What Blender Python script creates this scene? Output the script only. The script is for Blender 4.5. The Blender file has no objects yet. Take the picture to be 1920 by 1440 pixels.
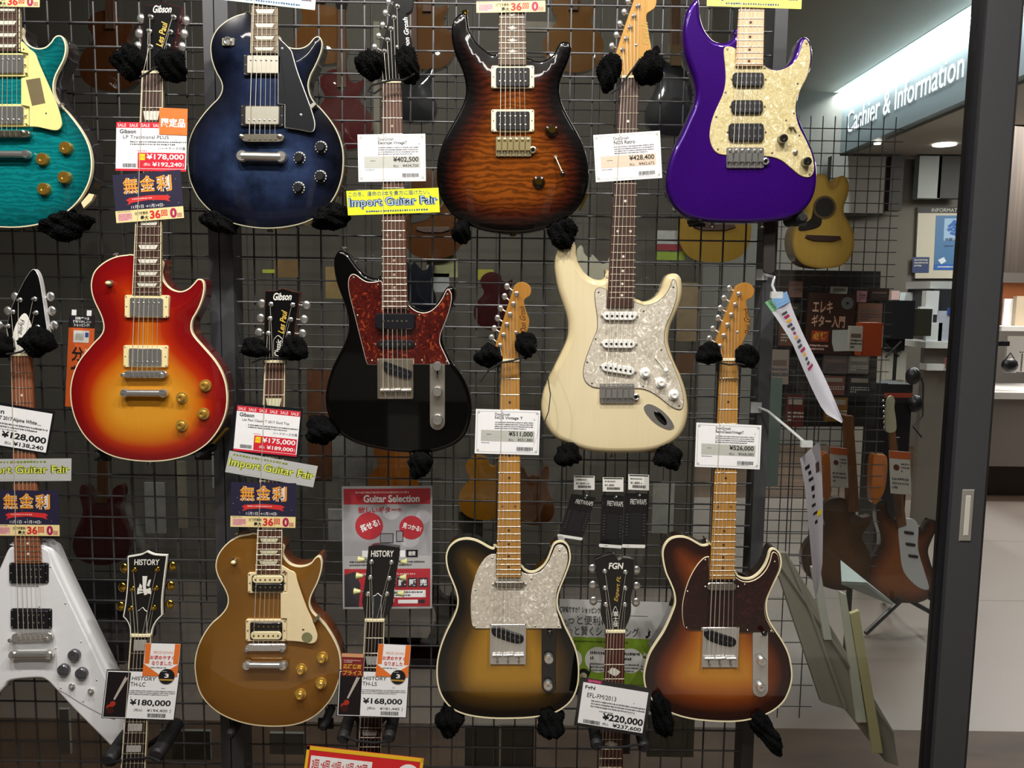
import bpy, bmesh, math, random
from mathutils import Vector, Matrix
from mathutils.geometry import delaunay_2d_cdt
import numpy as np
rnd = random.Random(7)
S = bpy.context.scene
COL = S.collection
# ---------------------------------------------------------------- camera
W, HH, F = 1920, 1440, 1554.0
CAMZ = 1.5
PITCH, ROLL = math.radians(6.1), math.radians(0.79)
fwd = Vector((0, math.cos(PITCH), -math.sin(PITCH)))
up0 = Vector((0, math.sin(PITCH), math.cos(PITCH)))
rt0 = Vector((1, 0, 0))
RT = rt0 * math.cos(ROLL) + up0 * math.sin(ROLL)
UP = up0 * math.cos(ROLL) - rt0 * math.sin(ROLL)
cam = bpy.data.cameras.new('camera')
cam.sensor_width = 36.0
cam.lens = F / W * 36.0
cam.clip_start = 0.05
co = bpy.data.objects.new('camera', cam)
COL.objects.link(co)
mw = Matrix((RT, UP, -fwd)).transposed().to_4x4()
mw.translation = Vector((0, 0, CAMZ))
co.matrix_world = mw
S.camera = co
# ---------------------------------------------------------------- exposure, world, lamps
S.view_settings.view_transform = 'Standard'
S.view_settings.look = 'None'
S.view_settings.exposure = 0.0
S.view_settings.gamma = 1.0
S.view_settings.use_curve_mapping = False
wd = bpy.data.worlds.new('world')
S.world = wd
wd.use_nodes = True
wd.node_tree.nodes['Background'].inputs[0].default_value = (0.9, 0.95, 1.0, 1)
wd.node_tree.nodes['Background'].inputs[1].default_value = 0.02
def spot(x, y, z, tx, ty, tz, e, ang, rad, col=(1, .90, .76), blend=.6):
    l = bpy.data.lights.new('spot_lamp', 'SPOT')
    l.energy = e; l.spot_size = math.radians(ang); l.spot_blend = blend
    l.shadow_soft_size = rad; l.color = col
    o = bpy.data.objects.new('spot_lamp', l); COL.objects.link(o)
    o.location = (x, y, z)
    o.rotation_euler = (Vector((tx, ty, tz)) - Vector((x, y, z))).to_track_quat('-Z', 'Y').to_euler()
def area(x, y, z, tx, ty, tz, e, sx, sy, col=(1, .95, .88)):
    l = bpy.data.lights.new('ceiling_lamp', 'AREA')
    l.energy = e; l.shape = 'RECTANGLE'; l.size = sx; l.size_y = sy; l.color = col
    o = bpy.data.objects.new('ceiling_lamp', l); COL.objects.link(o)
    o.location = (x, y, z)
    o.rotation_euler = (Vector((tx, ty, tz)) - Vector((x, y, z))).to_track_quat('-Z', 'Y').to_euler()
for (x, e) in ((-1.30, 80), (-0.46, 85), (0.02, 62), (0.80, 88)):
    spot(x, 0.60, 3.05, x * 0.9, 1.75, 1.15, e, 100, 0.045, (1, .955, .89))
area(0, -.6, 3.15, 0, -1.4, 0, 70, 3.0, .35)                 # added corridor lamp, out of view, brightens what chrome and glass reflect
area(1.7, 4.6, 3.4, 1.7, 4.6, 0, 62, 1.2, 1.6)               # shop ceiling over the tiled aisle
area(4.6, 6.6, 2.86, 4.4, 6.8, 0, 150, 1.6, 1.6)              # cashier ceiling
area(-0.4, 2.75, 3.4, -0.4, 3.3, 1.0, 40, 1.5, 1.5)              # dim guitar room behind the mesh
# ---------------------------------------------------------------- pixel helpers
def ray(px, py):
    return RT * (px - W / 2) - UP * (py - HH / 2) + fwd * F
def P(px, py, Y):
    d = ray(px, py)
    return Vector((0, 0, CAMZ)) + d * (Y / d.y)
def PZ(px, py, z):
    d = ray(px, py)
    return Vector((0, 0, CAMZ)) + d * ((z - CAMZ) / d.z)
def PX(px, py, X):
    d = ray(px, py)
    return Vector((0, 0, CAMZ)) + d * (X / d.x)
def mpp(px, py, Y):
    return (P(px + 1, py, Y) - P(px, py, Y)).length
def reg(x0, y0, k=1 / 3):
    def f(pts):
        return [(x0 + p[0] * k, y0 + p[1] * k) + tuple(p[2:]) for p in pts]
    return f
# ---------------------------------------------------------------- materials
def lin(c):
    if isinstance(c, str):
        c = c.lstrip('#'); c = [int(c[i:i + 2], 16) / 255 for i in (0, 2, 4)]
    return tuple((v / 12.92 if v <= .04045 else ((v + .055) / 1.055) ** 2.4) for v in c) + (1.0,)
MATS = {}
def M(name, col, rough=.4, metal=0., coat=0., spec=.5, emit=None, es=0., trans=0., noise=None):
    if name in MATS: return MATS[name]
    m = bpy.data.materials.new(name); m.use_nodes = True
    nt = m.node_tree; b = nt.nodes['Principled BSDF']
    c = lin(col)
    b.inputs['Base Color'].default_value = c
    b.inputs['Roughness'].default_value = rough
    b.inputs['Metallic'].default_value = metal
    b.inputs['Coat Weight'].default_value = coat
    b.inputs['Coat Roughness'].default_value = .04
    b.inputs['Specular IOR Level'].default_value = spec
    b.inputs['Transmission Weight'].default_value = trans
    if emit:
        b.inputs['Emission Color'].default_value = lin(emit); b.inputs['Emission Strength'].default_value = es
    # a faint procedural mottling on everything
    tc = nt.nodes.new('ShaderNodeTexCoord'); nz = nt.nodes.new('ShaderNodeTexNoise')
    sc, amt = noise or (60., .06)
    nz.inputs['Scale'].default_value = sc; nz.inputs['Detail'].default_value = 4
    nt.links.new(tc.outputs['Object'], nz.inputs['Vector'])
    mx = nt.nodes.new('ShaderNodeMix'); mx.data_type = 'RGBA'
    mx.inputs[6].default_value = tuple(v * (1 - amt) for v in c[:3]) + (1,)
    mx.inputs[7].default_value = tuple(min(1, v * (1 + amt)) for v in c[:3]) + (1,)
    nt.links.new(nz.outputs['Fac'], mx.inputs[0]); nt.links.new(mx.outputs[2], b.inputs['Base Color'])
    MATS[name] = m
    return m
def ramp_node(nt, stops, interp='LINEAR'):
    r = nt.nodes.new('ShaderNodeValToRGB'); cr = r.color_ramp; cr.interpolation = interp
    while len(cr.elements) < len(stops): cr.elements.new(.5)
    for e, (p, c) in zip(cr.elements, stops):
        e.position = p; e.color = lin(c)
    return r
def mul_node(nt, a, fac_out, lo, hi):
    """colour a multiplied by lo..hi driven by fac_out"""
    mr = nt.nodes.new('ShaderNodeMapRange'); mr.inputs[3].default_value = lo; mr.inputs[4].default_value = hi
    nt.links.new(fac_out, mr.inputs[0])
    mx = nt.nodes.new('ShaderNodeMix'); mx.data_type = 'RGBA'; mx.blend_type = 'MULTIPLY'; mx.inputs[0].default_value = 1
    nt.links.new(a, mx.inputs[6]); nt.links.new(mr.outputs[0], mx.inputs[7])
    return mx.outputs[2]
def bodymat(name, stops, flame=0., grain=0., cloud=0., rough=.25, metal=0., coat=1., flake=0., fscale=70):
    m = bpy.data.materials.new(name); m.use_nodes = True; nt = m.node_tree; b = nt.nodes['Principled BSDF']
    at = nt.nodes.new('ShaderNodeAttribute'); at.attribute_name = 'burst'
    r = ramp_node(nt, stops); nt.links.new(at.outputs['Fac'], r.inputs[0]); c = r.outputs[0]
    tc = nt.nodes.new('ShaderNodeTexCoord')
    if flame:
        wv = nt.nodes.new('ShaderNodeTexWave'); wv.bands_direction = 'Z'; wv.inputs['Scale'].default_value = fscale
        wv.inputs['Distortion'].default_value = 14; wv.inputs['Detail'].default_value = 4; wv.inputs['Detail Scale'].default_value = 1.1; wv.inputs['Detail Roughness'].default_value = .6
        mp = nt.nodes.new('ShaderNodeMapping'); mp.inputs['Scale'].default_value = (.22, .4, .55)
        nt.links.new(tc.outputs['Object'], mp.inputs[0]); nt.links.new(mp.outputs[0], wv.inputs['Vector'])
        c = mul_node(nt, c, wv.outputs['Fac'], 1 - flame, 1 + flame * .35)
    if grain:
        nz = nt.nodes.new('ShaderNodeTexNoise'); nz.inputs['Scale'].default_value = 40; nz.inputs['Detail'].default_value = 6
        mp = nt.nodes.new('ShaderNodeMapping'); mp.inputs['Scale'].default_value = (4, 1, .25)
        nt.links.new(tc.outputs['Object'], mp.inputs[0]); nt.links.new(mp.outputs[0], nz.inputs['Vector'])
        c = mul_node(nt, c, nz.outputs['Fac'], 1 - grain, 1 + grain)
    if cloud:
        nz = nt.nodes.new('ShaderNodeTexNoise'); nz.inputs['Scale'].default_value = 8; nz.inputs['Detail'].default_value = 6; nz.inputs['Roughness'].default_value = .6
        nt.links.new(tc.outputs['Object'], nz.inputs['Vector'])
        rc_ = ramp_node(nt, [(.36, '#000000'), (.72, '#ffffff')]); nt.links.new(nz.outputs['Fac'], rc_.inputs[0]); c = mul_node(nt, c, rc_.outputs[0], 1 - cloud, 1 + cloud * 2)
    if flake:
        vo = nt.nodes.new('ShaderNodeTexVoronoi'); vo.inputs['Scale'].default_value = 900
        nt.links.new(tc.outputs['Object'], vo.inputs['Vector'])
        c = mul_node(nt, c, vo.outputs['Color'], 1 - flake, 1 + flake)
    nt.links.new(c, b.inputs['Base Color'])
    b.inputs['Roughness'].default_value = rough; b.inputs['Metallic'].default_value = metal
    b.inputs['Coat Weight'].default_value = coat; b.inputs['Coat Roughness'].default_value = .03; b.inputs['Specular IOR Level'].default_value = .12 if coat else .4
    return m
def pearl(name, a, bcol, hi, scale=55):
    m = bpy.data.materials.new(name); m.use_nodes = True; nt = m.node_tree; b = nt.nodes['Principled BSDF']
    tc = nt.nodes.new('ShaderNodeTexCoord')
    nz = nt.nodes.new('ShaderNodeTexNoise'); nz.inputs['Scale'].default_value = scale; nz.inputs['Detail'].default_value = 3
    nz.inputs['Distortion'].default_value = 2.2
    nt.links.new(tc.outputs['Object'], nz.inputs['Vector'])
    r = ramp_node(nt, [(.32, a), (.5, bcol), (.58, bcol), (.66, hi)]); nt.links.new(nz.outputs['Fac'], r.inputs[0])
    nt.links.new(r.outputs[0], b.inputs['Base Color'])
    b.inputs['Roughness'].default_value = .25; b.inputs['Coat Weight'].default_value = .6; b.inputs['Coat Roughness'].default_value = .05
    return m
def woodmat(name, a, bcol, rough=.45, coat=0., sx=6., sz=.3, scale=30):
    if name in MATS: return MATS[name]
    m = bpy.data.materials.new(name); m.use_nodes = True; nt = m.node_tree; b = nt.nodes['Principled BSDF']
    tc = nt.nodes.new('ShaderNodeTexCoord'); mp = nt.nodes.new('ShaderNodeMapping'); mp.inputs['Scale'].default_value = (sx, 1, sz)
    nz = nt.nodes.new('ShaderNodeTexNoise'); nz.inputs['Scale'].default_value = scale; nz.inputs['Detail'].default_value = 5
    nt.links.new(tc.outputs['Object'], mp.inputs[0]); nt.links.new(mp.outputs[0], nz.inputs['Vector'])
    r = ramp_node(nt, [(.3, a), (.7, bcol)]); nt.links.new(nz.outputs['Fac'], r.inputs[0])
    nt.links.new(r.outputs[0], b.inputs['Base Color'])
    b.inputs['Roughness'].default_value = rough; b.inputs['Coat Weight'].default_value = coat; b.inputs['Coat Roughness'].default_value = .06
    MATS[name] = m
    return m
def glassmat(name, tint='#ffffff', boost=1.0):
    m = bpy.data.materials.new(name); m.use_nodes = True; nt = m.node_tree
    for n in list(nt.nodes):
        if n.type != 'OUTPUT_MATERIAL': nt.nodes.remove(n)
    out = [n for n in nt.nodes][0]
    tr = nt.nodes.new('ShaderNodeBsdfTransparent'); tr.inputs[0].default_value = lin(tint)
    gl = nt.nodes.new('ShaderNodeBsdfGlossy'); gl.inputs['Roughness'].default_value = .0
    fr = nt.nodes.new('ShaderNodeFresnel'); fr.inputs[0].default_value = 1.45
    mt = nt.nodes.new('ShaderNodeMath'); mt.operation = 'MULTIPLY'; mt.inputs[1].default_value = boost
    mx = nt.nodes.new('ShaderNodeMixShader')
    nt.links.new(fr.outputs[0], mt.inputs[0]); nt.links.new(mt.outputs[0], mx.inputs[0])
    nt.links.new(tr.outputs[0], mx.inputs[1]); nt.links.new(gl.outputs[0], mx.inputs[2]); nt.links.new(mx.outputs[0], out.inputs[0])
    return m
CHROME = M('chrome', '#dcdbd8', .2, .86)
NICKEL = M('aged_nickel', '#bdb6a4', .32, 1.)
GOLDM = M('gold_plating', '#d8b24a', .16, 1.)
KNOBG = M('gold_knob_plastic', '#c79a3e', .18, .75, .8)
BLACK = M('gloss_black', '#0a0a0b', .25, 0, .8)
BLKP = M('black_plastic', '#15151a', .38)
RUBBER = M('black_rubber', '#141416', .6)
CREAM = M('cream_plastic', '#ecdcae', .3, 0, .3)
IVORY = M('ivory_binding', '#efe3bd', .35)
WHITE = M('white_plastic', '#eceae2', .3, 0, .3)
FUR = M('black_fleece', '#0b0b0c', .95, 0, 0, .1)
CORD = M('black_cord', '#0d0d0d', .8)
FRETM = M('fret_wire', '#d9cfb8', .22, 1.)
STRM = M('string_wire', '#d9d3c4', .35, .45)
PEARLI = M('pearl_inlay', '#dcd9cc', .25, 0, .5, .5, None, 0, 0, (150., .25))
ROSE = woodmat('rosewood', '#2a1711', '#4a2c20', .5)
ROSE2 = woodmat('warm_rosewood', '#3c2217', '#5a3624', .5)
EBONY = woodmat('ebony', '#140e0c', '#261a16', .45)
MAPLE = woodmat('aged_maple', '#a06f29', '#b5833c', .35, .6)
MAPLEP = woodmat('pale_maple', '#d9b08a', '#e8c6a2', .35, .4)
MAHOG = woodmat('mahogany', '#5f2c16', '#84431f', .35, .7)
DARKSIDE = M('dark_side_lacquer', '#17121f', .25, 0, .8)
STEEL = M('wire_grey_steel', '#5c5c5e', .40, .7)
FRAMEG = M('charcoal_aluminium', '#4c4d50', .45, .35)
PAPER = M('white_paper', '#f0f0f2', .55)
SLEEVE = M('dark_sleeve', '#1a1a1e', .2, 0, .4)
# ---------------------------------------------------------------- mesh builders
def tag(o, label=None, cat=None, group=None, kind=None):
    if label: o['label'] = label
    if cat: o['category'] = cat
    if group: o['group'] = group
    if kind: o['kind'] = kind
    return o
def thing(name, loc, label, cat, group=None):
    o = bpy.data.objects.new(name, None); COL.objects.link(o); o.location = loc
    o.empty_display_size = .05
    return tag(o, label, cat, group)
def origin(o):
    l = Vector((0, 0, 0))
    while o is not None:
        l = l + Vector(o.location); o = o.parent
    return l
def mk(name, verts, faces, mat, parent=None, ang=35, idx=None, attr=None):
    me = bpy.data.meshes.new(name)
    if parent is not None:
        L = origin(parent); verts = [Vector(v) - L for v in verts]; loc = None
    else:
        vs = [Vector(v) for v in verts]
        lo = Vector((sum(v.x for v in vs) / len(vs), sum(v.y for v in vs) / len(vs), min(v.z for v in vs)))
        verts = [v - lo for v in vs]; loc = lo
    me.from_pydata([tuple(v) for v in verts], [], faces)
    for m in (mat if isinstance(mat, (list, tuple)) else [mat]): me.materials.append(m)
    if idx: me.polygons.foreach_set('material_index', idx)
    if attr is not None:
        a = me.attributes.new('burst', 'FLOAT', 'POINT'); a.data.foreach_set('value', attr)
    if ang:
        me.polygons.foreach_set('use_smooth', [True] * len(me.polygons))
        me.update(); me.set_sharp_from_angle(angle=math.radians(ang))
    me.validate(); me.update()
    o = bpy.data.objects.new(name, me); COL.objects.link(o)
    if parent is not None: o.parent = parent
    else: o.location = loc
    return o
def smooth(pts, n=5):
    out = []; N = len(pts)
    for i in range(N):
        p1, p2 = pts[i], pts[(i + 1) % N]
        p0 = pts[i - 1] if len(p1) < 3 else p1
        p3 = pts[(i + 2) % N] if len(p2) < 3 else p2
        for s in range(n):
            t = s / n; t2 = t * t; t3 = t2 * t
            out.append(tuple(.5 * (2 * p1[k] + (p2[k] - p0[k]) * t + (2 * p0[k] - 5 * p1[k] + 4 * p2[k] - p3[k]) * t2 + (3 * p1[k] - p0[k] - 3 * p2[k] + p3[k]) * t3) for k in (0, 1)))
    return out
def ccw(p):
    a = sum(p[i - 1][0] * p[i][1] - p[i][0] * p[i - 1][1] for i in range(len(p)))
    return p if a > 0 else p[::-1]
def inset(p, d):
    n = len(p); out = []
    for i in range(n):
        a, b, c = p[i - 1], p[i], p[(i + 1) % n]
        e1 = Vector((b[0] - a[0], b[1] - a[1])); e2 = Vector((c[0] - b[0], c[1] - b[1]))
        if e1.length < 1e-9: e1 = e2
        if e2.length < 1e-9: e2 = e1
        e1.normalize(); e2.normalize()
        t = Vector((-e1.y - e2.y, e1.x + e2.x))
        if t.length < 1e-6: t = Vector((-e1.y, e1.x))
        t.normalize()
        k = d / max(.5, t.dot(Vector((-e1.y, e1.x))))
        out.append((b[0] + t.x * k, b[1] + t.y * k))
    return out
def to_plane(px, Y):
    return ccw([(v.x, v.z) for v in (P(p[0], p[1], Y) for p in px)])
def prism(name, w, Y, depth, mat, parent=None, bev=.0008, ang=35, edge_mat=None):
    """closed outline w in (x,z) metres; front at Y, back at Y+depth; bevelled front edge"""
    n = len(w); wi = inset(w, bev)
    v = [(x, Y, z) for x, z in wi] + [(x, Y + bev, z) for x, z in w] + [(x, Y + depth, z) for x, z in w]
    f = [list(range(n)), list(range(3 * n - 1, 2 * n - 1, -1))]
    for r in (0, 1):
        for i in range(n):
            j = (i + 1) % n
            f.append([r * n + i, (r + 1) * n + i, (r + 1) * n + j, r * n + j])
    idx = [0, 0] + [1 if edge_mat else 0] * (2 * n)
    return mk(name, v, f, [mat, edge_mat] if edge_mat else mat, parent, ang, idx if edge_mat else None)
def plate(name, px, Y, depth, mat, parent=None, bev=.0008, n=5, edge_mat=None):
    return prism(name, to_plane(smooth(px, n) if n else px, Y), Y, depth, mat, parent, bev, 35, edge_mat)
def rr(cx, cy, w, h, rot=0., rad=3., k=4):
    """rounded rectangle in pixels; rot in degrees clockwise on screen"""
    rad = min(rad, w / 2 - .01, h / 2 - .01); out = []
    c, s = math.cos(math.radians(rot)), math.sin(math.radians(rot))
    for (sx, sy, a0) in ((1, -1, -90), (1, 1, 0), (-1, 1, 90), (-1, -1, 180)):
        for i in range(k + 1):
            a = math.radians(a0 + 90 * i / k)
            x = sx * (w / 2 - rad) + rad * math.cos(a); y = sy * (h / 2 - rad) + rad * math.sin(a)
            out.append((cx + x * c - y * s, cy + x * s + y * c))
    return out
def rect(x0, y0, x1, y1, rot=0., rad=2.):
    return rr((x0 + x1) / 2, (y0 + y1) / 2, x1 - x0, y1 - y0, rot, rad)
class MB:
    def __init__(s): s.v = []; s.f = []; s.i = []
    def add(s, v, f, m=0):
        b = len(s.v); s.v += [Vector(x) for x in v]; s.f += [[b + q for q in x] for x in f]; s.i += [m] * len(f)
    def tube(s, pts, r, n=6, m=0, cap=True):
        pts = [Vector(p) for p in pts]; rings = []; prev = None
        for i, p in enumerate(pts):
            t = (pts[min(i + 1, len(pts) - 1)] - pts[max(i - 1, 0)]).normalized()
            if prev is None:
                a = Vector((0, 1, 0)) if abs(t.y) < .9 else Vector((1, 0, 0)); a = (a - t * a.dot(t)).normalized()
            else:
                a = (prev - t * prev.dot(t)).normalized()
            prev = a; b = t.cross(a); rr_ = r[i] if isinstance(r, (list, tuple)) else r
            rings.append([p + (a * math.cos(2 * math.pi * k / n) + b * math.sin(2 * math.pi * k / n)) * rr_ for k in range(n)])
        v = [q for g in rings for q in g]; f = []
        for i in range(len(rings) - 1):
            for k in range(n):
                f.append([i * n + k, i * n + (k + 1) % n, (i + 1) * n + (k + 1) % n, (i + 1) * n + k])
        if cap: f += [list(range(n))[::-1], [(len(rings) - 1) * n + k for k in range(n)]]
        s.add(v, f, m)
    def box(s, a, b, m=0):
        x0, y0, z0 = a; x1, y1, z1 = b
        v = [(x, y, z) for x in (x0, x1) for y in (y0, y1) for z in (z0, z1)]
        s.add(v, [[0, 1, 3, 2], [4, 6, 7, 5], [0, 4, 5, 1], [2, 3, 7, 6], [0, 2, 6, 4], [1, 5, 7, 3]], m)
    def lathe(s, c, prof, n=20, m=0, axis='Y'):
        c = Vector(c); v = []; f = []
        for r, d in prof:
            for k in range(n):
                a = 2 * math.pi * k / n
                v.append(c + (Vector((r * math.cos(a), d, r * math.sin(a))) if axis == 'Y' else Vector((r * math.cos(a), r * math.sin(a), d))))
        for i in range(len(prof) - 1):
            for k in range(n):
                f.append([i * n + k, i * n + (k + 1) % n, (i + 1) * n + (k + 1) % n, (i + 1) * n + k])
        f += [list(range(n))[::-1], [(len(prof) - 1) * n + k for k in range(n)]]
        s.add(v, f, m)
    def ell(s, c, rx, ry, rz, n=12, m=0, rot=0.):
        c = Vector(c); v = []; f = []; h = n // 2; cr, sr = math.cos(rot), math.sin(rot)
        for i in range(h + 1):
            t = math.pi * i / h
            for k in range(n):
                a = 2 * math.pi * k / n
                x, y, z = rx * math.sin(t) * math.cos(a), ry * math.sin(t) * math.sin(a), rz * math.cos(t)
                v.append(c + Vector((x * cr - z * sr, y, x * sr + z * cr)))
        for i in range(h):
            for k in range(n):
                f.append([i * n + k, i * n + (k + 1) % n, (i + 1) * n + (k + 1) % n, (i + 1) * n + k])
        s.add(v, f, m)
    def build(s, name, mat, parent=None, ang=40):
        return mk(name, s.v, s.f, mat, parent, ang, s.i if isinstance(mat, (list, tuple)) else None)
def box(name, a, b, mat, parent=None):
    m = MB(); m.box(a, b); return m.build(name, mat, parent, 0)
# ---------------------------------------------------------------- text and printed cards
TXT = {}
def textmesh(s, bold=0., shear=0.):
    k = (s, bold, shear)
    if k not in TXT:
        c = bpy.data.curves.new('t', 'FONT'); c.body = s; c.offset = bold; c.shear = shear; c.resolution_u = 3
        o = bpy.data.objects.new('t', c); COL.objects.link(o)
        me = bpy.data.meshes.new_from_object(o.evaluated_get(bpy.context.evaluated_depsgraph_get()))
        v = [tuple(x.co[:2]) for x in me.vertices]; f = [list(p.vertices) for p in me.polygons]
        bpy.data.objects.remove(o); bpy.data.curves.remove(c); bpy.data.meshes.remove(me)
        xs = [p[0] for p in v]; ys = [p[1] for p in v]; x0, x1, y0, y1 = min(xs), max(xs), min(ys), max(ys)
        TXT[k] = ([((x - x0) / (x1 - x0 or 1), (y - y0) / (y1 - y0 or 1)) for x, y in v], f)
    return TXT[k]
class Sheet:
    """a flat printed surface given by three corners (top left, top right, bottom left); u to the right, v down, both 0..1"""
    def __init__(s, tl, tr, bl, parent):
        s.o = Vector(tl); s.u = Vector(tr) - s.o; s.v = Vector(bl) - s.o; s.p = parent
        s.n = s.v.cross(s.u).normalized()
        if s.n.y > 0: s.n = -s.n
        s.layers = {}; s.hs = 1.0
    def at(s, u, v, h=0.): return s.o + s.u * u + s.v * v + s.n * (h * s.hs)
    def mb(s, name, mat):
        key = (name, mat.name) if name in ('star_print', 'border_print', 'rib_print', 'photo_print', 'crown_emblem', 'badge_print') else (name, len(s.layers))
        return s.layers.setdefault(key, (MB(), mat))[0]
    def text(s, t, u0, v0, u1, v1, mat, bold=0., shear=0., h=.0009, name='lettering', rot=0):
        vs, fs = textmesh(t, bold, shear)
        if rot:
            cu, cv = (u0 + u1) / 2, (v0 + v1) / 2; asp = s.v.length / s.u.length
            a = math.radians(rot); c_, s_ = math.cos(a), math.sin(a); out = []
            for x, y in vs:
                dx = (x - .5) * (u1 - u0); dy = (.5 - y) * (v1 - v0) * asp
                out.append(s.at(cu + dx * c_ - dy * s_, cv + (dx * s_ + dy * c_) / asp, h))
        else:
            out = [s.at(u0 + x * (u1 - u0), v1 - y * (v1 - v0), h) for x, y in vs]
        s.mb(name, mat).add(out, fs)
    def rect(s, u0, v0, u1, v1, mat, h=.0005, name='panel_print'):
        s.mb(name, mat).add([s.at(u0, v0, h), s.at(u1, v0, h), s.at(u1, v1, h), s.at(u0, v1, h)], [[0, 3, 2, 1]])
    def poly(s, pts, mat, h=.0006, name='shape_print'):
        s.mb(name, mat).add([s.at(a, b, h) for a, b in pts], [list(range(len(pts)))])
    def disc(s, u, v, r, mat, h=.0007, name='shape_print', k=24):
        asp = s.u.length / s.v.length
        s.poly([(u + r * math.cos(2 * math.pi * i / k), v + r * asp * math.sin(2 * math.pi * i / k)) for i in range(k)], mat, h, name)
    def lines(s, u0, v0, u1, v1, n, mat, h=.0008, fill=.62, name='small_print', dens=42):
        """rows of tiny marks standing for print too small to read in the photograph"""
        m = s.mb(name, mat); row = (v1 - v0) / n
        for r in range(n):
            u = u0; du = (u1 - u0) / dens
            while u < u1 - du * (0 if r < n - 1 else 1 + rnd.random() * 8):
                w = du * rnd.uniform(.45, .85)
                a = v0 + row * (r + (1 - fill) / 2 + rnd.uniform(0, .2) * fill); b = v0 + row * (r + (1 + fill) / 2 - rnd.uniform(0, .2) * fill)
                m.add([s.at(u, a, h), s.at(u + w, a, h), s.at(u + w, b, h), s.at(u, b, h)], [[0, 3, 2, 1]])
                u += du
    def barcode(s, u0, v0, u1, v1, mat):
        m = s.mb('barcode', mat); u = u0; d = (u1 - u0) / 48
        while u < u1 - d:
            w = d * rnd.choice((.5, .5, 1, 1.4))
            m.add([s.at(u, v0, .0008), s.at(u + w, v0, .0008), s.at(u + w, v1, .0008), s.at(u, v1, .0008)], [[0, 3, 2, 1]])
            u += w + d * rnd.choice((.5, .6, 1))
    def done(s):
        for (name, _), (m, mat) in s.layers.items(): m.build(name, mat, s.p, 0)
def quad3(tl, tr, bl, Y):
    return P(tl[0], tl[1], Y), P(tr[0], tr[1], Y), P(bl[0], bl[1], Y)
def card(name, tl, tr, bl, Y, mat, label, cat, group=None, th=.0008, sleeve=None, tilt=0., hs=1.0):
    a, b, c = quad3(tl, tr, bl, Y)
    if tilt: c = c + Vector((0, tilt, 0))
    d = b + c - a
    root = thing(name, c, label, cat, group)
    s = Sheet(a, b, c, root); s.hs = hs; nn = s.n * th
    V = [a, b, d, c] + [p - nn for p in (a, b, d, c)]
    FC = [[0, 3, 2, 1], [4, 5, 6, 7]] + [[i, (i + 1) % 4, 4 + (i + 1) % 4, 4 + i] for i in range(4)]
    mk('sheet', V, FC, mat, root, 0)
    if sleeve:
        e = sleeve; q = [s.at(-e, -e * 2.2, -th * 1.5), s.at(1 + e, -e * 2.2, -th * 1.5), s.at(1 + e, 1 + e * 1.6, -th * 1.5), s.at(-e, 1 + e * 1.6, -th * 1.5)]
        mk('plastic_sleeve', q + [p - nn for p in q], FC, SLEEVE, root, 0)
    return s
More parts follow.
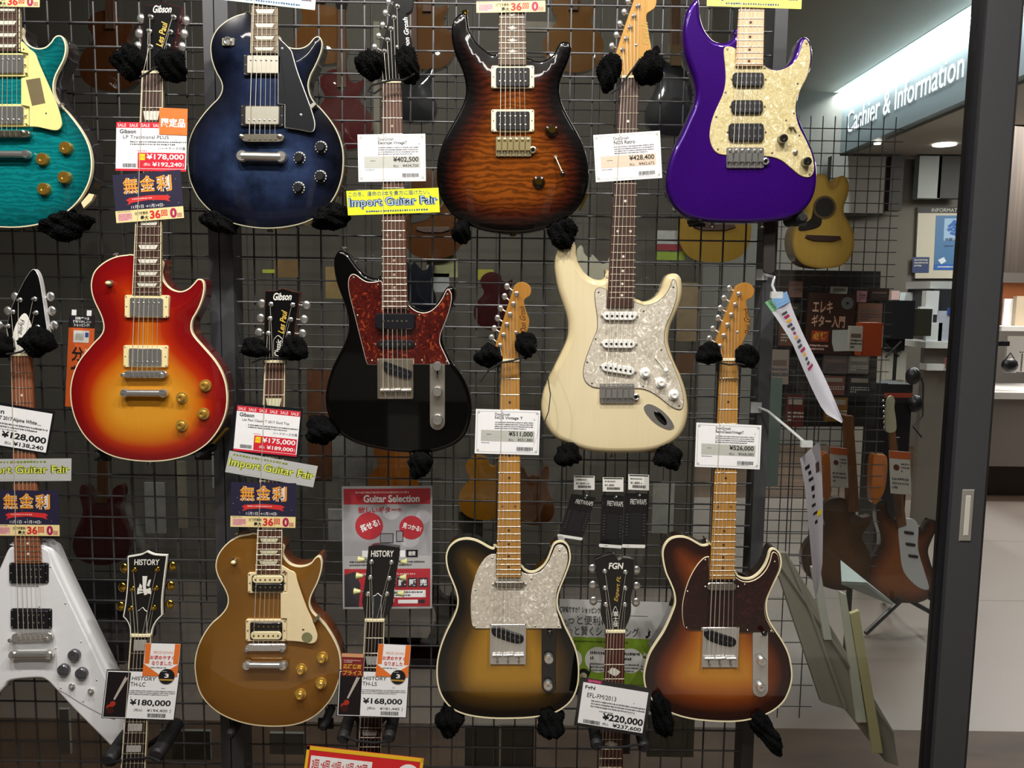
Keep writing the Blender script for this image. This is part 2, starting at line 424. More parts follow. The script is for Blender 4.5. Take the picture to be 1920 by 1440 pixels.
# ================================================================ guitar building kit
def guitar_body(root, px, Yt, H, thick, rd, top, side, bind=None, D0=.06, D1=.09, bw=.0022, n=5, smoothed=False, Dd=.085, name='body'):
    w = to_plane(px if smoothed else smooth(px, n), Yt)
    rings = []
    for k in range(5 if rd else 1):
        a = math.radians(90 * k / 4) if rd else math.pi / 2
        rings.append(([*inset(w, rd * (1 - math.sin(a)))] if rd else w, Yt + (rd * (1 - math.cos(a)) if rd else 0)))
    base = rings[0][0]; N = len(base)
    bx = np.array(base); A = bx; B = np.roll(bx, -1, 0); AB = B - A; L2 = (AB ** 2).sum(1) + 1e-12
    x0, z0 = bx.min(0); x1, z1 = bx.max(0)
    st = .0075
    gx, gz = np.meshgrid(np.arange(x0, x1, st), np.arange(z0, z1, st)); pts = np.c_[gx.ravel(), gz.ravel()]
    pts[1::2, 1] += st * .3
    ins = np.zeros(len(pts), bool)
    for i in range(N):
        (xa, za), (xb, zb) = A[i], B[i]
        c = (za > pts[:, 1]) != (zb > pts[:, 1])
        xi = xa + (pts[:, 1] - za) * (xb - xa) / (zb - za + 1e-15)
        ins ^= c & (pts[:, 0] < xi)
    pts = pts[ins]
    t = np.clip(((pts[:, None] - A[None]) * AB[None]).sum(2) / L2, 0, 1)
    d = np.sqrt((((A[None] + t[..., None] * AB[None]) - pts[:, None]) ** 2).sum(2)).min(1)
    keep = d > .003; pts = pts[keep]; d = d[keep]
    allp = [Vector(p) for p in base] + [Vector((float(p[0]), float(p[1]))) for p in pts]
    ov, _, of, *_ = delaunay_2d_cdt(allp, [(i, (i + 1) % N) for i in range(N)], [], 1, 1e-7)
    dd = np.concatenate([np.zeros(N), d]); 
    if len(ov) != len(allp):
        dd = np.zeros(len(ov))
        for i, p in enumerate(ov):
            q = np.array(p); tt = np.clip(((q - A) * AB).sum(1) / L2, 0, 1); dd[i] = np.sqrt(((A + tt[:, None] * AB - q) ** 2).sum(1)).min()
    def hgt(x): return H * (1 - (1 - min(x / Dd, 1)) ** 2)
    V = []; F_ = []; I = []; at = []
    for i, p in enumerate(ov):
        V.append((p.x, Yt - hgt(dd[i]), p.y)); v_ = (p.y - z0) / (z1 - z0)
        at.append(min(1, (dd[i] + rd) / (D0 + (D1 - D0) * v_)))
    for f in of: F_.append(list(f)); I.append(0)
    rl = rings + [(w, Yt + thick - .004), (inset(w, .004), Yt + thick)]
    b0 = len(V)
    for ri, (r, y) in enumerate(rl):
        for (x, z) in r: V.append((x, y, z)); at.append((rd - 0 if ri == 0 else 0) / D0)
    for r in range(len(rl) - 1):
        for i in range(N):
            j = (i + 1) % N
            F_.append([b0 + r * N + i, b0 + (r + 1) * N + i, b0 + (r + 1) * N + j, b0 + r * N + j]); I.append(0 if r < len(rings) - 1 else 1)
    bk = rl[-1][0]; kv, _, kf, *_r = delaunay_2d_cdt([Vector(p) for p in bk], [(i, (i + 1) % N) for i in range(N)], [], 1, 1e-7)
    k0 = len(V)
    for p in kv: V.append((p.x, rl[-1][1], p.y)); at.append(0)
    for t_ in kf: F_.append([k0 + q for q in t_][::-1]); I.append(1)
    o = mk(name, V, F_, [top, side], root, 50, I, at)
    if bind:
        wi = inset(w, bw); w2 = inset(w, -.0002); n_ = N
        vv = [(x, Yt - hgt(bw) + .0006, z) for x, z in wi] + [(x, Yt - hgt(bw) - .0004, z) for x, z in wi] + [(x, Yt - .0004, z) for x, z in w2] + [(x, Yt + .008, z) for x, z in w2]
        ff = []
        for r in range(3):
            for i in range(n_):
                j = (i + 1) % n_; ff.append([r * n_ + i, (r + 1) * n_ + i, (r + 1) * n_ + j, r * n_ + j])
        mk('binding', vv, ff, bind, root, 50)
    return o
def lerp(a, b, t): return a + (b - a) * t
def guitar_neck(root, nut, end, bridge, Yf, nfr, board, neckm, inlay=None, inm=None, bind=None, strings=True, sby=None, nutm=None, thick=.021, spread=None, last=None, first_fret=1):
    """nut, end: (xl, yl, xr, yr) pixels of the fingerboard's two ends; bridge: (x, y) pixel of the saddles"""
    NL, NR = P(nut[0], nut[1], Yf), P(nut[2], nut[3], Yf); EL, ER = P(end[0], end[1], Yf), P(end[2], end[3], Yf)
    B = P(bridge[0], bridge[1], Yf); Nc, Ec = (NL + NR) / 2, (EL + ER) / 2
    wv = (NR - NL).normalized(); ax = (B - Nc)
    prism('fingerboard', ccw([(p.x, p.z) for p in (NL, NR, ER, EL)]), Yf, .006, board, root, .0006)
    # rounded back of the neck
    V = []; K = 9
    for (a, b) in ((NL, NR), (EL, ER)):
        c = (a + b) / 2; hw = (b - a) / 2
        for k in range(K):
            t = math.pi * k / (K - 1); V.append(c - hw * math.cos(t) + Vector((0, .0055 + thick * math.sin(t), 0)))
    F_ = [[k, k + 1, K + k + 1, K + k] for k in range(K - 1)] + [list(range(K)), list(range(2 * K - 1, K - 1, -1)), [0, K, 2 * K - 1, K - 1]]
    mk('neck', V, F_, neckm, root, 40)
    if bind:
        for (a, b, sgn) in ((NL, EL, 1), (NR, ER, -1)):
            o_ = wv * .0016 * sgn
            q = [(a.x, a.z), (b.x, b.z), ((b + o_).x, (b + o_).z), ((a + o_).x, (a + o_).z)]
            prism('fingerboard_binding', ccw(q), Yf - .0004, .007, bind, root, .0002)
    q = [Nc - wv * (NR - NL).length * .5 + ax.normalized() * -.002, Nc + wv * (NR - NL).length * .5 + ax.normalized() * -.002]
    up = ax.normalized() * .004
    prism('nut', ccw([(p.x, p.z) for p in (q[0] - up, q[1] - up, q[1] + up * .4, q[0] + up * .4)]), Yf - .0022, .008, nutm or IVORY, root, .0005)
    def cen(n):
        f = 1 - 2 ** (-n / 12); return Nc + ax * f, f * ax.length / max(1e-6, (Ec - Nc).length)
    for n in range(first_fret, nfr + 1):
        c, t = cen(n)
        if t > 1.0: break
        hw = lerp((NR - NL).length, (ER - EL).length, t) / 2 - (.0012 if bind else 0)
        m = MB(); m.tube([c - wv * hw + Vector((0, .0001, 0)), c + wv * hw + Vector((0, .0001, 0))], .00125, 8); m.build('fret', FRETM, root, 60)
    if inlay:
        for n in (([1] if inlay == 'block' else []) + [3, 5, 7, 9, 12, 15, 17, 19, 21]):
            if n > nfr: continue
            a, ta = cen(n - 1); b, tb = cen(n)
            if tb > 1: continue
            c = (a + b) / 2; L = (b - a).length; wd_ = lerp((NR - NL).length, (ER - EL).length, ta); ad = ax.normalized()
            if inlay in ('dot', 'side'):
                for s_ in ((-.27, .27) if n == 12 else (0,)):
                    m = MB(); m.lathe(c + wv * wd_ * s_ + Vector((0, -.0003, 0)), [(.0027, 0), (.0027, .001)], 16); m.build('inlay_dot', inm, root, 0)
            elif inlay == 'trap':
                h1, h2, l = wd_ * .37, wd_ * .29, L * .29
                prism('inlay', ccw([(p.x, p.z) for p in (c - wv * h1 - ad * l, c + wv * h1 - ad * l, c + wv * h2 + ad * l, c - wv * h2 + ad * l)]), Yf - .0003, .001, inm, root, .0001)
            elif inlay == 'block':
                h1, l = wd_ * .31, L * .33
                prism('inlay', ccw([(p.x, p.z) for p in (c - wv * h1 - ad * l, c + wv * h1 - ad * l, c + wv * h1 + ad * l, c - wv * h1 + ad * l)]), Yf - .0003, .001, inm, root, .0001)
            elif inlay == 'diamond':
                h1, l = wd_ * .33, L * .3
                prism('inlay', ccw([(p.x, p.z) for p in (c - wv * h1, c - wv * h1 * .35 - ad * l, c + wv * h1 * .2 - ad * l * .8, c + wv * h1, c + wv * h1 * .35 + ad * l, c - wv * h1 * .2 + ad * l * .8)]), Yf - .0003, .001, inm, root, .0001)
            elif inlay == 'bird':
                u, v = wv * wd_ * .2, ad * min(L, .02) * .3
                q = [c - u, c - u * .2 - v * .5, c + u * .1 - v * 1.2, c + u * .35 - v * .3, c + u * 1.1 + v * .1, c + u * .3 + v * .6, c - u * .1 + v * 1.1, c - u * .3 + v * .5]
                prism('inlay', ccw([(p.x, p.z) for p in q]), Yf - .0003, .001, inm, root, .0001)
    if strings:
        sp0 = (NR - NL).length * .80; sp1 = spread or .052
        Bs = P(bridge[0], bridge[1], sby or Yf)
        for k in range(6):
            t = k / 5 - .5
            hh = -.0045 if k == 0 else -.0022; a = Nc + wv * sp0 * t + Vector((0, hh, 0)); b = Bs + wv * sp1 * t + Vector((0, hh, 0))
            if last is not None: b = a + (b - a) * last
            m = MB(); m.tube([a, b], (.0008, .00065, .0006, .0004, .00034, .0003)[k], 5); m.build('string', STRM, root, 60)
    return Nc, wv, sp0
def tuners(root, posts, buttons, Yh, metal, bmat, nc=None, shape='kidney', strm=True):
    for i, ((a, b), (c, d)) in enumerate(zip(posts, buttons)):
        p = P(a, b, Yh); m = MB()
        m.lathe(p, [(.0048, .002), (.0052, -.0008), (.0042, -.0016), (.0030, -.002), (.0029, -.0085), (.0022, -.0095)], 16)
        q = P(c, d, Yh + .012); m.tube([p + Vector((0, .012, 0)), q], .0018, 8)
        t = m.build('tuner', metal, root)
        sx = 1 if q.x > p.x else -1
        mb = MB()
        if shape == 'kidney': mb.ell(q, .0090, .0040, .0104, 14)
        elif shape == 'tulip': 
            mb.tube([q - Vector((sx * .006, 0, 0)), q, q + Vector((sx * .008, 0, 0)), q + Vector((sx * .0085, 0, 0))], [.0035, .0052, .0078, .004], 10)
        else: mb.ell(q, .0062, .0032, .0078, 12)
        b_ = mb.build('tuner_button', bmat, root); b_.parent = t; b_.location = (0, 0, 0)
    if nc and strm:
        Nc, wv, sp0 = nc; n = len(posts)
        order = list(range(n))
        for k in range(6):
            (a, b) = posts[k]; p = P(a, b, Yh) + Vector((0, -.006, 0)); t = k / 5 - .5
            m = MB(); m.tube([Nc + wv * sp0 * t + Vector((0, -.0045 if k == 0 else -.0024, 0)), p], (.0006, .0055e-1, .0005, .0004, .00034, .0003)[k], 5); m.build('string', STRM, root, 60)
def logo(root, s, tl, tr, bl, Y, mat, bold=.02, shear=.25):
    sh = Sheet(*quad3(tl, tr, bl, Y), root); sh.text(s, 0, 0, 1, 1, mat, bold, shear, .0004, 'logo'); sh.done()
class Many(list):
    @property
    def parent(s): return None
    @parent.setter
    def parent(s, p):
        for o in s: o.parent = p
def screws(root, pts, Y, mat=CHROME, r=.0022, name='screw'):
    out = Many()
    for (a, b) in pts:
        m = MB(); m.lathe(P(a, b, Y), [(r, .002), (r, -.0004), (r * .6, -.0012)], 10); out.append(m.build(name, mat, root))
    return out
def humbucker(root, ring, cover, Yb, ringm, style, rot=0, polem=CHROME, hot='top', coverm=CHROME):
    """ring, cover: (x0, y0, x1, y1) in pixels"""
    ro = None
    if ring: ro = prism('pickup_ring', to_plane(rect(*ring, rot, 3.5), Yb - .005), Yb - .005, .012, ringm, root, .001)
    par = root
    x0, y0, x1, y1 = cover; Yc = Yb - .009
    c_, s_ = math.cos(math.radians(rot)), math.sin(math.radians(rot)); cx, cy = (x0 + x1) / 2, (y0 + y1) / 2
    def rp(x, y): return cx + (x - cx) * c_ - (y - cy) * s_, cy + (x - cx) * s_ + (y - cy) * c_
    pk = prism('pickup', to_plane(rect(x0, y0, x1, y1, rot, 3), Yc), Yc, .014, coverm if style == 'cover' else BLKP, root, .0012)
    w, h = x1 - x0, y1 - y0
    rows = {'cover': [.27 if hot == 'top' else .76], 'open': [.27, .73], 'dual': [.3, .7]}.get(style, [.25, .75])
    if style == 'zebra':
        k = (0, 1) if hot == 'top' else (1, 0)
        for j, mt in ((k[0], CREAM), (k[1], BLACK)):
            o = prism('bobbin', to_plane(rect(x0 + w * .02, y0 + h * (.02 + .5 * j), x1 - w * .02, y0 + h * (.47 + .5 * j), 0, h * .2), Yc - .003), Yc - .003, .005, mt, root, .001)
            o.parent = pk
    m = MB()
    for rw in rows:
        for i in range(6):
            x, y = rp(x0 + w * (.12 + .76 * i / 5), y0 + h * rw)
            m.lathe(P(x, y, Yc - (.003 if style == 'zebra' else 0)), [(.0021, .002), (.0021, -.0007), (.0014, -.0012)], 10)
    o = m.build('pole_screws', polem, root); o.parent = pk
    if ring:
        a, b, c, d = ring; e = 3.2
        pts = [(a + e, b + e), (c - e, b + e), (a + e, d - e), (c - e, d - e), (a + e * 1.3, (b + d) / 2), (c - e * 1.3, (b + d) / 2)]
        o = screws(root, [rp(x, y) for x, y in pts], Yb - .005, polem, .0017); o.parent = ro
    return pk
def single_coil(root, x0, y0, x1, y1, Yb, mat, polem, rot=0, tabs=True, metal=None):
    o = prism('pickup', to_plane(rect(x0, y0, x1, y1, rot, (y1 - y0) / 2), Yb - .007), Yb - .007, .012, mat, root, .0012)
    cx, cy = (x0 + x1) / 2, (y0 + y1) / 2; w, h = x1 - x0, y1 - y0
    c_, s_ = math.cos(math.radians(rot)), math.sin(math.radians(rot))
    if not metal:
        m = MB()
        for i in range(6):
            dx = w * (-.38 + .76 * i / 5); m.lathe(P(cx + dx * c_, cy + dx * s_, Yb - .007), [(.0024, .002), (.0024, -.001)], 10)
        q = m.build('pole_pieces', polem, root); q.parent = o
    if tabs:
        q = screws(root, [(cx + s * (w / 2 + 2.5) * c_, cy + s * (w / 2 + 2.5) * s_) for s in (-1, 1)], Yb - .002, CHROME, .0021); q.parent = o
    return o
def knob(root, px, py, rpx, Yb, mat, kind='hat', cap=None):
    c = P(px, py, Yb); r = rpx * mpp(px, py, Yb); m = MB()
    if kind == 'hat': prof = [(r * .95, .006), (r, -.001), (r * .96, -.0035), (r * .66, -.0045), (r * .60, -.0135), (r * .5, -.0150), (r * .30, -.0150), (r * .26, -.0135), (r * .12, -.0135)]
    elif kind == 'speed': prof = [(r * 1.0, .006), (r, -.001), (r * .92, -.0095), (r * .82, -.011), (r * .30, -.0112), (r * .22, -.0105)]
    elif kind == 'skirt': prof = [(r, .004), (r, -.002), (r * .8, -.003), (r * .72, -.012), (r * .62, -.0145), (r * .2, -.0145)]
    else: prof = [(r, .004), (r, -.014), (r * .9, -.0165), (r * .55, -.017), (r * .3, -.0165)]
    m.lathe(c, prof, 24)
    o = m.build('control_knob', mat, root, 30)
    if kind == 'skirt':
        mm = MB()
        for k in range(11):
            a = math.radians(-50 + 28 * k); q = c + Vector((r * .86 * math.cos(a), -.0031, r * .86 * math.sin(a)))
            mm.box(q - Vector((.0011, .0003, .0013)), q + Vector((.0011, .0003, .0013)))
        t = mm.build('number_marks', WHITE, root, 0); t.parent = o
    if cap:
        mm = MB(); mm.lathe(c + Vector((0, -.0155, 0)), [(r * .5, .001), (r * .5, -.0004)], 16); t = mm.build('knob_cap', cap, root, 0); t.parent = o
    return o
def tuneomatic(root, x0, y0, x1, y1, Yb, mat, rot=0):
    cx, cy = (x0 + x1) / 2, (y0 + y1) / 2; h = y1 - y0
    o = prism('bridge', to_plane(rr(cx, cy, x1 - x0, h * .95, rot, h * .47), Yb - .013), Yb - .013, .008, mat, root, .0012)
    s = (x1 - x0)
    c_, s_ = math.cos(math.radians(rot)), math.sin(math.radians(rot))
    for i in range(6):
        m = MB(); dx = s * (-.30 + .60 * i / 5); p = P(cx + dx * c_, cy + dx * s_, Yb - .013)
        m.box(p + Vector((-.0032, -.0016, -.0045)), p + Vector((.0032, .003, .0045)))
        q = m.build('saddle', mat, root, 0); q.parent = o
    for sg in (-1, 1):
        m = MB(); dx = sg * s * .44; m.lathe(P(cx + dx * c_, cy + dx * s_, Yb), [(.0042, .009), (.0042, -.010), (.0046, -.0145), (.003, -.0155)], 14)
        q = m.build('bridge_post', mat, root); q.parent = o
def stoptail(root, x0, y0, x1, y1, Yb, mat, rot=0):
    cx, cy = (x0 + x1) / 2, (y0 + y1) / 2; h = y1 - y0; s = x1 - x0
    c_, s_ = math.cos(math.radians(rot)), math.sin(math.radians(rot))
    a, b = P(cx - s * .40 * c_, cy - s * .40 * s_, Yb - .011), P(cx + s * .40 * c_, cy + s * .40 * s_, Yb - .011)
    m = MB(); r = h * .42 * mpp(cx, cy, Yb)
    m.tube([a, b], r, 16)
    for q in (a, b): m.lathe(q, [(r * 1.25, .006), (r * 1.25, -.004), (r * 1.0, -.0068), (r * .4, -.0068)], 18)
    o = m.build('tailpiece', mat, root, 30)
    for q in (a, b):
        m = MB(); m.lathe(q, [(r * .75, .013), (r * .75, -.0066)], 12); m.box(q + Vector((-r * .7, -.0074, -r * .14)), q + Vector((r * .7, -.0064, r * .14)))
        t = m.build('tailpiece_post', mat, root, 30); t.parent = o
def trem(root, x0, y0, x1, y1, Yb, mat, saddle, arm=True, rot=0):
    o = prism('tremolo_bridge', to_plane(rect(x0, y0, x1 - (x1 - x0) * .08, y1, rot, 3), Yb - .004), Yb - .004, .008, mat, root, .001)
    w = (x1 - x0) * .92; h = y1 - y0
    for i in range(6):
        m = MB(); x = x0 + w * (.09 + .82 * i / 5)
        a = P(x, y0 + h * .12, Yb - .004); b = P(x, y0 + h * .72, Yb - .004)
        m.box((a.x - .0046, Yb - .0105, b.z), (a.x + .0046, Yb - .003, a.z))
        m.lathe(P(x, y0 + h * .16, Yb - .0105), [(.003, .002), (.003, -.002), (.0015, -.0025)], 10)
        m.tube([P(x, y0 + h * .72, Yb - .007), P(x, y1 + h * .01, Yb - .007)], .0017, 8)
        q = m.build('saddle', saddle, root, 40); q.parent = o
    if arm:
        m = MB(); m.lathe(P(x1 - (x1 - x0) * .045, y0 + h * .68, Yb - .004), [(.0068, .004), (.0072, -.003), (.005, -.004), (.004, -.0032), (.004, -.001)], 16)
        q = m.build('tremolo_arm_socket', mat, root); q.parent = o
        m = MB(); m.lathe(P(x1 - (x1 - x0) * .045, y0 + h * .68, Yb - .0072), [(.0036, .001), (.0036, -.0003)], 14); q2 = m.build('socket_hole', BLACK, root, 0); q2.parent = o
    return o
def tele_bridge(root, px, Yb, mat, slant):
    o = prism('bridge_plate', to_plane(px, Yb - .002), Yb - .002, .006, mat, root, .0008)
    x0 = min(p[0] for p in px); x1 = max(p[0] for p in px); y0 = min(p[1] for p in px); y1 = max(p[1] for p in px); w, h = x1 - x0, y1 - y0
    for sx in (x0 + .8, x1 - .8):   # rolled-up side walls of the ashtray plate
        m = MB(); a, b = P(sx, y0 + 2, Yb), P(sx, y1 - 2, Yb); m.box((a.x - .0008, Yb - .009, b.z), (a.x + .0008, Yb, a.z))
        q = m.build('bridge_side_wall', mat, root, 0); q.parent = o
    pk = plate('pickup', slant, Yb - .006, .008, BLKP, root, .001, 4)
    sx = sum(p[0] for p in slant) / len(slant); sy = sum(p[1] for p in slant) / len(slant)
    m = MB(); 
    for i in range(6):
        t = (i / 5 - .5); m.lathe(P(sx + w * .62 * t, sy + w * .62 * t * .36, Yb - .006), [(.0022, .002), (.0022, -.0008)], 10)
    q = m.build('pole_pieces', M('dull_pole', '#7d8086', .35, 1), root); q.parent = pk
    for i in range(3):
        x = x0 + w * (.2 + .3 * i); a, b = P(x - w * .135, y0 + h * .78, Yb - .007), P(x + w * .135, y0 + h * (.765 if i % 2 else .775), Yb - .007)
        m = MB(); m.tube([a, b], .0035, 12); 
        m.tube([P(x, y0 + h * .78, Yb - .007), P(x, y1 - 2, Yb - .006)], .0015, 8)
        q = m.build('saddle', CHROME, root, 50); q.parent = o
    q = screws(root, [(x0 + w * (.2 + .3 * i), y1 - 5) for i in range(3)], Yb - .002, mat, .0032); q.parent = o
    return o
def strap_button(root, px, py, Y, mat=CHROME, d=(0, 0, 1)):
    d = Vector(d).normalized(); p = P(px, py, Y); m = MB()
    m.tube([p - d * .014, p - d * .002, p - d * .001, p + d * .0015, p + d * .003], [.004, .0035, .0065, .0068, .004], 12)
    m.build('strap_button', mat, root, 40)
# ================================================================ the guitars on the wall
YT = 1.755
GW = 'guitars hung on the wire grid wall'
R1, R2, R3 = reg(0, 420), reg(330, 0), reg(560, 420)
R4, R5, R6 = reg(760, 0), reg(930, 420), reg(1150, 0)
R7, R8, R9, R10, R11 = reg(0, 960), reg(280, 960), reg(720, 960), reg(1100, 960), reg(0, 0)
Q4 = lambda x0, y0: reg(x0, y0, .25)
def one(R, x, y): return R([(x, y)])[0]
def rc(R, x0, y0, x1, y1):
    a, b = R([(x0, y0), (x1, y1)]); return (*a, *b)
def root_at(px, py, label, name='electric_guitar'):
    return thing(name, P(px, py, YT + .02), label, 'guitar', GW)
def tilt(nut, br):
    cx = (nut[0] + nut[2]) / 2; return math.degrees(math.atan2(cx - br[0], br[1] - nut[1]))
def headstock(root, px, Y, face, side, n=4, thick=.0135, bind=None):
    w = to_plane(smooth(px, n) if n else [p[:2] for p in px], Y)
    prism('headstock', w, Y, thick, face, root, .0008, 35, side)
    if bind:
        wi = inset(w, .0022); N = len(w)
        v = [(x, Y - .0004, z) for x, z in wi] + [(x, Y - .0004, z) for x, z in w] + [(x, Y + .006, z) for x, z in inset(w, -.0003)]
        f = [[r * N + i, (r + 1) * N + i, (r + 1) * N + (i + 1) % N, r * N + (i + 1) % N] for r in (0, 1) for i in range(N)]
        mk('headstock_binding', v, f, bind, root, 0)
HEADBLK = M('headstock_black', '#0c0c0d', .22, 0, .7)
# ---- cherry sunburst single-cut
def build_red():
    g = root_at(281, 868, 'cherry sunburst single cutaway guitar with cream binding and gold knobs')
    H = .008; Yb = YT - H; Yf = Yb - .007
    top = bodymat('cherry_burst', [(0, '#6e0a10'), (.22, '#86100e'), (.42, '#a82c0d'), (.62, '#c06a16'), (.85, '#c88322'), (1, '#cd8d2a')], grain=.05)
    side = bodymat('cherry_side', [(0, '#7a1414'), (1, '#7a1414')], grain=.15)
    o = R1([(752,172),(715,173),(660,181),(605,203),(560,235),(530,270),(516,310),(512,350),(518,395),(533,440),(555,485),(572,525),(582,565),(580,600),(562,632),(530,665),(490,712),(455,755),(425,810),(405,870),(396,930),(398,990),(408,1050),(428,1110),(460,1170),(505,1225),(560,1270),(630,1305),(710,1325),(800,1335),(890,1335),(970,1325),(1050,1304),(1115,1273),(1170,1232),(1215,1180),(1250,1120),(1271,1060),(1279,1000),(1278,945),(1268,885),(1245,825),(1212,770),(1175,725),(1135,680),(1100,640),(1080,605),(1077,570),(1085,535),(1105,500),(1125,460),(1142,410),(1150,360),(1145,325),(1130,310),(1110,312),(1090,335),(1060,363),(1020,378),(975,370),(940,345),(918,312),(908,270),(905,200)])
    guitar_body(g, o, YT, H, .052, 0, top, side, IVORY, .064, .185)
    nut = (266, 138.5, 305.5, 138.5); end = (247.7, 552.7, 301, 553.3); br = (271.7, 702)
    tl = tilt(nut, br)
    nc = guitar_neck(g, nut, end, br, Yf, 22, ROSE, MAHOG, 'trap', PEARLI, IVORY)
    Yh = Yf + .004
    Q = Q4(0, 0)
    headstock(g, Q([(1078,30,1),(1130,40),(1180,28),(1220,10),(1262,28),(1310,45),(1362,50,1),(1345,150),(1325,260),(1305,360),(1290,440),(1262,500),(1225,548,1),(1065,548,1),(1040,480),(1040,420),(1060,330),(1072,230),(1078,130)]), Yh, HEADBLK, M('cherry_headstock_side', '#5a1018', .25, 0, .7))
    tuners(g, Q([(1130,350),(1122,235),(1133,128),(1305,130),(1280,240),(1262,345)]), Q([(1035,348),(1045,252),(1060,140),(1395,155),(1380,255),(1365,352)]), Yh, CHROME, CHROME, nc)
    logo(g, 'Gibson', (287, 10), (322, 10), (287, 24), Yh, WHITE, .02, .3)
    s = Sheet(P(292, 86, Yh), P(303, 40, Yh), P(304, 88, Yh), g); s.text('Les Paul', 0, 0, 1, 1, M('gold_logo_ink', '#d9b44e', .4), .015, .3, .0004, 'logo'); s.done()
    plate('truss_rod_cover', Q([(1165,350,1),(1190,380),(1195,460),(1185,525,1),(1140,525,1),(1130,460),(1138,380)]), Yh - .0015, .002, BLACK, g, .0004)
    CB = M('cream_pickup_ring', '#e9d9a4', .35)
    humbucker(g, rc(R1, 700, 400, 946, 528), rc(R1, 728, 415, 915, 523), Yb, CB, 'cover', tl * .3)
    humbucker(g, rc(R1, 693, 683, 943, 806), rc(R1, 722, 700, 907, 800), Yb, CB, 'cover', tl * .3, hot='bottom')
    tuneomatic(g, *rc(R1, 693, 826, 938, 866), Yb, CHROME, -.2)
    stoptail(g, *rc(R1, 676, 928, 946, 974), Yb, CHROME, .4)
    kb = M('gold_knob_clear', '#cfa64a', .12, .6, 1)
    for (x, y) in ((1157, 908), (1027, 976), (1146, 1066), (1025, 1131)): knob(g, *one(R1, x, y), 11.5, Yb + .002, kb, 'hat')
    m = MB(); p = P(*one(R1, 618, 333), Yb); m.lathe(p, [(.007, .003), (.007, -.0015), (.003, -.002), (.0032, -.006)], 18); m.build('toggle_switch', NICKEL, g)
    m = MB(); m.ell(P(*one(R1, 608, 332), Yb - .010), .0062, .005, .0042); m.build('switch_tip', CREAM, g)
    strap_button(g, *one(R1, 652, 172), YT + .02, CHROME, (-.3, 0, 1))
    strap_button(g, *one(R1, 845, 1350), YT + .025, CHROME, (0, 0, -1))
    plate('jack_plate', R1([(1190,1232,1),(1262,1150,1),(1275,1160,1),(1205,1240,1)]), YT + .012, .02, GOLDM, g, .0005, 0)
build_red()
# ---- teal figured single-cut at the left edge
def build_teal():
    g = root_at(40, 425, 'teal flame maple single cutaway guitar with pale yellow pickguard and solid gold knobs')
    H = .008; Yb = YT - H; Yf = Yb - .007
    top = bodymat('teal_flame', [(0, '#054c50'), (.5, '#07676a'), (1, '#0a7477')], flame=.30, fscale=60)
    left = [(-9,112),(-60,116),(-120,128),(-180,152),(-225,188),(-248,230),(-255,275),(-247,330),(-228,385),(-205,440),(-187,490),(-180,530),(-192,570),(-225,610),(-270,655),(-310,705),(-340,760),(-360,820),(-367,890),(-362,960),(-345,1030),(-310,1100),(-260,1165),(-200,1215),(-130,1250),(-60,1270)]
    o = R11(left + [(0,1278),(90,1280),(170,1272),(250,1255),(320,1230),(380,1190),(430,1145),(470,1090),(500,1030),(515,970),(518,910),(510,850),(490,790),(460,735),(425,685),(385,635),(350,600),(325,570),(305,525),(302,480),(313,430),(335,385),(360,335),(372,285),(368,240),(350,205),(325,200),(305,212),(285,240),(255,265),(215,272),(175,260),(145,235),(128,200),(119,150)])
    guitar_body(g, o, YT, H, .055, 0, top, DARKSIDE, IVORY, .05, .05)
    nut = (-2, -300, 36, -300); end = (-17, 96, 37, 96); br = (9, 250); 
    guitar_neck(g, nut, end, br, Yf, 22, ROSE, DARKSIDE, 'trap', PEARLI, IVORY, first_fret=12)
    CB = M('pale_yellow_plastic', '#ece092', .3, 0, .2)
    plate('pickguard', R11([(118,232),(160,270),(195,300),(215,350),(250,430),(290,520),(320,590),(343,670),(345,705),(330,728),(305,733),(260,725),(215,715),(165,712,1),(165,600,1),(118,590,1),(118,440,1),(158,430,1),(158,300,1),(118,292,1)]), Yb - .009, .003, CB, g, .0006)
    plate('protective_film', R11([(145,450,1),(225,437,1),(255,580,1),(180,595,1)]), Yb - .0093, .0005, M('brown_film', '#6e6244', .5), g, .0001, 0)
    screws(g, R11([(260, 637), (133, 277), (136, 310), (140, 365), (146, 412), (143, 597), (140, 652), (146, 697)]), Yb - .009, NICKEL, .0018)
    humbucker(g, rc(R11, -105, 299, 157, 430), rc(R11, -72, 306, 131, 412), Yb, CB, 'cover')
    humbucker(g, rc(R11, -107, 585, 162, 712), rc(R11, -75, 596, 130, 697), Yb, CB, 'cover', hot='bottom')
    tuneomatic(g, *rc(R11, -105, 732, 165, 772), Yb, NICKEL)
    stoptail(g, *rc(R11, -125, 845, 180, 890), Yb, CHROME, .5)
    for (x, y) in ((378, 835), (249, 899), (371, 1001), (256, 1066)): knob(g, *one(R11, x, y), 12.3, Yb + .002, KNOBG, 'speed')
    strap_button(g, *one(R11, 127, 1297), YT + .025, NICKEL, (0, 0, -1))
    plate('jack_plate', R11([(455,1140,1),(500,1088,1),(530,1094,1),(515,1128,1),(470,1172,1)]), YT + .003, .01, CREAM, g, .0005, 0)
    plate('pickguard_bracket', R11([(318,600,1),(345,575,1),(352,585,1),(325,610,1)]), Yb - .008, .01, CHROME, g, .0004, 0)
build_teal()
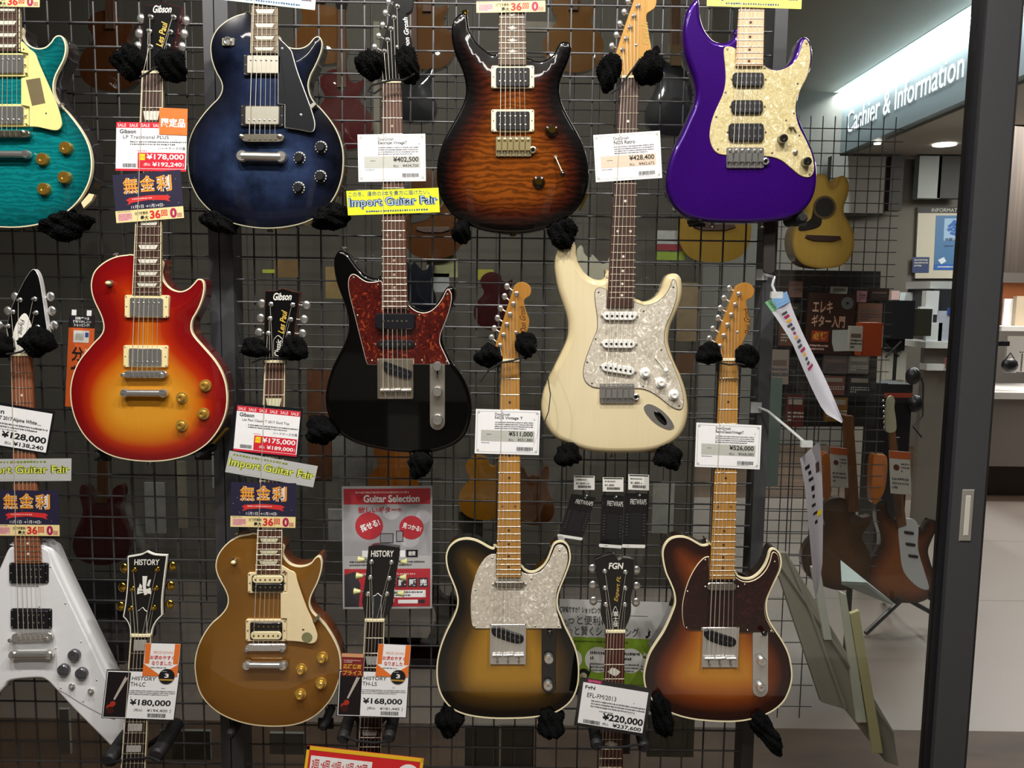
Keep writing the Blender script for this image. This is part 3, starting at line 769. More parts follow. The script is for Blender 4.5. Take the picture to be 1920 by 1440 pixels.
# ---- dark blue single-cut
def build_blue():
    g = root_at(490, 428, 'dark smoky blue single cutaway guitar with black pickguard and silver pickup covers')
    H = .008; Yb = YT - H; Yf = Yb - .007
    top = bodymat('smoky_blue', [(0, '#08090f'), (.3, '#101526'), (.65, '#1e2942'), (1, '#27344f')], cloud=.72, rough=.22)
    o = R2([(420,72),(380,77),(330,92),(280,120),(235,160),(208,205),(195,255),(197,310),(208,360),(228,410),(250,450),(260,485),(255,520),(235,555),(200,590),(160,635),(120,690),(90,745),(72,800),(65,860),(66,930),(75,1000),(92,1050),(120,1105),(160,1155),(210,1200),(270,1240),(340,1262),(420,1278),(500,1285),(580,1282),(660,1270),(730,1250),(790,1220),(840,1178),(885,1120),(915,1060),(935,990),(942,920),(940,850),(925,785),(900,725),(865,670),(820,615),(785,580),(762,550),(748,510),(745,470),(757,425),(780,380),(803,330),(820,280),(823,240),(812,212),(795,205),(775,215),(750,245),(720,265),(685,272),(645,268),(610,250),(588,225),(577,200)])
    guitar_body(g, o, YT, H, .05, 0, top, DARKSIDE, M('aged_binding', '#b9b49a', .4), .13, .13, .0018)
    nut = (484, -300, 522, -300); end = (469, 100, 520, 100); br = (492.3, 258); tl = tilt(nut, br)
    guitar_neck(g, nut, end, br, Yf, 22, woodmat('grey_rosewood', '#4a3a2c', '#6a5743', .5), DARKSIDE, 'trap', PEARLI, M('fb_bind_aged', '#b9a987', .4), first_fret=12)
    BR = M('matte_black_ring', '#101014', .4)
    cov = M('satin_nickel_cover', '#c9c5b6', .42, .9)
    plate('pickguard', R2([(572,305,1),(572,205,1),(600,232),(630,262),(650,287),(660,320),(680,390),(705,460),(735,540),(760,610),(780,680),(780,720),(770,738),(750,742),(700,732),(610,718,1),(610,590,1),(572,585,1)]), Yb - .009, .003, M('pickguard_black', '#17181c', .3, 0, .4), g, .0014, 5, M('pickguard_white_ply', '#d8d6cf', .4))
    humbucker(g, rc(R2, 378, 306, 606, 426), rc(R2, 398, 310, 587, 413), Yb, BR, 'cover', tl * .4, coverm=cov)
    humbucker(g, rc(R2, 362, 590, 607, 712), rc(R2, 388, 596, 579, 700), Yb, BR, 'cover', tl * .4, hot='bottom', coverm=cov)
    tuneomatic(g, *rc(R2, 364, 752, 607, 796), Yb, NICKEL)
    st = M('satin_aluminium', '#d6d4cc', .35, 1)
    stoptail(g, *rc(R2, 345, 850, 619, 912), Yb, st, 1.2)
    for (x, y) in ((818, 830), (697, 890), (815, 994), (693, 1058)): knob(g, *one(R2, x, y), 12, Yb + .002, BLKP, 'skirt')
    prism('switch_plate', to_plane(rect(*rc(R2, 258, 212, 328, 256), 0, 2), Yb - .0015), Yb - .0015, .004, M('dull_plate', '#8a8674', .4, .8), g, .0005)
    m = MB(); m.lathe(P(*one(R2, 292, 233), Yb), [(.0085, 0), (.0088, -.003), (.0068, -.0045), (.005, -.0035), (.005, -.002)], 20); m.build('toggle_switch', CHROME, g)
    plate('pickguard_bracket', R2([(748,595,1),(777,570,1),(790,585,1),(760,615,1)]), Yb - .009, .012, st, g, .0005, 0)
    screws(g, R2([(703, 646), (597, 273)]), Yb - .009, CHROME, .0028)
    strap_button(g, *one(R2, 530, 1298), YT + .025, NICKEL, (0, 0, -1))
    plate('jack_plate', R2([(878,1180,1),(905,1100,1),(918,1105,1),(892,1190,1)]), YT + .012, .02, NICKEL, g, .0004, 0)
build_blue()
# ---- black offset with tortoiseshell guard
TORT = pearl('red_tortoiseshell', '#2f0807', '#480f0b', '#8c3a1a', 60)
def build_black():
    g = root_at(760, 850, 'glossy black offset guitar with dark red tortoiseshell pickguard and black headstock')
    Yb = YT; Yf = YT - .009
    top = bodymat('piano_black', [(0, '#060606'), (1, '#070707')], rough=.15)
    o = R3([(470,300),(440,305),(405,297),(370,282),(340,252),(310,212),(280,172),(257,152),(235,147),(213,160),(198,192),(195,230),(200,280),(212,330),(232,390),(252,440),(270,500),(278,550),(275,610),(255,670),(225,730),(190,800),(165,870),(150,940),(148,1000),(158,1060),(180,1115),(215,1165),(260,1205),(330,1240),(420,1265),(520,1283),(620,1290),(700,1290),(760,1285),(830,1265),(890,1235),(935,1190),(960,1130),(972,1060),(968,990),(950,920),(915,850),(870,790),(835,730),(815,680),(805,635),(810,590),(830,540),(852,490),(870,440),(880,400),(878,370),(865,352),(845,350),(825,365),(805,400),(780,440),(750,470),(710,488),(670,480),(640,465),(615,445)])
    guitar_body(g, o, YT, 0, .045, .008, top, top)
    nut = (716, 156.5, 752.5, 156.5); end = (717.3, 579.3, 764.7, 579.3); br = (742, 731.7)
    nc = guitar_neck(g, nut, end, br, Yf, 22, ROSE2, woodmat('neck_maple_dark', '#7a4a24', '#94602f', .4, .6), 'dot', M('clay_dot', '#a3917c', .5))
    Yh = Yf + .007; Q = Q4(640, 0)
    headstock(g, Q([(300,625,1),(298,555),(296,500),(280,475,1),(300,380),(330,250),(365,110),(395,0),(415,-90),(450,-130),(500,-120),(530,-60),(540,10),(530,70),(505,95),(485,110),(495,180),(515,260),(530,330),(528,400),(490,480),(455,540),(452,625,1)]), Yh, HEADBLK, HEADBLK)
    tuners(g, Q([(303,463),(323,386),(347,300),(372,217),(395,133),(420,50)]), Q([(225,440),(250,353),(280,270),(310,188),(330,97),(355,15)]), Yh, CHROME, CHROME, nc, 'oval')
    screws(g, Q([(417, 350)]), Yh, CHROME, .003, 'string_tree')
    s = Sheet(P(760, 94, Yh), P(755, 33, Yh), P(769, 93, Yh), g); s.text('Don Grosh', 0, 0, 1, 1, WHITE, .02, .25, .0004, 'logo'); s.done()
    plate('pickguard', R3([(472,330,1),(458,318),(430,325),(390,325),(360,312),(330,290),(310,281),(292,287),(280,310),(278,350),(285,400),(300,460),(320,540),(340,620),(360,700),(378,770),(388,792,1),(447,793,1),(447,760,1),(645,760,1),(645,790,1),(850,790,1),(840,768),(815,715),(797,675),(795,640),(805,600),(830,540),(850,480),(860,430),(860,395),(850,372),(838,365),(826,378),(808,415),(780,455),(745,486),(708,498),(670,492),(640,475),(615,452,1),(615,478,1),(472,478,1)]), Yb - .0025, .0025, TORT, g, .0014, 5, M('white_ply', '#cfc6bb', .4))
    screws(g, R3([(308,302),(445,343),(330,515),(412,770),(678,514),(836,397),(693,768),(833,775)]), Yb - .0025, NICKEL, .0025)
    o = prism('pickup', to_plane(rect(*rc(R3, 430, 503, 654, 590), 0, 6), Yb - .014), Yb - .014, .014, M('soapbar_black', '#14151c', .3, 0, .3), g, .002)
    m = MB()
    for i in range(6): m.lathe(P(*one(R3, 478 + i * 25.6, 546), Yb - .014), [(.0022, .002), (.0022, -.001)], 10)
    q = m.build('pole_screws', NICKEL, g); q.parent = o
    single_coil(g, *rc(R3, 440, 655, 650, 697), Yb, BLKP, NICKEL)
    tele_bridge(g, rect(*rc(R3, 447, 760, 645, 985), 0, 3), Yb - .001, M('bridge_nickel_plate', '#c2b8a6', .25, .85), R3([(478,775),(505,778),(570,802),(628,824),(641,845),(628,868),(600,870),(540,855),(490,835),(470,800)]))
    o = prism('control_plate', to_plane(rr(*one(R3, 780, 955), 28.3, 136.7, 0, 14), Yb - .002), Yb - .002, .004, M('control_plate_nickel', '#cfc9be', .22, .85), g, .0007)
    knob(g, *one(R3, 782, 797), 8.5, Yb - .002, CHROME, 'barrel'); knob(g, *one(R3, 783, 938), 9, Yb - .002, CHROME, 'barrel'); knob(g, *one(R3, 783, 1095), 10, Yb - .002, CHROME, 'barrel')
    m = MB(); a, b = one(R3, 780, 825), one(R3, 780, 870); m.tube([P(*a, Yb - .002), P(*b, Yb - .009)], .0014, 8); m.build('switch_lever', BLACK, g)
    strap_button(g, *one(R3, 255, 136), YT + .022, CHROME, (0, 0, 1))
build_black()
# ---- brown burst double-cut, carved
def build_brown():
    g = root_at(962, 440, 'amber brown flame maple double cutaway guitar with black edge and two cream framed pickups')
    H = .007; Yb = YT - H; Yf = Yb - .008
    top = bodymat('black_gold_burst', [(0, '#070505'), (.15, '#080606'), (.24, '#160806'), (.5, '#3c1508'), (.8, '#65300b'), (1, '#733a0e')], flame=.5, fscale=48)
    o = R4([(525,300),(505,305),(480,300),(445,275),(405,240),(375,200),(358,155),(352,110),(345,80),(325,68),(295,82),(272,110),(260,150),(258,200),(265,250),(280,300),(305,355),(325,410),(338,470),(338,530),(320,590),(285,660),(245,730),(210,800),(185,880),(175,960),(178,1030),(192,1090),(215,1140),(255,1195),(310,1240),(380,1275),(460,1300),(540,1310),(610,1312),(690,1308),(770,1290),(850,1262),(920,1218),(975,1165),(1010,1105),(1030,1030),(1033,960),(1022,880),(1000,810),(965,740),(925,670),(890,600),(872,545),(868,490),(880,430),(905,370),(928,310),(935,265),(922,240),(900,230),(875,235),(855,260),(835,300),(805,325),(765,340),(720,335),(690,322)])
    guitar_body(g, o, YT, H, .046, .006, top, BLACK, None, .075, .095)
    nut = (940.5, -295, 975, -295); end = (934.3, 121.7, 986.7, 121.7); br = (961.7, 262); tl = tilt(nut, br)
    guitar_neck(g, nut, end, br, Yf, 22, woodmat('grey_brown_board', '#463426', '#67523e', .5), BLACK, 'bird', PEARLI, None, first_fret=12)
    CR = M('bone_ring', '#e6e0c4', .3, 0, .4)
    humbucker(g, rc(R4, 483, 368, 725, 496), rc(R4, 510, 380, 699, 486), Yb, CR, 'open', 0, NICKEL)
    humbucker(g, rc(R4, 483, 615, 725, 741), rc(R4, 510, 626, 699, 731), Yb, CR, 'open', 0, NICKEL)
    gn = M('warm_nickel', '#cbbf9f', .3, .85)
    trem(g, *rc(R4, 508, 767, 727, 880), Yb, gn, M('pale_gold', '#cdbb86', .3, .85))
    amb = M('amber_clear_knob', '#2a1508', .12, .2, 1)
    for (x, y) in ((822, 737), (750, 1027)): knob(g, *one(R4, x, y), 12.5, Yb + .002, amb, 'hat', GOLDM)
    m = MB(); m.tube([P(*one(R4, 845, 885), Yb - .004), P(*one(R4, 882, 968), Yb - .013)], .0014, 8); m.lathe(P(*one(R4, 845, 885), Yb), [(.0045, .002), (.0045, -.003), (.003, -.005)], 14)
    o = m.build('selector_switch', gn, g); m = MB(); m.ell(P(*one(R4, 886, 978), Yb - .014), .005, .004, .006); q = m.build('switch_tip', BLACK, g); q.parent = o
    strap_button(g, *one(R4, 335, 66), YT + .02, GOLDM, (-.2, 0, 1)); strap_button(g, *one(R4, 605, 1322), YT + .02, GOLDM, (0, 0, -1))
    plate('jack_plate', R4([(978,1175,1),(1020,1085,1),(1032,1090,1),(990,1182,1)]), YT + .01, .02, GOLDM, g, .0004, 0)
build_brown()
PEARLW = pearl('white_pearloid', '#b0a798', '#c9c1b2', '#f8f3e8', 70)
PEARLC = pearl('cream_pearloid', '#b8a979', '#d0c293', '#f3ebcf', 85)
# ---- blonde double-cut
def build_blonde():
    g = root_at(1160, 850, 'cream blonde double cutaway guitar with white pearl pickguard and three white pickups')
    Yb = YT; Yf = YT - .009
    top = bodymat('blonde', [(0, '#d0bf96'), (.4, '#d8caa4'), (1, '#dbcda9')], grain=.05, rough=.3)
    o = R5([(632,258),(620,290),(600,310),(570,312),(530,298),(495,265),(468,220),(455,175),(452,130),(440,95),(410,85),(375,105),(350,140),(335,190),(331,240),(338,300),(352,370),(375,440),(398,510),(408,570),(403,640),(375,710),(335,790),(295,870),(268,940),(256,1010),(258,1070),(272,1120),(300,1170),(345,1215),(400,1240),(460,1265),(540,1285),(640,1293),(740,1293),(840,1288),(920,1272),(990,1240),(1040,1195),(1070,1140),(1085,1070),(1083,1000),(1070,930),(1042,850),(1010,780),(985,710),(975,650),(985,580),(1010,520),(1035,460),(1050,400),(1053,350),(1045,305),(1025,282),(995,277),(965,290),(945,325),(930,370),(905,405),(865,430),(825,435),(790,420),(772,405)])
    guitar_body(g, o, YT, 0, .045, .013, top, top, None, .05, .05)
    nut = (1162.5, 147, 1198, 147); end = (1138.3, 576.7, 1187.3, 576.7); br = (1160, 726); tl = tilt(nut, br)
    nc = guitar_neck(g, nut, end, br, Yf, 21, ROSE, MAPLE, 'dot', M('clay_white_dot', '#d8d0bd', .4))
    Yh = Yf + .007; Q = Q4(1060, 0)
    hm = woodmat('honey_maple', '#b08038', '#c29448', .35, .5)
    headstock(g, Q([(412,590,1),(412,555),(405,500),(370,430,1),(430,240),(500,40),(530,-60),(560,-120),(620,-130),(665,-90),(684,-20),(682,30),(668,62),(640,82),(615,100),(608,130),(615,190),(630,270),(645,360),(638,398),(600,435),(560,470),(525,520),(520,590,1)]), Yh, hm, MAPLE)
    tuners(g, Q([(410,450),(430,372),(458,290),(487,205),(515,120),(545,45)]), Q([(310,430),(348,345),(382,262),(408,178),(440,90),(470,10)]), Yh, CHROME, CHROME, nc, 'oval')
    screws(g, Q([(530, 338)]), Yh, CHROME, .003, 'string_tree')
    s = Sheet(P(1205, 84, Yh), P(1200, 42, Yh), P(1219, 83, Yh), g); s.text('Grosh', 0, 0, 1, 1, M('faint_gold_logo', '#a98a4c', .4, .6), .03, .2, .0004, 'logo'); s.done()
    plate('pickguard', R5([(625,370,1),(610,362),(590,357),(567,361),(555,385),(557,440),(568,520),(568,590),(545,650),(510,740),(492,810),(492,860),(510,895),(545,918),(590,924,1),(780,925,1),(830,930),(880,950),(930,985),(980,1025),(1020,1043),(1045,1040),(1055,1015),(1053,960),(1035,890),(1000,800),(965,720),(948,650),(955,580),(985,510),(1010,440),(1020,380),(1015,330),(1000,308),(990,320),(975,360),(945,405),(900,440),(840,455),(790,440),(772,430,1),(772,470,1),(625,470,1)]), Yb - .0025, .0026, PEARLW, g, .0012, 5, M('black_ply', '#5c574c', .4))
    screws(g, R5([(577,384),(561,646),(513,777),(540,895),(830,490),(998,355),(930,707),(1030,1022),(828,912)]), Yb - .0025, NICKEL, .0022)
    WP = M('white_pickup_cover', '#e9e9e4', .3, 0, .3); DP = M('dark_pole', '#55565a', .35, 1)
    single_coil(g, *rc(R5, 602, 494, 789, 541), Yb - .0025, WP, DP, .5); single_coil(g, *rc(R5, 598, 651, 784, 698), Yb - .0025, WP, DP, .5)
    single_coil(g, *rc(R5, 594, 793, 780, 840), Yb - .0025, WP, DP, 9)
    for (x, y) in ((838, 837), (925, 891), (998, 960)): knob(g, *one(R5, x, y), 10.5, Yb - .002, WP, 'hat')
    m = MB(); m.tube([P(*one(R5, 895, 752), Yb - .003), P(*one(R5, 948, 815), Yb - .012)], .0012, 8); o = m.build('selector_switch', NICKEL, g)
    m = MB(); m.ell(P(*one(R5, 957, 823), Yb - .014), .0055, .005, .0055); q = m.build('switch_tip', WP, g); q.parent = o
    trem(g, *rc(R5, 583, 897, 797, 1008), Yb, CHROME, CHROME)
    o = plate('jack_plate', R5([(832,1035),(845,1015),(875,1015),(930,1045),(980,1095),(1003,1140),(990,1155),(960,1155),(900,1125),(850,1075)]), Yb - .0015, .003, CHROME, g, .0008)
    m = MB(); m.ell(P(*one(R5, 925, 1090), Yb - .001), .0075, .004, .020, 16, rot=math.radians(42)); q = m.build('jack_cup', M('dark_chrome', '#4b4b50', .12, 1), g); q.parent = o
    strap_button(g, *one(R5, 658, 1306), YT + .022, NICKEL, (0, 0, -1))
build_blonde()
# ---- purple double-cut
def build_purple():
    g = root_at(1400, 418, 'metallic purple double cutaway guitar with cream pearl pickguard and pale maple neck')
    Yb = YT; Yf = YT - .009
    top = bodymat('purple_sparkle', [(0, '#300664'), (1, '#34076c')], rough=.3, metal=.3, flake=.22)
    o = R6([(697,165),(685,195),(665,220),(630,235),(590,233),(555,215),(520,170),(498,115),(490,60),(488,18),(480,-8),(462,-8),(440,15),(415,60),(402,110),(395,170),(398,240),(410,310),(435,380),(460,450),(468,520),(455,590),(425,660),(390,740),(350,820),(320,900),(303,980),(300,1050),(318,1110),(355,1170),(410,1215),(480,1238),(570,1250),(670,1253),(780,1253),(880,1247),(970,1235),(1050,1200),(1105,1150),(1138,1080),(1150,1000),(1145,920),(1125,840),(1090,760),(1058,690),(1040,630),(1040,570),(1060,500),(1095,430),(1118,370),(1125,310),(1118,250),(1100,212),(1075,203),(1055,215),(1040,250),(1025,300),(1000,345),(965,375),(920,385),(880,375),(850,350)])
    guitar_body(g, o, YT, 0, .044, .009, top, top)
    nut = (1403, -291, 1440, -291); end = (1380, 123.3, 1431, 123.3); br = (1397.3, 287); tl = tilt(nut, br)
    guitar_neck(g, nut, end, br, Yf, 22, MAPLEP, MAPLEP, 'dot', M('dark_dot', '#3a2418', .4), first_fret=12)
    plate('pickguard', R6([(690,275,1),(665,262),(640,260),(625,270),(622,300),(630,380),(632,450),(620,520),(590,590),(560,660),(543,740),(547,800),(568,845),(600,868),(640,872,1),(850,878,1),(900,885),(950,905),(1000,945),(1050,985),(1095,998),(1122,980),(1130,940),(1118,870),(1085,790),(1045,710),(1028,640),(1030,570),(1055,500),(1090,430),(1107,360),(1110,300),(1103,250),(1085,220),(1070,235),(1055,280),(1030,335),(985,375),(930,395),(880,388),(845,365,1),(843,372,1),(690,372,1)]), Yb - .0025, .0026, PEARLC, g, .001, 5)
    screws(g, R6([(642,277),(631,520),(579,657),(588,840),(852,383),(1087,245),(1037,470),(1015,637),(1045,762),(1103,982),(893,860),(972,677)]), Yb - .0025, NICKEL, .0022)
    GP = M('grey_pole', '#6d6d72', .4, .8); DK = M('charcoal_bobbin', '#1d1d22', .4)
    def hb(x0, y0, x1, y1):
        o = prism('pickup', to_plane(rect(*rc(R6, x0, y0, x1, y1), 0, 6), Yb - .009), Yb - .009, .012, DK, g, .0015)
        m = MB(); a, b, c, d = rc(R6, x0, y0, x1, y1)
        for rw in (.27, .73):
            for i in range(6): m.lathe(P(a + (c - a) * (.12 + .76 * i / 5), b + (d - b) * rw, Yb - .009), [(.0026, .002), (.0026, -.0009)], 10)
        q = m.build('pole_pieces', GP, g); q.parent = o
        q = screws(g, [(a - 3, (b + d) / 2), (c + 3, (b + d) / 2)], Yb - .003, NICKEL, .002); q.parent = o
    hb(675, 407, 848, 485); hb(667, 562, 843, 636); hb(652, 693, 848, 793)
    trem(g, *rc(R6, 637, 828, 867, 945), Yb, CHROME, CHROME)
    for (x, y) in ((945, 785), (1078, 914)): knob(g, *one(R6, x, y), 8.5, Yb - .002, M('smoked_chrome', '#8d8a84', .2, 1), 'barrel')
    m = MB(); m.lathe(P(*one(R6, 1022, 857), Yb - .002), [(.0052, .002), (.0052, -.003), (.002, -.004), (.0018, -.013), (.0008, -.014)], 14); m.build('mini_switch', CHROME, g)
    m = MB(); m.tube([P(*one(R6, 1003, 706), Yb - .003), P(*one(R6, 1030, 745), Yb - .004)], .001, 6); o = m.build('selector_switch', NICKEL, g)
    m = MB(); a = P(*one(R6, 1003, 706), Yb - .009); m.box(a - Vector((.0045, .006, .0035)), a + Vector((.0045, .006, .0035))); q = m.build('switch_tip', M('ivory_tip', '#cfc4a0', .4), g, 0); q.parent = o
    for x in (556, 836): strap_button(g, *one(R6, x, 1276), YT + .022, NICKEL, (0, 0, -1))
build_purple()
# ---- white arrow-shaped guitar bottom left
def build_vee():
    g = thing('electric_guitar', P(55, 1270, YT + .03), 'white arrow-shaped guitar with white pickguard and two black pickups', 'guitar', GW)
    Y0 = YT + .012; Yb = Y0; Yf = Y0 - .009
    WH = bodymat('gloss_white', [(0, '#e8e9ec'), (1, '#eaebee')], rough=.25)
    rt = [(230,178),(262,193),(292,215),(330,300),(385,420),(450,555),(515,690),(580,825),(645,960),(705,1085),(752,1190),(770,1270),(755,1330),(715,1362),(680,1368),(640,1340),(580,1280),(500,1200),(420,1120),(350,1045),(300,990),(260,952),(212,938)]
    lf = [(165 - (x - 165) * .98 - (y - 180) * .012, y) for x, y in rt[::-1][1:]]
    o = R7(rt + lf + [(90, 180)])
    guitar_body(g, o, Y0, 0, .042, .006, WH, WH)
    nut = (19.5, 668, 57, 668); end = (26.7, 1056.7, 76, 1056.7); br = (59, 1196)
    nc = guitar_neck(g, nut, end, br, Yf, 22, woodmat('baked_maple', '#7a4328', '#94573a', .45), MAHOG, 'dot', PEARLI)
    Yh = Yf + .004
    headstock(g, R1([(58,744,1),(55,700),(50,640),(40,580),(60,480),(100,390),(140,310),(178,258),(200,262),(222,310),(238,400),(252,500),(265,590),(270,640),(230,690),(175,744,1)]), Yh, HEADBLK, M('white_headstock_side', '#d6d6d6', .3, 0, .5), 4, .014)
    plate('truss_rod_cover', R1([(62,725,1),(66,660),(80,590),(102,540),(130,505),(150,512),(170,555),(186,615),(180,660),(160,705),(150,722,1)]), Yh - .0015, .002, WHITE, g, .0003)
    s = Sheet(P(46, 600, Yh - .0015), P(42, 640, Yh - .0015), P(36, 598, Yh - .0015), g); s.text('Flying V', 0, 0, 1, 1, BLACK, 0, .2, .0004, 'logo'); s.done()
    tuners(g, R1([(45,575),(72,495),(112,428),(195,422),(203,500),(213,580)]), R1([(-5,570),(45,490),(85,410),(285,408),(293,488),(305,570)]), Yh, CHROME, CHROME, nc)
    plate('pickguard', R7([(230,200,1),(268,222),(290,300),(345,420),(400,535),(455,650),(515,775),(570,895),(620,1000),(650,1090),(645,1165,1),(570,1138),(470,1085),(390,1035),(330,1000,1),(318,880),(316,790),(300,768,1),(290,640,1),(212,538,1),(212,405,1),(230,398,1)]), Yb - .002, .0022, M('white_guard', '#e6e7ea', .3, 0, .3), g, .0007)
    screws(g, R7([(283,309),(368,515),(456,729),(544,945),(468,1065),(343,990),(314,766),(222,532),(214,414)]), Yb - .002, NICKEL, .0019)
    BR = M('pickup_black_ring', '#17171a', .35)
    humbucker(g, rc(R7, 50, 287, 271, 402), rc(R7, 74, 298, 250, 392), Yb, BR, 'open', 0, NICKEL)
    humbucker(g, rc(R7, 58, 545, 290, 658), rc(R7, 82, 556, 268, 648), Yb, BR, 'open', 0, NICKEL)
    tuneomatic(g, *rc(R7, 62, 682, 292, 728), Yb, CHROME, -2); stoptail(g, *rc(R7, 52, 778, 300, 826), Yb, CHROME, -.5)
    kb = M('smoke_knob', '#55555c', .18, .5, .8)
    for (x, y) in ((425, 800), (366, 882), (466, 902)): knob(g, *one(R7, x, y), 12, Yb, kb, 'speed')
    for (x, y) in ((408, 978), (514, 1006)):
        m = MB(); m.lathe(P(*one(R7, x, y), Yb - .002), [(.0068, .002), (.0068, -.003), (.005, -.0045), (.003, -.005), (.003, -.011)], 16); m.build('jack_socket' if x > 450 else 'toggle_switch', CHROME, g)
build_vee()
# ---- gold single-cut
def build_gold():
    g = root_at(513, 1362, 'gold top single cutaway guitar with cream pickguard and zebra pickups')
    H = .008; Yb = YT - H; Yf = Yb - .007
    top = bodymat('gold_top', [(0, '#94662a'), (1, '#9b6b2d')], rough=.34, metal=.5, flake=.08)
    o = R8([(605,122),(560,125),(500,138),(450,165),(410,205),(383,250),(373,300),(380,345),(400,390),(425,435),(440,475),(440,515),(425,550),(390,590),(350,625),(310,680),(280,740),(262,800),(255,860),(260,920),(272,980),(295,1035),(335,1085),(390,1130),(460,1165),(540,1190),(620,1203),(700,1207),(780,1203),(850,1188),(920,1155),(975,1110),(1020,1055),(1055,985),(1075,910),(1078,850),(1070,790),(1050,735),(1020,680),(985,630),(945,590),(918,560),(903,525),(905,490),(920,450),(945,400),(965,340),(972,290),(965,258),(950,248),(930,260),(910,285),(880,300),(840,305),(800,295),(770,270),(752,235),(748,180)])
    guitar_body(g, o, YT, H, .052, 0, top, woodmat('warm_mahogany_side', '#6b3416', '#8d4a20', .3, .8), IVORY, .05, .05)
    nut = (496.3, 681, 534.5, 681); end = (479, 1076.7, 527.7, 1076.7); br = (498.3, 1214); tl = tilt(nut, br)
    nc = guitar_neck(g, nut, end, br, Yf, 22, ROSE2, MAHOG, 'trap', M('greenish_inlay', '#d3d0b0', .3, 0, .4), IVORY)
    Yh = Yf + .004; Q = Q4(340, 340)
    headstock(g, Q([(628,820,1),(680,822),(725,815),(760,803),(795,812),(840,826),(890,832,1),(880,920),(868,1000),(855,1080),(848,1160),(830,1230),(790,1300),(780,1365,1),(625,1365,1),(628,1300),(622,1230),(620,1150),(622,1060),(626,940)]), Yh, HEADBLK, M('reddish_headstock_side', '#5a2a18', .3, 0, .6))
    tuners(g, Q([(652,1140),(665,1030),(672,922),(835,927),(820,1037),(805,1143)]), Q([(583,1135),(597,1027),(605,918),(938,930),(920,1037),(908,1143)]), Yh, CHROME, CHROME, nc)
    logo(g, 'Gibson', (512.5, 549), (547, 549), (512.5, 563), Yh, WHITE, .02, .3)
    s = Sheet(P(521, 624, Yh), P(528, 581, Yh), P(532, 626, Yh), g); s.text('Les Paul', 0, 0, 1, 1, M('gold_logo_ink', '#d9b44e', .4), .015, .3, .0004, 'logo'); s.done()
    plate('truss_rod_cover', Q([(692,1310,1),(690,1200),(705,1170),(725,1155),(748,1172),(760,1200),(752,1310,1)]), Yh - .0015, .002, BLACK, g, .0007, 3, WHITE)
    s = Sheet(P(514, 667, Yh - .0015), P(518, 636, Yh - .0015), P(524, 668, Yh - .0015), g); s.text('Classic', 0, 0, 1, 1, WHITE, .01, .3, .0004, 'logo'); s.done()
    CB = M('cream_plastic_warm', '#ecd9ae', .35)
    plate('pickguard', R8([(745,300,1),(785,325),(820,345),(832,390),(855,460),(885,540),(912,600),(935,660),(945,700),(935,730),(905,740),(850,730),(773,724,1),(773,600,1),(738,598,1),(738,458,1),(775,452,1),(775,340,1),(745,338,1)]), Yb - .008, .003, CB, g, .0006)
    m = MB(); m.lathe(P(*one(R8, 887, 706), Yb - .0083), [(.0118, .0004), (.0118, -.0001)], 24); m.build('round_sticker', M('green_sticker', '#7f7f5c', .5, 0, 0, .5, None, 0, 0, (120., .3)), g, 0)
    humbucker(g, rc(R8, 553, 342, 775, 457), rc(R8, 576, 358, 755, 448), Yb, CB, 'zebra', 0, M('dull_brass_pole', '#8c7a4c', .4, .8))
    humbucker(g, rc(R8, 541, 605, 773, 728), rc(R8, 566, 621, 746, 721), Yb, CB, 'zebra', 0, M('dull_brass_pole', '#8c7a4c', .4, .8), hot='bottom')
    tuneomatic(g, *rc(R8, 540, 743, 770, 786), Yb, CHROME); stoptail(g, *rc(R8, 525, 838, 778, 886), Yb, CHROME, .5)
    for (x, y) in ((975, 817), (857, 881), (967, 961), (852, 1022)): knob(g, *one(R8, x, y), 11.3, Yb + .002, M('gold_knob_clear', '#cfa64a', .12, .6, 1), 'hat')
    m = MB(); m.lathe(P(*one(R8, 478, 276), Yb), [(.007, .003), (.007, -.0015), (.003, -.002), (.0032, -.006)], 18); m.build('toggle_switch', NICKEL, g)
    m = MB(); m.ell(P(*one(R8, 472, 284), Yb - .010), .0055, .005, .0045); m.build('switch_tip', CREAM, g)
    plate('pickguard_bracket', R8([(918,612,1),(950,578,1),(963,590,1),(932,624,1)]), Yb - .009, .012, NICKEL, g, .0005, 0)
    screws(g, R8([(866, 660), (760, 333)]), Yb - .008, NICKEL, .0026)
    strap_button(g, *one(R8, 493, 118), YT + .02, NICKEL, (-.3, 0, 1))
build_gold()
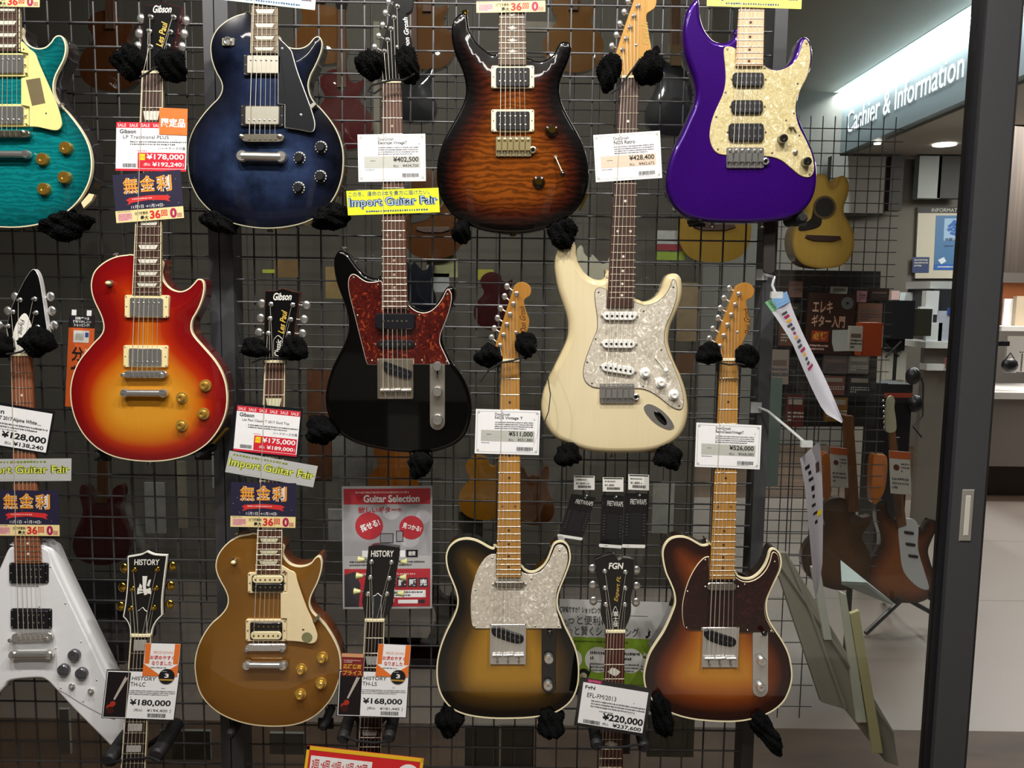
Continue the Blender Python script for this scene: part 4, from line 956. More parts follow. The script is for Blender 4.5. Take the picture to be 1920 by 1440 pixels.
# ---- two bound single-cutaways with slab guards (white pearl guard / dark guard)
def slab(label, R, out, top, side, pg, pgm, pgply, neck, head, hx, posts, btns, slant, bp, plate_m, pill, knobs_, npk, colors):
    g = root_at(sum(p[0] for p in R(out)) / len(out), max(p[1] for p in R(out)), label)
    Yb = YT; Yf = YT - .009
    guitar_body(g, R(out), YT, 0, .044, 0, top, side, IVORY, *colors, .0030)
    nut, end, br = neck
    nc = guitar_neck(g, nut, end, br, Yf, 22, MAPLE, MAPLE, 'dot', M('brown_dot', '#4a3018', .4))
    Yh = Yf + .007
    headstock(g, hx[0](head), Yh, woodmat('honey_maple_tele', '#9a6a2a', '#ad7a36', .35, .5), MAPLE)
    tuners(g, hx[0](posts), hx[0](btns), Yh, CHROME, CHROME, nc, 'oval')
    screws(g, [hx[0]([hx[1]])[0]], Yh, CHROME, .003, 'string_tree')
    a, b, c = hx[2]; s = Sheet(P(*a, Yh), P(*b, Yh), P(*c, Yh), g); s.text('Don Grosh', 0, 0, 1, 1, M('brown_logo', '#3a220e', .5), .0, .3, .0004, 'logo'); s.done()
    plate('pickguard', R(pg[0]), Yb - .0025, .0026, pgm, g, .0012, 5, pgply)
    screws(g, R(pg[1]), Yb - .0025, NICKEL, .0022)
    single_coil(g, *rc(R, *npk), Yb - .002, M('dull_chrome_cover', '#a9a49c', .22, 1), CHROME, 0, True, True)
    tele_bridge(g, rect(*rc(R, *bp), 0, 3), Yb - .001, CHROME, R(slant))
    x0, y0, x1, y1 = rc(R, *pill)
    prism('control_plate', to_plane(rr((x0 + x1) / 2, (y0 + y1) / 2, x1 - x0, y1 - y0, 0, (x1 - x0) / 2), Yb - .002), Yb - .002, .004, plate_m, g, .0008)
    for (x, y) in knobs_[1:]: knob(g, *one(R, x, y), 8.6, Yb - .002, CHROME, 'barrel', M('dark_top', '#1a1712', .2, .9))
    m = MB(); p = P(*one(R, *knobs_[0]), Yb - .002); m.tube([p, p + Vector((.001, -.012, .012))], .0013, 8); q = p + Vector((.001, -.013, .013)); o = m.build('selector_switch', CHROME, g)
    m = MB(); m.lathe(q, [(.0055, .004), (.0062, -.004), (.0045, -.006)], 16); t = m.build('switch_tip', BLACK, g); t.parent = o
    return g
t1 = bodymat('tobacco_burst', [(0, '#060504'), (.18, '#0b0804'), (.5, '#45300a'), (.78, '#8a6316'), (1, '#a3771f')], grain=.06)
pgo1 = [(632,238,1),(600,240),(565,265),(530,320),(508,380),(492,450),(487,530),(490,600),(498,642),(515,657,1),(598,657,1),(598,632,1),(800,632,1),(800,657,1),(1000,657,1),(990,620),(972,560),(968,500),(975,440),(1005,370),(1030,300),(1035,250),(1025,210),(1005,188),(980,185),(962,200),(945,240),(920,290),(880,335),(830,350),(790,345),(772,335,1),(772,362,1),(632,362,1)]
HJ = [(1140,790,1),(1138,740),(1134,705),(1105,688,1),(1160,510),(1205,370),(1215,345),(1240,328),(1270,328),(1298,345),(1308,375),(1298,405),(1275,420),(1268,442),(1280,490),(1297,540),(1290,590),(1268,640),(1245,690),(1240,740),(1242,790,1)]
g = slab('yellow and black sunburst bound guitar with white pearl pickguard and maple neck', R9,
  [(632,190),(615,203),(590,195),(550,172),(510,155),(465,148),(420,155),(385,175),(360,205),(348,245),(350,290),(362,340),(385,395),(405,450),(413,500),(405,550),(380,610),(350,670),(322,740),(303,810),(295,880),(298,950),(312,1010),(338,1060),(380,1105),(440,1135),(520,1153),(610,1162),(700,1163),(790,1160),(870,1152),(950,1135),(1020,1095),(1065,1045),(1090,980),(1098,910),(1095,840),(1080,770),(1050,700),(1020,640),(1000,590),(980,540),(978,480),(995,420),(1020,360),(1045,290),(1050,245),(1042,200),(1025,175),(1000,163),(970,168),(950,185),(935,220),(920,260),(895,300),(855,330),(820,335),(790,320),(772,300)],
  t1, bodymat('black_side', [(0, '#0c0906'), (1, '#0c0906')]), (pgo1, [(610,258),(515,438),(512,642),(850,642),(983,642),(830,375),(988,216)]), PEARLW, None,
  ((939, 678.5, 974, 678.5), (930.7, 1082.7, 976.7, 1082.7), (952.3, 1226.7)), HJ,
  (R3, (1222, 610), ((976, 622), (973, 573), (987, 624))), [(1133,684),(1152,624),(1171,566),(1189,508),(1208,450),(1226,392)], [(1085,640),(1100,588),(1118,530),(1135,475),(1158,408),(1172,352)],
  [(605,662),(625,650),(660,655),(720,678),(775,697),(786,718),(775,738),(745,742),(690,728),(630,705),(610,688)], (598,632,799,858), BLACK, (887,622,967,1018), [(928,700),(926,815),(922,965)], (620,393,790,420), (.095, .08))
t2 = bodymat('three_tone_burst', [(0, '#170806'), (.2, '#2a0e08'), (.48, '#70320e'), (.76, '#a5601a'), (1, '#b97c26')], grain=.06)
pgo2 = [(690,250,1),(660,258),(620,300),(580,370),(555,440),(540,510),(537,570),(543,625),(552,650),(575,665,1),(648,668,1),(648,650,1),(855,650,1),(855,680,1),(1055,680,1),(1035,645),(1010,595),(1002,540),(1010,490),(1035,430),(1062,370),(1082,320),(1085,280),(1075,240),(1055,225),(1042,235),(1030,280),(1005,330),(965,370),(920,390),(880,390),(850,375),(835,360,1),(832,380,1),(693,380,1)]
K4 = Q4(960, 360)
HK = [(1565,1290,1),(1562,1220),(1558,1175),(1520,1150,1),(1590,950),(1660,760),(1680,710),(1720,685),(1760,680),(1800,700),(1818,745),(1800,790),(1768,806),(1757,835),(1770,890),(1785,960),(1770,1040),(1740,1110),(1705,1190),(1700,1240),(1703,1290,1)]
g = slab('brown and amber sunburst bound guitar with dark pickguard, rightmost of the bottom row', R10,
  [(690,170),(678,182),(650,185),(620,170),(580,148),(540,137),(495,140),(460,157),(435,190),(425,230),(430,285),(445,345),(470,400),(490,455),(495,510),(480,560),(455,620),(425,680),(385,740),(350,800),(328,870),(320,930),(330,990),(355,1040),(390,1085),(440,1115),(510,1145),(590,1165),(670,1175),(750,1180),(830,1180),(900,1172),(980,1152),(1055,1115),(1110,1065),(1142,1000),(1157,930),(1152,860),(1135,790),(1100,720),(1060,660),(1030,610),(1015,560),(1015,500),(1035,440),(1065,380),(1088,330),(1097,285),(1090,240),(1070,212),(1045,205),(1028,220),(1018,255),(1000,300),(965,345),(925,370),(885,372),(850,355),(835,330)],
  t2, bodymat('dark_red_side', [(0, '#1e0a08'), (1, '#1e0a08')]), (pgo2, [(668,270),(568,447),(563,652),(905,665),(1037,670),(890,408),(1058,280)]), pearl('dark_tortoise', '#150504', '#240807', '#3c120c', 70), M('ivory_ply', '#d8c7a8', .4),
  ((1350.7, 677, 1385, 677), (1331, 1086, 1377.7, 1086), (1350, 1230)), HK,
  (K4, (1690, 1052), ((1397, 626), (1393, 577), (1408, 628))), [(1562,1155),(1590,1077),(1617,998),(1645,922),(1675,845),(1703,765)], [(1480,1100),(1505,1027),(1545,945),(1562,872),(1590,797),(1630,722)],
  [(658,685),(670,668),(700,668),(760,690),(825,710),(842,730),(832,755),(800,760),(740,745),(680,720)], (650,650,852,875), CHROME, (933,645,1022,1043), [(983,700),(978,830),(972,975)], (675,398,845,443), (.105, .10))
# ---- necks whose bodies hang below the picture
def lower(label, nut, end, br, board, neckm, inlay, inm, bind, head, Rh, face, side, hb, posts, btns, metal, bm, shape, extra, top, Yo=0., nfr=22):
    nx = (nut[0] + nut[2]) / 2
    g = thing('electric_guitar', P(nx - 18, 1850, YT + .02), label, 'guitar', GW)
    Y0 = YT - Yo; Yf = Y0 - .015
    nc = guitar_neck(g, nut, end, br, Yf, nfr, board, neckm, inlay, inm, bind)
    Yh = Yf + .004
    headstock(g, Rh(head), Yh, face, side, 4, .0135, hb)
    tuners(g, Rh(posts), Rh(btns), Yh, metal, bm, nc, shape)
    extra(g, Yh)
    # the hidden body, a plain single-cutaway
    ox, oy = br[0] - 498.3, br[1] - 1214
    o = [(x + ox, y + oy) for x, y in R8([(605,122),(500,138),(410,205),(373,300),(400,390),(440,475),(425,550),(350,625),(280,740),(255,860),(272,980),(335,1085),(460,1165),(620,1203),(780,1203),(920,1155),(1020,1055),(1075,910),(1070,790),(1020,680),(945,590),(903,525),(920,450),(965,340),(965,258),(910,285),(840,305),(770,270),(748,180)])]
    guitar_body(g, o, Y0, .008, .05, 0, top, MAHOG, IVORY, .06, .1, n=4)
    return g
EB = [(0, '#30100c'), (1, '#6a2a14')]
def ex_lc(g, Yh):
    logo(g, 'HISTORY', (251.7, 1048.5), (299.5, 1048.5), (251.7, 1059.5), Yh, WHITE, .02, .1)
    s = Sheet(P(257, 1080, Yh), P(284, 1080, Yh), P(257, 1116, Yh), g)
    s.poly([(.38, 0), (.72, 0), (.62, .55), (.72, .95), (.5, 1.0), (.40, .55)], WHITE, .0004, 'crown_emblem')
    s.poly([(.0, .95), (.05, .6), (.5, .72), (.95, .6), (1, .95), (.5, .85)], WHITE, .0005, 'crown_emblem')
    s.poly([(.12, .6), (.2, .38), (.35, .5), (.34, .66)], WHITE, .0004, 'crown_emblem'); s.poly([(.68, .5), (.82, .2), (.98, .18), (.85, .55)], WHITE, .0004, 'crown_emblem')
    s.lines(.15, .74, .85, .84, 1, BLACK, .0007, .8, 'small_print', 12); s.done()
    plate('truss_rod_cover', R7([(773,688,1),(775,600),(772,560),(785,550),(802,537),(815,552),(827,562),(825,600),(828,688,1)]), Yh - .0015, .002, BLACK, g, .0006, 4, WHITE)
lower('white bound black headstock with gold tuners, crown emblem and block inlays', (244.3, 1194.5, 282.7, 1194.5), (216, 1585, 266, 1585), (231, 1722), EBONY, MAHOG, 'block', M('grey_pearl_block', '#a9a7a3', .3, 0, .4, .5, None, 0, 0, (90., .3)), IVORY,
  [(718,250,1),(760,243),(795,236),(815,226),(828,221),(842,227),(865,236),(895,240),(942,242,1),(933,310),(922,400),(912,500),(913,580,1),(882,612),(860,655),(850,706,1),(733,706,1),(729,650),(714,612),(692,588,1),(704,520),(714,430),(719,340)], R7, HEADBLK, HEADBLK, WHITE,
  [(737,541),(748,431),(757,325),(886,321),(879,428),(868,537)], [(680,530),(690,423),(700,315),(970,305),(960,415),(955,520)], GOLDM, GOLDM, 'kidney', ex_lc, bodymat('hidden_black', EB), .06)
def ex_ls(g, Yh):
    logo(g, 'HISTORY', (695.5, 1032), (738.5, 1032), (695.5, 1044), Yh, WHITE, .02, .1)
    plate('truss_rod_cover', R8([(1255,605,1),(1260,500),(1258,475),(1272,468),(1285,457),(1298,468),(1308,476),(1304,500),(1307,600,1)]), Yh - .0015, .002, M('dark_cover', '#23252b', .3, 0, .4), g, .0007, 4, WHITE)
lower('plain black headstock with cream tulip tuners in front of the red and grey poster', (684, 1166, 720.7, 1166), (664, 1555, 711, 1555), (679, 1690), EBONY, MAHOG, 'trap', M('grey_pearl_block', '#a9a7a3', .3, 0, .4), IVORY,
  [(1232,195,1),(1262,186),(1290,184),(1330,186),(1370,193),(1408,198,1),(1404,260),(1388,350),(1376,450),(1370,520),(1346,565),(1325,600),(1323,622,1),(1211,622,1),(1208,570),(1196,500),(1209,420),(1220,330),(1228,250)], R8, HEADBLK, HEADBLK, None,
  [(1230,461),(1243,368),(1250,280),(1362,283),(1350,373),(1337,461)], [(1172,447),(1185,360),(1195,268),(1430,280),(1425,368),(1412,458)], CHROME, M('cream_tulip_button', '#cdcd8e', .35, 0, .3), 'tulip', ex_ls, bodymat('hidden_red', EB))
def ex_fgn(g, Yh):
    logo(g, 'FGN', (1141, 1055), (1169, 1055), (1141, 1067), Yh, WHITE, .03, .15)
    s = Sheet(P(1151, 1127, Yh), P(1157, 1080, Yh), P(1160, 1128, Yh), g); s.text('Expert FL', 0, 0, 1, 1, M('gold_logo_ink', '#d9b44e', .4), .0, .3, .0004, 'logo'); s.done()
    plate('truss_rod_cover', R10([(145,662,1),(140,600),(148,560),(162,532),(175,560),(183,600),(177,662,1)]), Yh - .0015, .002, BLACK, g, .0006, 4, WHITE)
    for i, c in enumerate('富士弦'): 
        s = Sheet(P(1150, 1146 + i * 10, Yh - .0015), P(1159, 1146 + i * 10, Yh - .0015), P(1150, 1155 + i * 10, Yh - .0015), g); s.text(c, 0, 0, 1, 1, WHITE, .01, 0, .0004, 'logo'); s.done()
lower('black headstock with chrome tuners in front of the green and white leaflet', (1136, 1187, 1172, 1187), (1120, 1575, 1166, 1575), (1134, 1712), woodmat('red_rosewood', '#3e1b13', '#552a1e', .5), MAHOG, 'diamond', PEARLI, None,
  [(50,265,1),(85,250),(120,238),(152,236),(175,268),(200,258),(235,260),(268,268,1),(264,330),(262,420),(250,480),(250,560),(238,610),(218,655),(218,685,1),(107,685,1),(106,650),(88,605),(78,560),(84,490),(66,400),(55,330)], R10, HEADBLK, HEADBLK, None,
  [(107,520),(103,427),(102,333),(218,338),(217,428),(215,520)], [(38,500),(35,412),(33,318),(280,328),(280,418),(278,508)], CHROME, CHROME, 'kidney', ex_fgn, bodymat('hidden_brown', EB))
# ================================================================ the display wall: posts, wire grid, glass, hangers
YM = 1.87
def struct(o): o['kind'] = 'structure'; return o
def post(name, x0, x1, y0, y1, seam=None):
    o = box(name, (x0, y0, 0), (x1, y1, 3.2), FRAMEG); struct(o)
    if seam:
        box('post_groove', (seam - .001, y0 - .0006, 0.01), (seam + .001, y0 + .001, 3.19), M('groove_dark', '#1d1d1f', .6), o) if False else None
    return o
xa, xs, xb = P(384.5, 60, YM).x, P(405, 60, YM).x, P(431, 60, YM).x
struct(box('trim_1', (xa, YM - .012, 0), (xs - .0012, YM + .05, 3.2), FRAMEG)); struct(box('trim_2', (xs + .0012, YM - .012, 0), (xb, YM + .05, 3.2), FRAMEG))
xc, xd = P(1411, 905, YM).x, P(1434, 905, YM).x
struct(box('trim_3', (xc, YM - .01, 0), (xd, YM + .05, 3.2), FRAMEG))
def wiregrid(x0, x1, z0, z1, Y, label, xph, zph, step=.0499, r=.0021, mat=STEEL, back=True):
    g = thing('wire_grid_panel', ((x0 + x1) / 2, Y, z0), label, 'display grid', 'wire grid panels')
    m = MB(); x = xph
    while x > x0 + .012: x -= step
    x += step if x < x0 + .012 else 0
    while x < x1 - .008:
        m.tube([(x, Y + 2 * r, z0), (x, Y + 2 * r, z1)], r, 6); x += step
    m.build('vertical_wire_mesh', mat, g, 60)
    m = MB(); z = zph
    while z > z0: z -= step
    z += step
    while z < z1:
        m.tube([(x0, Y, z), (x1, Y, z)], r, 6); z += step
    m.build('horizontal_wire_mesh', mat, g, 60)
    return g
zr = P(250, 43.5, YM).z
wiregrid(-1.62, xa - .003, .25, 2.32, YM, 'dark wire grid panel left of the grey double post', P(133, 100, YM).x, zr)
wiregrid(xb + .003, xc - .002, .25, 2.32, YM, 'wide dark wire grid panel between the grey posts, holding most of the guitars', P(812, 110, YM).x, zr)
GL = glassmat('window_glass', '#f7f9f7', 1.0)
GL2 = glassmat('door_glass', '#fafbf9', 1.0)
struct(box('window_1', (-1.9, YM + .085, .02), (xb, YM + .091, 3.2), GL)); struct(box('window_2', (xb, YM + .085, .02), (xd, YM + .091, 3.2), GL))
# sliding glass door at the right
xe = P(1795, 720, 1.92).x
D = struct(thing('door_1', (1.0, 1.95, 0), None, None))
xl, xr = P(1801, 720, 1.90).x, P(1862, 720, 1.90).x
box('door_stile', (xl, 1.90, 0.0), (xr, 1.955, 3.2), FRAMEG, D)
box('door_stile_gasket', (xl - .012, 1.915, 0.0), (xl, 1.945, 3.2), BLKP, D)
box('door_edge_trim', (xr, 1.912, 0.0), (xr + .012, 1.95, 3.2), M('edge_dark', '#2c2a28', .5), D)
struct(box('window_3', (xd, 1.925, .02), (xl - .01, 1.931, 3.2), GL2))
h = MB(); ha = P(1812, 966, 1.90)
prism('door_handle', ccw([(ha.x - .014, ha.z + .062), (ha.x + .014, ha.z + .062), (ha.x + .014, ha.z - .062), (ha.x - .014, ha.z - .062)]), 1.8965, .006, M('satin_handle', '#9b978f', .45, .3), D, .002)
prism('door_handle_recess', ccw([(ha.x - .006, ha.z + .048), (ha.x + .006, ha.z + .048), (ha.x + .006, ha.z - .048), (ha.x - .006, ha.z - .048)]), 1.8955, .004, M('handle_recess', '#d8d4ca', .4, .2), D, .001)
# ---- fleece-covered hangers
def fleece(name, cpx, rx, rz, Y, ry, root, rot=0., seed=0, drag=1.0):
    bm = bmesh.new(); bmesh.ops.create_icosphere(bm, subdivisions=4, radius=1)
    r_ = random.Random(seed); c = P(cpx[0], cpx[1], Y); k = mpp(cpx[0], cpx[1], Y); cr, sr = math.cos(math.radians(rot)), math.sin(math.radians(rot))
    ph = [r_.uniform(0, 6) for _ in range(6)]
    ctr = [(f, r_.random()) for f in bm.faces[:]]
    for f, q in ctr:
        if q < .8:
            n = f.normal.copy(); res = bmesh.ops.poke(bm, faces=[f]); v = res['verts'][0]
            v.co += (n + Vector((r_.uniform(-.5, .5), r_.uniform(-.5, .5), r_.uniform(-.6, .3)))) * r_.uniform(.02, .085)
    vs = []
    for v in bm.verts:
        p = v.co; w = 1 + .13 * math.sin(3 * p.x + ph[0]) * math.cos(2.6 * p.z + ph[1]) + .09 * math.sin(5 * p.z + ph[2] + 2 * p.y) + .05 * math.sin(9 * p.x + 7 * p.z + ph[3])
        x, y, z = p.x * rx * k * w, p.y * ry * w, p.z * rz * k * w
        vs.append(c + Vector((x * cr - z * sr, y, x * sr + z * cr)))
    fs = [[v.index for v in f.verts] for f in bm.faces]; bm.free()
    return mk(name, vs, fs, FUR, root, 0)
def hanger(label, lp, rp, cord, seed, loose=None):
    """two fleece-covered arms that hold a headstock; lp / rp = (x, y, rx, ry[, rot])"""
    mx, my = (lp[0] + rp[0]) / 2, (lp[1] + rp[1]) / 2
    g = thing('guitar_hanger', P(mx, my + 10, YM), label, 'guitar hanger', 'fleece covered guitar hangers')
    c = P(mx, my + 6, YM - .006); m = MB(); m.box(c - Vector((.025, .004, .03)), c + Vector((.025, .004, .03))); m.build('mount_plate', BLKP, g, 0)
    for i, q in enumerate((lp, rp)):
        e = P(q[0], q[1], 1.735); m = MB(); m.tube([c, (c + e) / 2 + Vector((0, .02, 0)), e + Vector((0, .03, 0)), e], .006, 8); a = m.build('hanger_arm', RUBBER, g)
        f = fleece('fleece_cover', q[:2], q[2], q[3], 1.745, .038, g, q[4] if len(q) > 4 else 0, seed * 3 + i); f.parent = a
    if cord:
        m = MB(); m.tube([P(x, y, 1.722) for x, y in cord], .0022, 6); m.build('elastic_cord', CORD, g)
    if loose: m = MB(); m.tube([P(x, y, 1.715) for x, y in loose], .0011, 5); m.build('loose_cord', CORD, g)
hanger('black fleece hanger gripping the headstock above the cherry sunburst guitar', (244, 118, 26, 29), (321, 123, 27, 32), [(262, 145), (275, 138), (290, 127), (302, 126), (310, 133)], 1)
hanger('black fleece hanger gripping the black white-lettered headstock', (694, 122, 26, 25), (765, 122, 21, 33, 15), [(778, 138), (757, 150), (735, 150), (715, 155), (696, 160), (690, 170), (702, 175), (716, 165)], 2)
hanger('black fleece hanger gripping the blonde headstock above the cream guitar', (1142, 134, 20, 33), (1217, 130, 26, 30, -20), [(1200, 110), (1190, 125), (1175, 145), (1160, 165), (1146, 175)], 3)
hanger('black fleece hanger gripping the headstock above the gold guitar', (480, 653, 25, 18), (551, 655, 23, 22), [(472, 680), (490, 673), (515, 671), (530, 672), (560, 664)], 4)
hanger('black fleece hanger gripping the headstock of the white arrow-shaped guitar', (3, 648, 18, 22), (71, 642, 26, 25), [(12, 664), (30, 662), (52, 655)], 5)
hanger('black fleece hanger gripping the honey headstock above the yellow and black burst guitar', (915, 668, 23, 20), (986, 648, 20, 24), [(900, 716), (915, 695), (940, 680), (962, 676), (985, 668)], 6, [(972, 655), (1000, 652), (1008, 642), (1004, 650), (1016, 680), (1028, 712), (1032, 740), (1029, 770), (1018, 800)])
hanger('black fleece hanger gripping the honey headstock at the right end of the wall', (1329, 664, 21, 20), (1400, 667, 21, 20, -30), [(1348, 680), (1368, 684), (1384, 682), (1420, 690)], 7)
# ---- fleece-covered and rubber supports under the bodies
def support(label, x, y, rx, ry, rot=0, seed=0, fleecy=True, Y=1.765):
    g = thing('body_support_hook', P(x, y + ry, YM), label, 'support hook', 'support hooks under the guitars')
    e = P(x, y, Y); b = P(x, y + 4, YM - .004); m = MB(); m.tube([b, (b + e) / 2, e + Vector((0, -.01, .004))], .0055, 8); m.box(b - Vector((.018, .004, .012)), b + Vector((.018, .003, .012))); m.build('hook_rod', RUBBER, g)
    if fleecy: fleece('fleece_cover', (x, y), rx, ry, Y, .042, g, rot, seed + 50)
    else:
        k = mpp(x, y, Y); m = MB(); c = P(x, y, Y)
        m.tube([c + Vector((0, .06, 0)), c + Vector((0, -.025, 0)), c + Vector((0, -.032, 0))], [rx * k, rx * k, rx * k * .6], 14); m.build('rubber_sleeve', RUBBER, g)
for a in (('black fleece support under the lower edge of the teal guitar', 124, 422, 40, 25, 12, 1), ('black fleece support under the left of the dark blue guitar', 410, 418, 33, 17, -18, 2),
          ('black fleece support under the right of the dark blue guitar', 622, 408, 33, 24, 25, 3), ('black fleece support left of the black guitar body', 603, 808, 26, 27, 20, 4),
          ('black fleece support under the right of the black guitar body', 788, 868, 22, 26, 0, 5), ('black fleece support under the left of the brown flame guitar', 865, 436, 18, 23, 0, 6),
          ('black fleece support under the right of the brown flame guitar', 1055, 438, 25, 28, 0, 7), ('black fleece support under the left of the cream guitar', 1065, 853, 23, 22, 0, 8),
          ('black fleece support under the right of the cream guitar', 1254, 855, 26, 24, -20, 9), ('black fleece support under the left of the yellow and black burst guitar', 843, 1348, 22, 28, 0, 10),
          ('black fleece support under the right of the yellow and black burst guitar', 1032, 1353, 25, 28, 0, 11), ('long black sock-like support under the left of the brown and amber burst guitar', 1240, 1335, 19, 44, 8, 12),
          ('long black sock-like support under the right of the brown and amber burst guitar', 1434, 1368, 18, 48, 38, 13)):
    support(*a)
for a in (('small black rubber support under the left of the purple guitar', 1307, 411, 8, 7), ('small black rubber support under the right of the purple guitar', 1496, 410, 11, 8),
          ('black rubber support peg below the left of the gold guitar', 438, 1366, 9, 9), ('black rubber support peg below the right of the gold guitar', 611, 1352, 8, 8),
          ('black rubber support peg below the left of the cherry sunburst guitar', 193, 850, 8, 8), ('black rubber support peg below the right of the cherry sunburst guitar', 381, 848, 8, 8)):
    support(a[0], a[1], a[2], a[3], a[4], 0, 0, False, 1.79)
def yoke(label, lp, rp, front, r=11):
    g = thing('guitar_hanger', P((lp[0] + rp[0]) / 2, lp[1] + 14, YM), label, 'guitar hanger', 'bare rubber yoke hangers')
    c = P((lp[0] + rp[0]) / 2, lp[1] - 6, YM - .006); m = MB(); m.box(c - Vector((.022, .004, .028)), c + Vector((.022, .004, .028))); m.build('mount_plate', BLKP, g, 0)
    for q in (lp, rp):
        e = P(q[0], q[1], 1.685); m = MB(); m.tube([c, e + Vector((0, .10, .012))], .006, 8); m.tube([e + Vector((0, .105, .012)), e, e - Vector((0, .006, 0))], [r * .00112, r * .00112, r * .0008], 14); m.build('rubber_arm', RUBBER, g)
    m = MB(); m.tube([P(x, y, 1.678) for x, y in front], .0028, 8); m.build('safety_bar', BLKP, g)
yoke('black rubber yoke hanger under the block inlay neck', (205, 1425), (294, 1415), [(200, 1432), (236, 1424), (282, 1420), (300, 1428)], 15)
yoke('black rubber yoke hanger above the red and yellow instalment sign', (643, 1384), (729, 1383), [(645, 1380), (668, 1389), (700, 1393), (726, 1390)], 12)
yoke('black rubber yoke hanger under the diamond inlay neck', (1119, 1397), (1208, 1400), [(1121, 1401), (1145, 1402), (1175, 1400), (1190, 1396), (1206, 1398)], 12)
# ================================================================ price cards and printed signs
RED = M('print_red', '#d01f34', .5); DRED = M('print_dark_red', '#b3202c', .5); BLK = M('print_black', '#17171a', .55); DGY = M('print_dark_grey', '#45454a', .55)
GRY = M('print_grey', '#b9bab2', .55); LGY = M('print_light_grey', '#dcdbd6', .55); YEL = M('print_yellow', '#f1d51c', .5); ORG = M('print_orange', '#e5752f', .5)
NAVY = M('print_navy', '#23203a', .5); PNK = M('print_pink', '#e9b9b4', .5); CRM = M('print_cream', '#ecd79a', .5); PRED = M('print_tomato', '#cf2f2e', .5); MAG = M('print_magenta', '#a81f55', .5)
GOLDP = M('print_gold', '#e8a93a', .5); BRN = M('print_brown', '#a8512a', .5); WPR = M('print_white', '#f4f4f4', .5); BLU = M('print_blue', '#2f4f9a', .5); LIME = M('print_lime', '#9fb42c', .5); TAN = M('print_tan', '#d8c3ae', .5)
YTF, YTL, YTV, YTN = 1.7427, 1.7367, 1.7547, 1.6767   # card planes: tucked behind the strings of each kind of neck
PT = 'price cards on the guitar necks'
def price_serif(tl, tr, bl, name1, name2, p1, p2, label, band=None):
    s = card('price_card', tl, tr, bl, YTF, PAPER, label, 'price card', PT, .0004, None, 0., .4)
    for (a, b, c, d) in ((.03, .04, .97, .05), (.03, .95, .97, .96), (.025, .05, .032, .95), (.968, .05, .975, .95)): s.rect(a, b, c, d, GRY, .0004, 'border_print')
    for (u, v) in ((.045, .07), (.955, .07), (.045, .93), (.955, .93)): s.disc(u, v, .022, GRY, .0003, 'border_print', 12)
    s.text(name1, .30, .07, .53, .135, DGY, .01); s.text(name2, .30, .15, .73 if len(name2) > 12 else .62, .23, BLK, .012); s.lines(.90, .19, .96, .23, 1, DGY, dens=6)
    s.lines(.30, .26, .90, .445, 4, DGY, dens=44)
    s.rect(.09, .465, .92, .615, band or GRY); s.rect(.09, .62, .92, .715, band or GRY)
    s.lines(.18, .545, .34, .575, 1, DGY, dens=14)
    s.text(p1, .52, .48, .895, .605, BLK, .022); s.text('税込', .52, .645, .60, .705, DGY); s.text(p2, .66, .635, .895, .71, DGY, .012)
    s.lines(.10, .735, .32, .765, 1, DGY, dens=12); s.barcode(.65, .83, .90, .91, BLK); s.lines(.65, .915, .90, .93, 1, DGY, dens=20); s.lines(.93, .88, .96, .91, 1, DGY, dens=3); s.done()
price_serif((670.3, 252.3), (797.3, 250.7), (672.3, 341), 'DonGrosh', 'ElectraJet VintageT', '¥402,500', '¥434,700', 'white price card reading 402,500 yen on the neck of the black guitar')
price_serif((1112.3, 253.3), (1237.3, 245), (1117.3, 341.7), 'DonGrosh', 'NOS Retro', '¥428,400', '¥462,672', 'white price card reading 428,400 yen on the neck of the cream guitar', TAN)
price_serif((892.3, 766.7), (1013.3, 770), (890, 850), 'DonGrosh', 'NOS Vintage T', '¥511,000', '¥551,880', 'white price card reading 511,000 yen on the maple neck beside the cream guitar')
price_serif((1305.7, 792.3), (1428, 797.5), (1302.7, 875), 'DonGrosh', 'RetroClassicVintageT', '¥526,000', '¥568,080', 'white price card reading 526,000 yen on the rightmost maple neck')
def sale(tl, tr, bl, model, p1, p2, label, nsale=6, clear=None):
    s = card('price_card', tl, tr, bl, YTL, PAPER, label, 'price card', PT, .0004, clear, 0., .4)
    s.rect(0, 0, 1, .115, RED); w = 1 / nsale
    for i in range(nsale): s.text('SALE', (i + .12) * w, .03, (i + .84) * w, .095, WPR)
    s.text('Gibson', .05, .145, .28, .23, BLK, .02); s.text(model, .10, .265, .10 + min(.74, .034 * len(model)), .335, BLK)
    s.lines(.83, .335, .95, .36, 1, DGY, dens=8); s.lines(.20, .375, .97, .475, 2, DGY, dens=30); s.text('ハードケース付属', .60, .50, .98, .56, DGY)
    s.lines(.30, .57, .55, .60, 1, RED, dens=14)
    s.rect(.31, .62, .985, .945, RED); s.rect(.33, .645, .415, .775, YEL, .0007); s.text('SALE', .338, .69, .407, .73, ORG, 0, 0, .0010)
    s.text(p1, .435, .645, .965, .775, WPR, .02); s.text('(税込', .40, .83, .49, .90, WPR); s.text(p2, .52, .815, .94, .915, WPR, .02); s.text(')', .95, .83, .965, .91, WPR)
    s.barcode(.10, .845, .29, .925, DGY); s.lines(.03, .86, .07, .91, 1, DGY, dens=2); s.rect(0, .955, 1, 1, RED); s.done()
sale((218.3, 228.7), (351, 230.5), (216.7, 320), 'LP Traditional PLUS', '¥178,000', '¥192,240', 'white and red sale card reading 178,000 yen on the cherry sunburst guitar neck', 6)
sale((445, 760), (563.8, 771.8), (437.5, 844.5), 'Les Paul Classic T 2017 Gold Top', '¥175,000', '¥189,000', 'white and red sale card reading 175,000 yen on the gold guitar neck', 6, .03)
